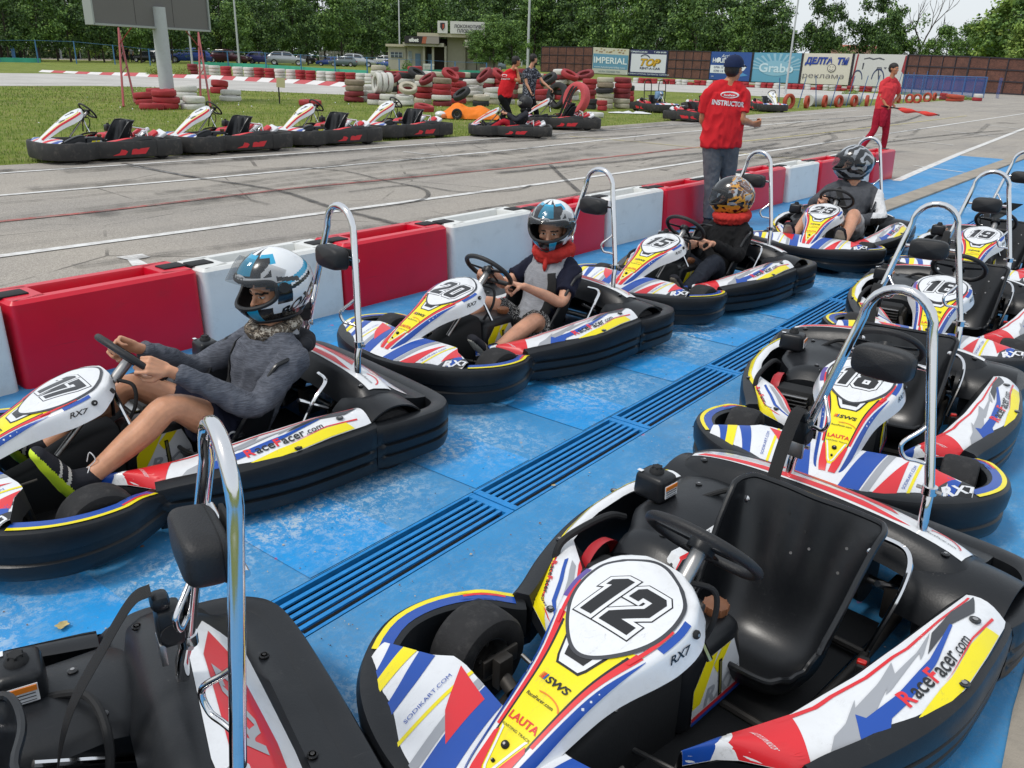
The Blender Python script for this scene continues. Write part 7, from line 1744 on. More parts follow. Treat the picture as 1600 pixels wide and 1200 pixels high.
# ---- poles
M_POLE = mat('pole_grey', srgb('b4b8ba'), .5, dirt=.15); M_PBL = mat('pole_blue', srgb('3a6390'), .6)
poles = [(80, 0, 96, 92, 3, 'tall grey lamp pole left of the video board'), (119, 38, 126, 92, 1.6, 'thin grey pole above the blue fence at far left'), (141, 40, 146, 92, 1.5, 'second thin grey pole left of the video board'), (170, 42, 173, 90, 1.4, 'thin pole just left of the red legs'), (366, 0, 374, 102, 3, 'tall grey lamp pole behind the kerb right of the video board'),
         (295, 47, 301, 104, 3, 'grey pole seen through the red legs'), (365, 50, 367, 84, 1.4, 'short thin pole beside the tall lamp pole'), (622, 0, 625, 108, 2.2, 'tall pale mast in front of the small building'), (422, 45, 424, 84, 1.4, 'slim grey pole among the parked cars'), (819, 0, 815, 104, 2.2, 'thinner of the two white masts at mid field'), (828, 0, 824, 112, 4, 'thicker of the two white masts at mid field'), (1243, 0, 1227, 147, 3, 'slender grey lamp pole before the advertising boards'), (1227, 12, 1223, 80, 1.3, 'thin distant pole above the advertising boards')]
for x0, y0, x1, y1, w_, lb in poles:
    base = G(x1, y1); r = pxw(base, w_)/2; zt = ZT(base, y0); zt = zt*1.25 if y0 == 0 else zt
    b = MB(); b.tube([(0, 0, 0), (0, 0, zt)], [r*1.1, r*.8], M_POLE, 10); b.lathe([(r*2.2, 0), (r*2.2, .05), (r*1.2, .08)], M_POLE, 10)
    tag(b.build('lamp_pole' if y0 == 0 else 'thin_pole', loc=base), lb, 'pole')
# ---- road signs at the far left
for (px, py0, py1, kind, lb) in ((14, 40, 86, 'round', 'round red and white sign above a round blue sign on one pole'), (55, 46, 90, 'diamond', 'yellow and white diamond priority sign on a grey pole'), (40, 60, 87, 'stripe', 'short blue topped post with red and white chevrons')):
    base = G(px+2, py1); s = pxw(base, 1); r0 = empty('road_sign' if kind != 'stripe' else 'chevron_post', base, math.atan2(IR.y, IR.x), label=lb, cat='sign'); zt = ZT(base, py0)
    b = MB(); b.tube([(0, 0, 0), (0, 0, zt)], s*.8, M_POLE, 8); b.build('pole', r0); D_ = lambda x, z, h: V((x, -s*1.2-h, z))
    if kind == 'round':
        b = MB(); b.poly(circle2(0, zt, 4.6*s, n=20), D_, 0, mat('sign_red', srgb('c4454a'), .5), 9); b.poly(circle2(0, zt, 3.1*s, n=20), D_, .03, mat('sign_white', srgb('e2ddd8'), .5), 9); b.build('sign_plate', r0)
        b = MB(); b.poly(circle2(0, zt-7.4*s, 4.4*s, n=20), D_, 0, mat('sign_violet', srgb('8a5fa8'), .5), 9); b.build('sign_plate', r0)
    elif kind == 'diamond':
        b = MB(); b.poly([(-5*s, zt), (0, zt-5*s), (5*s, zt), (0, zt+5*s)], D_, 0, MATS['sign_white'], 9); b.poly([(-3.6*s, zt), (0, zt-3.6*s), (3.6*s, zt), (0, zt+3.6*s)], D_, .03, mat('sign_yellow', srgb('e3a62c'), .5), 9); b.build('sign_plate', r0)
    else:
        b = MB(); b.box((0, 0, zt*.45), (3.6*s, 1.5*s, zt*.9), MATS['sign_white']); b.ell((0, 0, zt), (3*s, 2*s, 3*s), mat('sign_blue', srgb('3d78b8'), .5), 12)
        for k in range(3): z = zt*(.18+.27*k); b.poly([(-1.8*s, z-1.6*s), (0, z), (1.8*s, z-1.6*s), (1.8*s, z+.4*s), (0, z+2*s), (-1.8*s, z+.4*s)], D_, .02, MATS['sign_red'], 9)
        b.build('chevron_panel', r0)
# small cream notice on the lawn
base = G(437, 162); s = pxw(base, 1); r0 = empty('notice', base, math.atan2(IR.y, IR.x), label='small cream notice on a black post on the lawn', cat='sign'); b = MB(); b.tube([(0, 0, 0), (0, 0, 31*s)], 1.1*s, PLM, 8); b.build('post', r0); b = MB(); b.box((4*s, -.02, 31*s), (13*s, .02, 14*s), mat('notice_cream', srgb('b9b58c'), .7), rot=(0, .08, 0)); b.build('board', r0)
# litter and leaves
LF = mat('dry_leaf', srgb('b9a873'), .8, var=.3, vscale=60); rl = random.Random(2)
for px, py, sz, lb in ((424, 1000, .022, 'pale dry leaf lying on the drain grating'), (98, 980, .026, 'dry leaf on the scuffed blue floor beside kart 17'), (490, 1124, .014, 'small brown leaf on the blue floor near the lower edge'), (865, 760, .010, 'crumpled brown leaf beside the grating above kart 12')):
    b = MB(); c = G(px, py, .004)
    def lf(u, v): a = (v-.5)*math.sin(PI*u)**.7; return V(((u-.5)*2*sz, a*sz*1.3*(1+.25*math.sin(u*14)), .004+sz*.35*abs(a)+sz*.3*u*u))
    b.grid(lf, 10, 6, LF); tag(b.build('fallen_leaf', loc=c, rot=(0, 0, rl.uniform(0, 6))), lb, 'leaf')
b = MB(); c = G(985, 178)
def bag(u, v): x, y = (u-.5)*1.5, (v-.5)*.4; return V((x, y, .02+.09*max(0, noise.noise(V((x*4, y*6, 2)))+.35)*math.sin(PI*u)**.5*math.sin(PI*v)**.5))
b.grid(bag, 26, 12, F_WHITE); tag(b.build('plastic_sheet', loc=c+AW*.2, rot=(0, 0, math.atan2(IR.y, IR.x))), 'crumpled white plastic sheet on the grass before the cream tyre stacks', 'litter')
# ================================================================ boards, fence, building, cars
FACE = math.atan2(IR.y, IR.x)
wb = [(845, 112), (925, 115.2), (982, 118.5), (1042, 121.5), (1107, 125), (1172, 128.5), (1249, 131.5), (1327, 134.5), (1411, 138.5), (1500, 144), (1602, 149.5), (1700, 154)]
wt = [(845, 73), (925, 73.5), (982, 77), (1042, 79), (1107, 80.5), (1172, 82), (1249, 83), (1327, 84), (1411, 85.5), (1500, 88), (1602, 93), (1700, 98)]
WX = [p[0] for p in wb]
def wbase(x): return G(x, interp(x, WX, [p[1] for p in wb]))
def wtop(x): return ZT(wbase(x), interp(x, WX, [p[1] for p in wt]))
M_BRK = bpy.data.materials.new('wicker_brick'); M_BRK.use_nodes = True; b_ = NB(M_BRK); MATS['wicker_brick'] = M_BRK; b_.bsdf = b_.n['Principled BSDF']; b_.bsdf.inputs['Roughness'].default_value = .9
br = b_.new('ShaderNodeTexBrick'); co = b_.coords(); sx = b_.new('ShaderNodeSeparateXYZ'); b_.link(co, sx.inputs[0]); cb = b_.new('ShaderNodeCombineXYZ'); b_.link(sx.outputs[0], cb.inputs[0]); b_.link(sx.outputs[2], cb.inputs[1]); b_.link(cb.outputs[0], br.inputs[0])
br.inputs['Scale'].default_value = 3.2; br.inputs['Color1'].default_value = srgb('8a5c4c')+(1,); br.inputs['Color2'].default_value = srgb('6e4a3f')+(1,); br.inputs['Mortar'].default_value = srgb('33282a')+(1,); br.inputs['Mortar Size'].default_value = .03
b_.link(b_.mix(b_.ramp(b_.noise(co, .8, 5), .35, .65), br.outputs[0], b_.mix(1, br.outputs[0], (.6, .62, .65), 'MULTIPLY')), b_.bsdf.inputs['Base Color'])
M_WFR = mat('wall_frame', srgb('2c2a33'), .7)
def wallseg(x0, x1, label):
    A, B = wbase(x0), wbase(x1); za, zb_ = wtop(x0), wtop(x1); d = B-A; L = d.length; r = empty('perimeter_wall', A, math.atan2(d.y, d.x), label=label, cat='wall')
    zz = lambda x, k: lerp(za, zb_, x/L)*k
    b = MB(); b.add([(0, 0, 0), (L, 0, 0), (L, 0, zb_), (0, 0, za), (0, .25, 0), (L, .25, 0), (L, .25, zb_), (0, .25, za)], [(0, 1, 2, 3), (5, 4, 7, 6), (3, 2, 6, 7), (1, 5, 6, 2), (4, 0, 3, 7)], M_BRK, False); b.build('brick_panel', r)
    n = max(2, round(L/2.2)); b = MB()
    for k in range(n+1): x = L*k/n; b.box((x, -.04, zz(x, .5)), (.10, .07, zz(x, 1)), M_WFR)
    for k in (.02, .36, .68, 1): b.add([(0, -.07, zz(0, k)-.05), (L, -.07, zz(L, k)-.05), (L, -.07, zz(L, k)+.05), (0, -.07, zz(0, k)+.05), (0, -.01, zz(0, k)+.05), (L, -.01, zz(L, k)+.05)], [(0, 1, 2, 3), (3, 2, 5, 4)], M_WFR, False)
    b.build('wall_frame', r); return r
wallseg(845, 924, 'brown brick panelled wall left of the pale blue hotel board'); wallseg(1042, 1107, 'brown brick panelled wall between two advertising boards'); wallseg(1411, 1505, 'brown brick wall right of the bicycle board'); wallseg(1506, 1700, 'dark brick wall running off at the right edge')
def board(x0, x1, label, face, paint_fn):
    A, B = wbase(x0), wbase(x1); za, zb_ = wtop(x0), wtop(x1); d = B-A; L = d.length; r = empty('advertising_board', A, math.atan2(d.y, d.x), label=label, cat='billboard'); lo = .10
    H_ = (za+zb_)/2
    def mp(x, y, h): z = lerp(lo, lerp(za, zb_, x/L), y/H_); return V((x, -.06-h, z))
    b = MB(); b.grid(lambda u, v: mp(u*L, v*H_, 0), 4, 4, face, flip=False, smooth=False); b.add([(0, .08, 0), (L, .08, 0), (L, .08, zb_), (0, .08, za), (0, -.05, 0), (L, -.05, 0), (L, -.05, zb_), (0, -.05, za)], [(1, 0, 3, 2), (3, 7, 6, 2), (0, 4, 7, 3), (5, 1, 2, 6)], M_WFR, False)
    P = lambda pts, c, k=1: b.poly([(x*L, y*H_) for x, y in pts], mp, .02*k, c, 9)
    T = lambda st, x, y, sz, c, k=3, **kw: b.text(st, mp, .02*k, c, (x*L, y*H_), sz*H_, L=9, **kw)
    paint_fn(b, P, T, L, H_, mp); b.build('panel', r)
    b = MB()
    for x, z in ((.02, za), (L-.02, zb_)): b.box((x, -.09, z/2), (.14, .04, z), M_WFR)
    b.build('board_frame', r)
C_ = lambda h, n: mat(n, srgb(h), .6)
def d1(b, P, T, L, H_, mp):
    P([(.02, .02), (.98, .02), (.98, .18), (.02, .18)], C_('b5b9b2', 'ad_pale')); P([(.02, .20), (.98, .20), (.98, .76), (.02, .76)], C_('5f93b0', 'ad_blue'))
    T('IMPERIAL', .5, .53, .24, C_('d8e4e8', 'ad_white'), offset=.02, xscale=.92*L/H_/1.35); T('www.hotelimperialbg.com', .5, .27, .075, C_('d8e4e8', 'ad_white'), xscale=1.05*L/H_/1.35); T('tel./fax: 032/600 730', .5, .10, .07, C_('5f7a80', 'ad_grey'), xscale=L/H_/1.35)
    rr = random.Random(4)
    for k in range(16): x = .05+.9*rr.random(); y = .82+.14*rr.random(); P([(x-.03, y), (x, y-.03), (x+.035, y+.01), (x+.01, y+.035)], C_('a08a5c', 'ad_ochre') if k % 2 else C_('8d6a52', 'ad_rust'))
board(925, 981.5, 'pale blue hotel board reading IMPERIAL', C_('c2c0ae', 'ad_cream'), d1)
def d2(b, P, T, L, H_, mp):
    P([(.035, .14), (.965, .14), (.965, .84), (.035, .84)], C_('cfd3dc', 'ad_lilac')); a = L/H_/1.4
    T('TOP', .52, .53, .27, C_('8a6a1c', 'ad_dgold'), offset=.05, shear=.35, xscale=a); T('TOP', .515, .535, .25, C_('c9a02e', 'ad_gold'), k=4, offset=.03, shear=.35, xscale=a)
    T('RENT-A-CAR', .56, .30, .085, C_('262b4a', 'ad_navy'), offset=.02, xscale=1.1*a); P(circle2(.42, .66, .14, .17, 14, .3, 2.8)+circle2(.42, .66, .115, .14, 14, .3, 2.8)[::-1], C_('262b4a', 'ad_navy'), 5)
    T('TOPRENTACAR.BG', .24, .92, .06, C_('d8e4e8', 'ad_white'), offset=.02, xscale=.9*a); T('T. 0700 99 099', .80, .92, .06, C_('d8e4e8', 'ad_white'), offset=.02, xscale=.85*a); T('BULGARIAN NATIONAL CAR RENTAL COMPANY', .5, .075, .055, C_('d8e4e8', 'ad_white'), xscale=.95*a)
board(983, 1041.5, 'white board with navy rim reading TOP RENT-A-CAR', C_('262b5a', 'ad_navy_rim'), d2)
def d3(b, P, T, L, H_, mp):
    a = L/H_/1.5; W = C_('dfe5ea', 'ad_white2'); P([(.02, .24), (.60, .24), (.60, .52), (.02, .52)], W); T('Active', .42, .86, .12, W, shear=.3, xscale=a); T('HOLIDAY', .32, .70, .16, W, offset=.03, xscale=.8*a)
    P(circle2(.22, .72, .055, .08, 16), W, 3.4); T('0700 15 999', .30, .45, .08, C_('26406f', 'ad_ink'), xscale=a); T('0700 14 999', .30, .32, .08, C_('26406f', 'ad_ink'), xscale=a); T('www', .10, .13, .06, W); P([(.66, .50), (.80, .62), (.9, .50), (.84, .36), (.70, .30)], W); P([(.6, .10), (.95, .2), (.8, .3), (.62, .26)], C_('4f8fc4', 'ad_sky'))
board(1107.5, 1171.5, 'blue holiday board behind the instructor cap', C_('2a4f93', 'ad_royal'), d3)
def d4(b, P, T, L, H_, mp):
    lt = C_('8fb9cb', 'ad_ray')
    for k in range(14): a0 = .05+PI*k/14; a1 = a0+.10; P([(.5+.05*math.cos(a0), max(.02, .40+.05*math.sin(a0))), (min(.99, max(.01, .5+.62*math.cos(a0))), min(.99, .40+.58*math.sin(a0))), (min(.99, max(.01, .5+.62*math.cos(a1))), min(.99, .40+.58*math.sin(a1)))], lt)
    P(circle2(.5, .48, .34, .26, 30), C_('84b4c8', 'ad_halo'), 1.6); T('Grabo', .5, .50, .30, C_('c3dbe4', 'ad_mist'), offset=.02, xscale=1.05*L/H_/1.6)
board(1172.5, 1248, 'pale turquoise sunburst board reading Grabo', C_('5f9db8', 'ad_turq'), d4)
def d5(b, P, T, L, H_, mp):
    nv = C_('1e3c94', 'ad_deep'); ink = C_('4b4656', 'ad_dark'); T('ДЕЛТА', .33, .76, .20, nv, offset=.06, shear=.2, xscale=.86*L/H_/1.55); T('ТИ', .80, .76, .20, nv, offset=.06, shear=.2, xscale=.9*L/H_/1.55); T('реклама', .46, .28, .17, ink, offset=-.012, xscale=1.35*L/H_/1.55)
    c = [(.61+.085*math.cos(a), .53+.13*math.sin(a)) for a in [2*PI*k/26 for k in range(26)]]; c2 = [(.61+.073*math.cos(a), .53+.112*math.sin(a)) for a in [2*PI*k/26 for k in range(26)]]; P(c, ink, 3.4); P(c2, C_('d3cfc2', 'ad_bone'), 3.9)
    for s in (-1, 1): P(circle2(.61+s*.028, .57, .008, .02, 8), ink, 4.6)
    P(circle2(.61, .52, .045, .07, 10, PI*1.1, PI*1.9)+circle2(.61, .52, .037, .055, 10, PI*1.1, PI*1.9)[::-1], ink, 4.6)
board(1249, 1326, 'cream board with a smiling face reading ДЕЛТА ТИ реклама', C_('d3cfc2', 'ad_bone'), d5)
def d6(b, P, T, L, H_, mp):
    k_ = C_('4c4e58', 'ad_graph'); n_ = C_('3b4668', 'ad_slate')
    for cx, cy, r_ in ((.12, .20, .30), (.52, .22, .34)):
        n = 26; P([(cx+r_*.36*math.cos(a), cy+r_*math.sin(a)) for a in [PI*k/n for k in range(n+1)]]+[(cx+(r_-.05)*.36*math.cos(a), cy+(r_-.05)*math.sin(a)) for a in [PI-PI*k/n for k in range(n+1)]], n_)
    P([(.50, .52), (.52, .52), (.56, .22), (.53, .22)], k_); P([(.48, .60), (.56, .60), (.58, .52), (.56, .52), (.55, .57), (.49, .57), (.48, .50), (.46, .50)], k_); P([(.2, .86), (.3, .90), (.38, .86), (.5, .90), (.6, .84), (.58, .82), (.48, .86), (.38, .82), (.3, .86), (.2, .83)], k_); P([(.19, .72), (.22, .72), (.21, .52), (.19, .52)], k_)
    T('BICYCLES', .78, .58, .05, k_, xscale=1.3); P([(.60, .60), (.66, .60), (.63, .54)], k_); P([(0.01, .0), (.05, .0), (.09, .99), (.06, .99)], C_('93343c', 'ad_maroon')); P([(.93, .5), (.985, .4), (.985, .97), (.96, .97)], C_('93343c', 'ad_maroon'))
board(1328, 1410, 'white board with drawn bicycle wheels and dark red edges', C_('c7c8c6', 'ad_offwhite'), d6)
# blue mesh pen before the wall
M_NET = bpy.data.materials.new('blue_net'); M_NET.use_nodes = True; P = M_NET.node_tree.nodes['Principled BSDF']; P.inputs['Base Color'].default_value = srgb('3a5ea8')+(1,); P.inputs['Alpha'].default_value = .28; P.inputs['Roughness'].default_value = .8
A, B = G(1408, 147), G(1536, 153); r = empty('mesh_fence', A, math.atan2((B-A).y, (B-A).x), label='blue wire mesh fence panels in front of the dark brick wall', cat='fence'); L = (B-A).length; z = ZT(B, 121); b = MB(); b.box((L/2, 0, z/2), (L, .03, z), M_NET); b.box((L+.6, 1.2, z/2), (.03, 2.4, z), M_NET, rot=(0, 0, .4)); b.build('mesh', r); b = MB()
for k in range(9): b.tube([(L*k/8, 0, 0), (L*k/8, 0, z*1.02)], .05, MATS['post_blue'], 6)
b.tube([(0, 0, z), (L, 0, z)], .04, MATS['post_blue'], 6); b.build('post_frame', r)
# white pipe barrier on the far straight
A, B = G(1262, 166), G(1340, 163); b = MB(); b.tube([A+V((0, 0, .25)), B+V((0, 0, .25))], .27, mat('pipe_white', srgb('b9b9b4'), .6, dirt=.4), 16); tag(b.build('pipe_barrier'), 'weathered white pipe lying behind the orange tyres', 'barrier')
# ---- fence along the car park
M_FB = mat('fence_blue', srgb('3e6f9e'), .55); M_GRN = mat('windbreak_green', srgb('43a58c'), .8, var=.12, vscale=.6)
fx = [-60, 0, 60, 120, 180, 235, 300, 357, 416, 471, 524, 574, 624, 674, 711, 760]; fy = [96, 97, 98, 99.5, 101, 102, 103, 104.5, 107, 110.5, 114, 116.5, 115.5, 115.5, 116, 117]; ft_ = [62, 62, 62, 64, 70, 76, 78, 80, 82, 85, 88, 89, 92, 94, 96, 98]
fr = empty('fence', G(357, 104.5), label='blue post and wire fence with a green windbreak before the car park', cat='fence'); o0 = G(357, 104.5); prev = None
for x, y, t in zip(fx, fy, ft_):
    p = G(x, y); z = ZT(p, t); b = MB(); b.tube([p-o0, p-o0+V((0, 0, z))], pxw(p, 1.5)/1.6, M_FB, 6); b.build('post', fr)
    if prev and prev[2] < 200 or (prev and prev[2] > 240 and False): pass
    if prev:
        q, zq, xq = prev; b = MB(); b.tube([q-o0+V((0, 0, zq*.97)), p-o0+V((0, 0, z*.97))], pxw(p, .5)/2, M_FB, 5); b.build('rail', fr)
        if x > 300 and x < 600 or x < 70 or x > 660:
            e = AW*.5; h = ZT(p, y-6.5 if x > 70 else y-7); b = MB(); b.add([q-o0+e, p-o0+e, p-o0+e+V((0, 0, h)), q-o0+e+V((0, 0, h)), q-o0+e*1.1, p-o0+e*1.1, p-o0+e*1.1+V((0, 0, h)), q-o0+e*1.1+V((0, 0, h))], [(0, 1, 2, 3), (5, 4, 7, 6), (3, 2, 6, 7)], M_GRN, False); b.build('windbreak', fr)
    prev = (p, z, x)
for k, px in enumerate((22, 60, 93)):   # sturdier gate posts
    p = G(px, 91); z = ZT(p, 61); s = pxw(p, 1); b = MB(); b.box(p+V((0, 0, z/2)), (s*(6 if k != 1 else 3), s*3, z), M_FB); tag(b.build('gate_post'), ('thick blue gate post by the round signs', 'slim blue gate post by the diamond sign', 'blue gate post by the tall lamp pole')[k], 'post')
# dark picket fence behind the cars
A, B = G(500, 99.5), G(600, 103); d = B-A; r = empty('picket_fence', A, math.atan2(d.y, d.x), label='tall pale picket fence behind the parked cars', cat='fence'); L = d.length; z = ZT(A, 79); b = MB(); n = 44
for k in range(n): b.box((L*k/n, 0, z/2), (L/n*.42, .06, z), mat('picket_grey', srgb('8b8a85'), .8))
b.box((L/2, .05, z*.3), (L, .04, .15), MATS['picket_grey']); b.box((L/2, .05, z*.85), (L, .04, .15), MATS['picket_grey']); b.build('pickets', r)
# ---- parked cars
GLS = mat('car_glass', (.02, .025, .03), .08, coat=.5); CTY = mat('car_tyre', (.02, .02, .02), .8); CRM = mat('car_rim', (.45, .45, .47), .3, .8); LMP = mat('car_lamp', (.6, .6, .62), .1)
PAINTS = dict(silver=mat('paint_silver', srgb('a9adb2'), .3, .4, coat=.6), white=mat('paint_white', srgb('cfd2d4'), .3, coat=.6), blue=mat('paint_blue', srgb('28489a'), .3, coat=.6), dark=mat('paint_dark', srgb('23262c'), .25, coat=.6), maroon=mat('paint_maroon', srgb('4d2530'), .3, coat=.6), violet=mat('paint_violet', srgb('4a4d96'), .3, coat=.6), grey=mat('paint_grey', srgb('5b6a72'), .3, coat=.6))
def car(color, kind='hatch'):
    pm = PAINTS[color]; r = empty('parked_car'); L = 4.1 if kind == 'hatch' else 4.5
    def sec(x):   # lower and upper outline along the length, 0..1
        bel = interp(x, [0, .03, .12, .30, .5, .8, .97, 1], [.55, .68, .80, .90, .93, .95, .88, .60]); return bel
    def body(u, v):
        x = u; w_ = .84*(1-.18*abs(2*u-1)**4); bel = sec(u); a = v
        P_ = [(-w_*.9, .22), (-w_, .45), (-w_, bel-.12), (-w_*.94, bel), (0, bel+.04), (w_*.94, bel), (w_, bel-.12), (w_, .45), (w_*.9, .22)]
        i = v*8; k = min(7, int(i)); f = i-k; return V(((u-.5)*L, lerp(P_[k][0], P_[k+1][0], f), lerp(P_[k][1], P_[k+1][1], f)))
    b = MB(); b.grid(body, 30, 16, pm, flip=False); b.grid(lambda u, v: lerp(body(0, v), V((-L/2, 0, .45)), u), 2, 16, pm); b.grid(lambda u, v: lerp(body(1, v), V((L/2, 0, .45)), u), 2, 16, pm, flip=True)
    xs = ([.24, .40, .55, .82, .97] if kind == 'hatch' else [.26, .42, .55, .74, .88]); zs = [0, .48, .52, .48, .04 if kind != 'hatch' else .10]
    def roof(u, v, gl=False):
        x = lerp(xs[0], xs[4], u); z = interp(x, xs, zs); w0 = .80*(1-.18*abs(2*x-1)**4); w1 = w0*.78; bel = sec(x)
        P_ = [(-w0, 0), (-lerp(w0, w1, .9), z*.86), (-w1*.85, z), (w1*.85, z), (lerp(w0, w1, .9), z*.86), (w0, 0)]; i = v*5; k = min(4, int(i)); f = i-k
        return V(((x-.5)*L, lerp(P_[k][0], P_[k+1][0], f), bel+lerp(P_[k][1], P_[k+1][1], f)))
    mf = lambda u, v: GLS if (v < .19 and v > .02 or v > .81 and v < .98) and (.16 < u < .46 or .50 < u < .84) or (u < .14 and .24 < v < .76) or (u > .88 and .24 < v < .76) else pm
    b.grid(roof, 40, 30, pm, matfn=mf); b.build('body', r)
    for x in (-L*.31, L*.30):
        for y in (-.78, .78):
            w0 = empty('wheel', (x, y, .31)); w0.parent = r; M = Matrix.Rotation(PI/2, 4, 'X'); q = MB(); q.lathe([(.2, -.1), (.31, -.09), (.31, .09), (.2, .1)], CTY, 20, M); q.build('tyre', w0); q = MB(); q.lathe([(0, .07), (.2, .09)], CRM, 14, M); q.lathe([(.2, -.09), (0, -.07)], CRM, 14, M); q.build('rim', w0)
    for y in (-.62, .62):
        q = MB(); q.box((-L/2+.05, y, .66), (.10, .28, .13), LMP, bev=.03); q.build('headlight', r); q = MB(); q.box((L/2-.05, y, .74), (.08, .22, .16), mat('tail_lamp', (.35, .02, .02), .2), bev=.03); q.build('tail_light', r)
    return r
cars = [(228, 97.3, 42, 'dark', 'hatch', 1, 'dark hatchback parked behind the red legs at far left'), (238, 95.5, 40, 'white', 'hatch', 1, 'white car partly hidden behind the dark hatchback'), (292, 98.4, 58, 'blue', 'hatch', 1, 'bright blue estate car right of the grey column'), (353, 99, 54, 'maroon', 'sedan', -1, 'dark maroon saloon parked behind the white tyre stacks'), (408, 100, 46, 'violet', 'hatch', -1, 'violet blue hatchback left of the silver one'),
        (444, 102, 52, 'silver', 'hatch', -1, 'silver hatchback parked behind the green windbreak'), (514, 103, 34, 'blue', 'sedan', 1, 'dark blue car seen half behind a fence post'), (536, 104, 40, 'grey', 'hatch', 1, 'grey car between the dark blue and the pale silver ones'), (556, 104.6, 50, 'silver', 'sedan', -1, 'pale silver saloon with its bonnet to the right'), (597, 103, 40, 'white', 'hatch', 1, 'white car parked behind the pale mast'), (607, 106, 34, 'blue', 'sedan', 1, 'blue car in front of the white one by the mast'),
        (708, 110, 50, 'white', 'sedan', -1, 'white saloon parked in front of the small building'), (735, 108, 44, 'dark', 'hatch', 1, 'black car behind the white saloon at the building'), (765, 110, 40, 'grey', 'sedan', 1, 'grey car under the trees right of the building'), (470, 99.5, 36, 'dark', 'sedan', 1, 'dark saloon in the second row behind the silver hatchback')]
made = {}
for px, py, w_, c, kd_, dr, lb in cars:
    r = car(c, kd_) if (c, kd_) not in made else copy_tree(made[(c, kd_)]); made.setdefault((c, kd_), r)
    base = G(px, py); s = pxw(base, w_)*1.18/4.2; r.location = base+AW*.9*s; r.scale = (s, s, s*.95); r.rotation_euler = (0, 0, FACE+(PI if dr < 0 else 0)+rt.uniform(-.25, .25)); tag(r, lb, 'car', 'cars parked behind the fence')
# two people by the first car
for px, c, lb in ((200, 'F_BLACK', 'distant person in black standing by the first parked car'), (207, 'F_WHITE', 'distant person in a pale top beside the first parked car')):
    ft = G(px, 97); s = pxw(ft, 22)/1.7; root = empty('person', ft, 0, label=lb, cat='person'); root.scale = (s, s, s)
    J = {k: IR*x+V((0, 0, z))+AW*y for k, (x, y, z) in dict(hip=(0, 0, .9), neck=(0, 0, 1.42), head=(0, 0, 1.56), shL=(-.18, 0, 1.36), shR=(.18, 0, 1.36), elL=(-.24, 0, 1.1), elR=(.24, 0, 1.1), wrL=(-.22, -.08, .88), wrR=(.22, -.08, .88), hdL=(0, 0, -1), hdR=(0, 0, -1), knL=(-.1, 0, .5), knR=(.1, 0, .5), anL=(-.1, 0, .09), anR=(.1, 0, .09), toeL=(-.1, -.17, .04), toeR=(.1, -.17, .04), upL=(0, 0, 1), upR=(0, 0, 1)).items()}
    figure(root, J, dict(S=1, skin=SK1, face=-AW, top=MATS['black_cloth'] if c == 'F_BLACK' else F_LTG, topname='shirt', bottom=F_JEAN, botname='trousers', vox=.03, leg=1.5, sleeve=.7, palmL=IR, palmR=-IR, shoe=(F_SHOEB, F_SOLEG)))
# ---- the small building
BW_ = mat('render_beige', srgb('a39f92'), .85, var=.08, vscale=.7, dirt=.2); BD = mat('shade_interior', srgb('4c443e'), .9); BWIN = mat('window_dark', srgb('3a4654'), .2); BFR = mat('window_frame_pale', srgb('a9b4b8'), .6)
o0 = G(690, 111.5)+AW*6; s = pxw(o0, 1); r = empty('entrance_building', o0, FACE, label='small beige entrance building with pillars and rooftop boards under the trees', cat='building'); X = lambda px: (px-690)*s; Z = lambda py: ZT(o0, py)
b = MB()
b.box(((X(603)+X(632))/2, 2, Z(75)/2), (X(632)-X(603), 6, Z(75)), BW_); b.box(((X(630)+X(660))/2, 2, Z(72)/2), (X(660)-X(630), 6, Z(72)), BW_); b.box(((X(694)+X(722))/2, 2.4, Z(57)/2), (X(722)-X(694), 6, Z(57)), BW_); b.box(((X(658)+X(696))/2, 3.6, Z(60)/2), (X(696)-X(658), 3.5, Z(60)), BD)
b.box(((X(722)+X(772))/2, 3, Z(74)/2), (X(772)-X(722), 6, Z(74)), BW_); b.build('wall', r)
b = MB(); b.box(((X(650)+X(752))/2, 1.2, (Z(53)+Z(58.5))/2), (X(752)-X(650), 8, Z(53)-Z(58.5)), mat('roof_pale', srgb('b5ad98'), .8)); b.box(((X(628)+X(690))/2, 1.0, Z(71)), (X(690)-X(628), 7.6, .5), BW_); b.box(((X(602)+X(632))/2, 1.8, Z(75)+.15), (X(632)-X(602)+.4, 6.6, .35), MATS['roof_pale']); b.build('roof', r)
for px in (659, 673, 692): b = MB(); b.box((X(px), -1.8, Z(72)/2), (3.4*s, 3.4*s, Z(72)), BW_, bev=.03); b.build('pillar', r)
for px, w_, y0, y1 in ((616, 18, 84, 92), (637, 5, 82, 100), (744, 8, 84, 92), (758, 8, 84, 92)):
    b = MB(); b.box((X(px), -1.05, (Z(y0)+Z(y1))/2), (w_*s, .1, Z(y0)-Z(y1)), BWIN); f = b.build('window', r); b = MB()
    for k in range(4): b.box((X(px)+(k/3-.5)*w_*s, -1.13, (Z(y0)+Z(y1))/2), (.7*s, .06, Z(y0)-Z(y1)), BFR)
    b.box((X(px), -1.13, (Z(y0)+Z(y1))/2), (w_*s, .06, .6*s), BFR); b.build('window_frame', f)
for px in (649, 667): b = MB(); b.box((X(px), -1.06+(1.2 if px > 660 else 0), Z(85)/2), (8*s, .12, Z(85)), mat('door_blue', srgb('55708a'), .5)); b.build('door', r)
D_ = lambda x, z, h: V((x, -3.1-h, z))
def sign(x0, x1, y0, y1, c, nm='sign_board'):
    b = MB(); b.box(((X(x0)+X(x1))/2, -2.9, (Z(y0)+Z(y1))/2), (X(x1)-X(x0), .3, Z(y0)-Z(y1)), c); return b
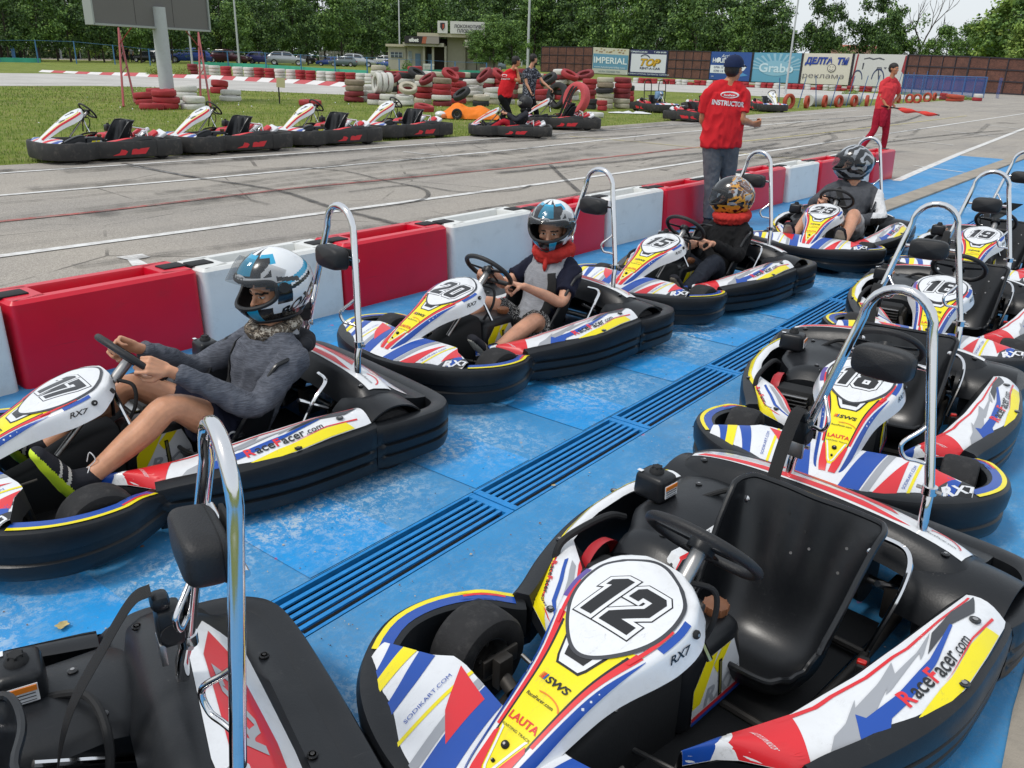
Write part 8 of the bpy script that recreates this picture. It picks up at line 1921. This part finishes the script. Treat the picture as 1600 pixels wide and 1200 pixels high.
b = sign(631, 684, 58.5, 70, C_('201d20', 'sign_black')); b.text('efbet', D_, .02, C_('dcdcda', 'sgn_w'), (X(645), (Z(58.5)+Z(70))/2), 5*s, offset=.06, L=9); b.poly([(X(658), Z(69.5)), (X(683), Z(69.5)), (X(683), Z(59)), (X(660), Z(59))], D_, .02, C_('8f8782', 'sgn_photo'), 9); b.poly([(X(657), Z(69.5)), (X(663), Z(69.5)), (X(665), Z(59)), (X(659), Z(59))], D_, .03, C_('a35a40', 'sgn_rust'), 9); b.build('sign_board', r)
b = sign(681, 696, 34, 53, C_('c9c7c4', 'sgn_pale')); b.poly([(X(685), Z(37)), (X(692), Z(37)), (X(692), Z(44)), (X(688.5), Z(49)), (X(685), Z(44))], D_, .02, C_('2b2430', 'sgn_k'), 9); b.poly([(X(688.5), Z(39)), (X(691), Z(39)), (X(691), Z(44)), (X(688.5), Z(47))], D_, .04, C_('a8432f', 'sgn_r'), 9); b.build('sign_board', r)
b = sign(700, 752, 34, 53, C_('c9c7c4', 'sgn_pale')); b.text('ЛОКОМОТИВ', D_, .02, C_('3a3740', 'sgn_ink'), (X(726), Z(41.5)), 4.4*s, offset=.02, L=9); b.text('ПЛОВДИВ', D_, .02, C_('3a3740', 'sgn_ink'), (X(726), Z(48.5)), 4.4*s, offset=.02, L=9); b.build('sign_board', r)
b = sign(722, 738, 62, 73, C_('c4c0b4', 'sgn_pale2')); b.build('sign_board', r)
b = MB(); base = G(722, 108)+AW*2; s_ = pxw(base, 1); 
for k in range(8):
    a0, a1 = 2*PI*k/8, 2*PI*(k+1)/8; b.add([(0, 0, ZT(base, 79)), (10*s_*math.cos(a0), 10*s_*math.sin(a0), ZT(base, 85)), (10*s_*math.cos(a1), 10*s_*math.sin(a1), ZT(base, 85)), (10*s_*math.cos(a1), 10*s_*math.sin(a1), ZT(base, 88)), (10*s_*math.cos(a0), 10*s_*math.sin(a0), ZT(base, 88))], [(0, 1, 2), (1, 4, 3, 2)], mat('canvas_pale', srgb('a9c0b4'), .8), False)
ur = empty('parasol', base, label='pale green parasol standing behind the white saloon', cat='parasol'); b.build('canopy', ur); b = MB(); b.tube([(0, 0, 0), (0, 0, ZT(base, 80))], .06*s_*8, M_POLE, 6); b.build('pole', ur)
b = MB(); base = G(662, 113); s_ = pxw(base, 1)
for k in range(9): b.box((k*1.9*s_, 0, ZT(base, 101)/2), (1.3*s_, .1, ZT(base, 101)), mat('panel_white', srgb('b9bcb8'), .7))
b.box((8*s_, 0, ZT(base, 101)), (17*s_, .15, .25), MATS['panel_white']); tag(b.build('white_railing', loc=base, rot=(0, 0, FACE)), 'white slatted railing left of the white saloon', 'railing')
# ---- pink roofed house glimpsed beyond the boards
b0 = G(1330, 118); r = empty('distant_house', b0, FACE+.3, label='pink walled house glimpsed between trees above the cream board', cat='house'); s_ = pxw(b0, 1); b = MB(); b.box((0, 0, ZT(b0, 76)/2), (110*s_, 30*s_, ZT(b0, 76)), mat('house_pink', srgb('b98f86'), .9)); b.build('wall', r); b = MB(); b.box((0, 0, ZT(b0, 73)), (118*s_, 36*s_, ZT(b0, 72)-ZT(b0, 76)), mat('house_roof', srgb('a0604f'), .9), taper=.7); b.build('roof', r)
# ================================================================ trees
def leafmat(n, c, v=.25):
    mt = mat(n, c, .65, var=v, vscale=.5, spec=.3); P = mt.node_tree.nodes['Principled BSDF']; P.inputs['Transmission Weight'].default_value = 0; return mt
LM = dict(deep=(leafmat('leaf_deep', (0.034, 0.072, 0.022)), leafmat('leaf_mid', (0.068, 0.13, 0.034)), leafmat('leaf_pale', (0.143, 0.234, 0.055))),  # leaf tones from dark to pale green, dealt out at random per leaf
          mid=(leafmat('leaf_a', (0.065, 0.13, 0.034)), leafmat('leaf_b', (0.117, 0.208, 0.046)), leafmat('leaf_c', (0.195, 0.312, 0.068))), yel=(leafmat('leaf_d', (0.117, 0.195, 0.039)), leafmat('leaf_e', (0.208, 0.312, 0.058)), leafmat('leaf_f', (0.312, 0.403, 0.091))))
BARK = mat('bark', (.045, .036, .028), .9, var=.3, vscale=3, bump=.6, bscale=20)
def tree_proto(seed, kind='mid', Ht=14, W_=5.0, low=.18, n=5200, ls=.30, open_=0.0):
    rg = random.Random(seed); r = empty('tree'); b = MB(); lean_ = V((rg.uniform(-.6, .6), rg.uniform(-.6, .6), Ht*.93)); tr = spline([(0, 0, 0), lean_*.3+V((rg.uniform(-.3, .3), 0, 0)), lean_*.65, lean_], 4)
    b.tube(tr, [lerp(.24, .04, i/(len(tr)-1)) for i in range(len(tr))], BARK, 8); cl = []
    for k in range(26):
        t = rg.uniform(low, .97); p = lean_*t; a = rg.uniform(0, 2*PI); env = W_*(.45+.55*math.sin(PI*min(1, ((t-low)/(1-low))*.85+.12)))*(1-.45*max(0, t-.7)/.3)
        ln = env*rg.uniform(.45, 1.0); q = p+V((math.cos(a)*ln, math.sin(a)*ln, rg.uniform(-.05, .35)*ln)); b.tube(spline([p, lerp(p, q, .5)+V((0, 0, .15*ln)), q], 3), [.075, .06, .05, .04, .03, .02, .015], BARK, 5); cl.append((q, rg.uniform(.9, 1.7)*W_/4.2)); cl.append((lerp(p, q, .55), rg.uniform(.8, 1.4)*W_/4.2))
        if rg.random() < .5: cl.append((q+V((rg.uniform(-1, 1), rg.uniform(-1, 1), rg.uniform(-.6, 1.1))), rg.uniform(.5, 1.0)*W_/4.2))
    b.build('trunk', r); b = MB(); g3 = [[], [], []]
    cl = [c for c in cl if rg.random() > open_]
    for i in range(n):
        c, rad = cl[rg.randrange(len(cl))]; d = V((rg.gauss(0, 1), rg.gauss(0, 1), rg.gauss(0, .75))).normalized()*rad*(rg.random()**.45); p = c+d
        nrm = (d.normalized()*.8+V((rg.uniform(-1, 1), rg.uniform(-1, 1), rg.uniform(-.4, 1)))).normalized(); a = nrm.orthogonal().normalized(); bb_ = nrm.cross(a); th = rg.uniform(0, PI); u = a*math.cos(th)+bb_*math.sin(th); v = nrm.cross(u); s1 = ls*rg.uniform(.6, 1.35); s2 = s1*rg.uniform(.45, .8)
        k = rg.choices((0, 1, 2), (.42, .40, .18))[0]; g3[k] += [p-u*s1, p-v*s2*.7+u*.1*s1, p+u*s1, p+v*s2]
    for k in range(3): b.add(g3[k], [(4*i, 4*i+1, 4*i+2, 4*i+3) for i in range(len(g3[k])//4)], LM[kind][k], False)
    b.build('crown', r); return r
TP = [tree_proto(1, 'deep', 16, 5.2, .16), tree_proto(2, 'mid', 15, 5.4, .2), tree_proto(3, 'yel', 13, 4.8, .14), tree_proto(4, 'deep', 17, 4.6, .12, 5600), tree_proto(5, 'mid', 12, 4.4, .22, 3600, .27, .25)]
TL = ('tall very dark tree', 'broad mid green tree', 'light yellow green tree standing out of the belt', 'narrow dark tree rising above its neighbours', 'loose open tree with sky showing through')
used = set()
def region(px):
    for x, t in ((60, 'behind the round signs'), (130, 'behind the diamond sign'), (230, 'left of the video board'), (330, 'behind the video board'), (400, 'above the maroon car'), (490, 'above the silver hatchback'), (600, 'above the picket fence'), (700, 'beside the small building'), (790, 'behind the rooftop boards'), (860, 'behind the white masts'), (925, 'above the bare brick wall'), (985, 'above the IMPERIAL board'), (1042, 'above the TOP board'), (1107, 'above the second brick wall'), (1172, 'above the holiday board'), (1249, 'above the Grabo board'), (1327, 'above the smiling face board'), (1411, 'above the bicycle board'), (1520, 'above the right brick wall')):
        if px < x: return t
    return 'at the right edge'
def tree(k, px, py, hpx, rz=None, lb=None, squash=1.0, group='trees beyond the track'):
    o = TP[k] if k not in used else copy_tree(TP[k]); used.add(k); base = G(px, py); Hh = ZT(base, py-hpx); s = Hh/(16, 15, 13, 17, 12)[k]
    o.location = base; o.rotation_euler = (0, 0, rt.uniform(0, 6)); o.scale = (s*squash, s*squash, s); return tag(o, (lb or TL[k])+' '+region(px), 'tree', group)
rt = random.Random(21)
x = -40; i = 0
while x < 860:      # behind the car park
    y = 95+x*.0145; k = (0, 1, 3, 0, 1, 0)[i % 6]; tree(k, x, y-1.5*(i % 2), rt.uniform(100, 135), lb=TL[k]); x += rt.uniform(20, 30); i += 1
x = -60
while x < 860:      # the wood behind them closes the view
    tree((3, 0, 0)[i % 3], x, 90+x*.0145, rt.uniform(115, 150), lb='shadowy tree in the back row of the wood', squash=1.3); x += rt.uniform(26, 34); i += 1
for x, y, h, k in ((150, 94, 62, 2), (115, 93, 50, 2), (185, 94, 55, 2), (385, 96, 92, 2), (345, 97, 80, 2), (420, 97, 70, 2), (770, 113, 96, 1), (800, 114, 88, 1), (745, 113, 70, 1), (772, 113.5, 84, 1), (728, 106, 92, 0), (580, 101, 80, 1)): tree(k, x, y, h, lb='light green lower tree at the front of the wood' if k == 2 else 'mid green tree at the front of the wood')
x = 835
while x < 1235:     # behind the boards
    y = interp(x, WX, [p[1] for p in wb])-4; k = (1, 0, 1, 3, 0)[i % 5]; tree(k, x, y, rt.uniform(120, 150), lb=TL[k]); x += rt.uniform(26, 36); i += 1
x = 850
while x < 1200: tree(0, x, interp(x, WX, [p[1] for p in wb])-8, rt.uniform(125, 150), lb='shadowy tree in the back row of the wood', squash=1.25); x += rt.uniform(34, 44)
for x, y, h, k, sq in ((1218, 124, 62, 1, .9), (1262, 126, 140, 0, .72), (1290, 126, 128, 0, .68), (1312, 128, 60, 4, .8), (1357, 128, 150, 0, .80), (1390, 130, 132, 4, .8), (1378, 130, 118, 0, .7), (1470, 133, 98, 1, 1.0), (1505, 135, 105, 1, 1.0), (1440, 132, 74, 1, .8), (1560, 138, 150, 2, 1.1), (1600, 140, 160, 1, 1.2), (1640, 142, 160, 0, 1.2), (1535, 137, 118, 1, 1.0), (1420, 131, 60, 0, .7), (1590, 146, 118, 2, .9)):
    tree(k, x, y, h, squash=sq, lb=('tree with gaps of sky beside it', 'dark rounded tree', 'big leafy tree')[0 if x < 1340 else 1 if x < 1480 else 2])
# undergrowth and the far mass of the wood seen between the trunks
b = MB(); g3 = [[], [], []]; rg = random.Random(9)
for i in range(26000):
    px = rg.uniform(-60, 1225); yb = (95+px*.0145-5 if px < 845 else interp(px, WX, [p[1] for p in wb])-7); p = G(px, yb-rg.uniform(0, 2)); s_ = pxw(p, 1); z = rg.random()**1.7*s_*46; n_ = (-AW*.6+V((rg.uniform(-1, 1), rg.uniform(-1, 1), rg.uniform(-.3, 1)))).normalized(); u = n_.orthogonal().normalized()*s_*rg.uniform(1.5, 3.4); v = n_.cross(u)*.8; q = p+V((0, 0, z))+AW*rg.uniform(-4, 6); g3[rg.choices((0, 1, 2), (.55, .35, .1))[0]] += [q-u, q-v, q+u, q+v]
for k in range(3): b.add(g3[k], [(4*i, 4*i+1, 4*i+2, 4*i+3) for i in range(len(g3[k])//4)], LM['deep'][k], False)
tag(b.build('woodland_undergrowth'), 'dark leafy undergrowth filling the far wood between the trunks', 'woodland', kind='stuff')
# bare branching tree against the sky
base = G(1428, 131); s = pxw(base, 1); b = MB(); rg = random.Random(8)
def br_(p, d, L, r, n):
    q = p+d*L; b.tube([p, lerp(p, q, .5)+V((rg.uniform(-.05, .05)*L, 0, 0)), q], [r, r*.8, r*.6], BARK, 5)
    if n:
        for _ in range(3 if n > 1 else 2): br_(q if _ else lerp(p, q, .7), (d+IR*rg.uniform(-.7, .7)+AW*rg.uniform(-.4, .4)+V((0, 0, rg.uniform(0, .4)))).normalized(), L*rg.uniform(.55, .8), r*.55, n-1)
br_(V((0, 0, 0)), V((0, 0, 1)), 50*s, 2.6*s, 4); tag(b.build('bare_tree', loc=base), 'bare branched tree against the pale sky above the brick wall', 'tree')
# shrubs
def bush(px, py, w_, h, lb, kind='mid', seed=0):
    base = G(px, py); s = pxw(base, 1); rg = random.Random(seed+px); b = MB(); g3 = [[], [], []]
    for i in range(900):
        a = rg.uniform(0, 2*PI); r_ = rg.random()**.6*w_*.5*s; z = rg.random()*h*s*(1-.55*(r_/(w_*.5*s))**2)*(.7+.3*math.sin(a*3+px)); p = V((r_*math.cos(a), r_*math.sin(a)*.7, z)); n_ = V((rg.uniform(-1, 1), rg.uniform(-1, 1), rg.uniform(-.3, 1))).normalized(); u = n_.orthogonal().normalized()*s*rg.uniform(.5, 1.1); v = n_.cross(u)*.7; g3[rg.choices((0, 1, 2), (.4, .4, .2))[0]] += [p-u, p-v, p+u, p+v]
    for k in range(3): b.add(g3[k], [(4*i, 4*i+1, 4*i+2, 4*i+3) for i in range(len(g3[k])//4)], LM[kind][k], False)
    tag(b.build('bush', loc=base), lb, 'bush')
bush(242, 117, 34, 17, 'leafy bush left of the grey column foot', 'yel'); bush(280, 117, 44, 19, 'weedy bush between the grey column and the first stacks', 'yel', 1); bush(596, 112, 34, 16, 'bush growing through the fence before the white car', 'mid', 2); bush(637, 111, 22, 20, 'round bush at the corner of the small building', 'mid', 3); bush(1330, 150, 30, 12, 'weeds behind the orange tyres', 'yel', 4); bush(1500, 156, 40, 7, 'low weeds at the end of the verge', 'yel', 5)
# strip of dry tall grass beyond the service road
b = MB(); g2 = []; rg = random.Random(4)
for i in range(9000):
    px = rg.uniform(-30, 205); p = G(px, rg.uniform(80.5, 84.5) + px*.012); s = pxw(p, 1); h = s*rg.uniform(2, 7); w_ = s*.5; g2 += [p-IR*w_, p+IR*w_, p+IR*rg.uniform(-1, 1)*s+V((0, 0, h))]
b.add(g2, [(3*i, 3*i+1, 3*i+2) for i in range(len(g2)//3)], mat('dry_grass', (.34, .28, .13), .9, var=.3, vscale=.2), False); tag(b.build('dry_grass'), 'tall dry grass beyond the service road at the far left', 'grass', kind='stuff')
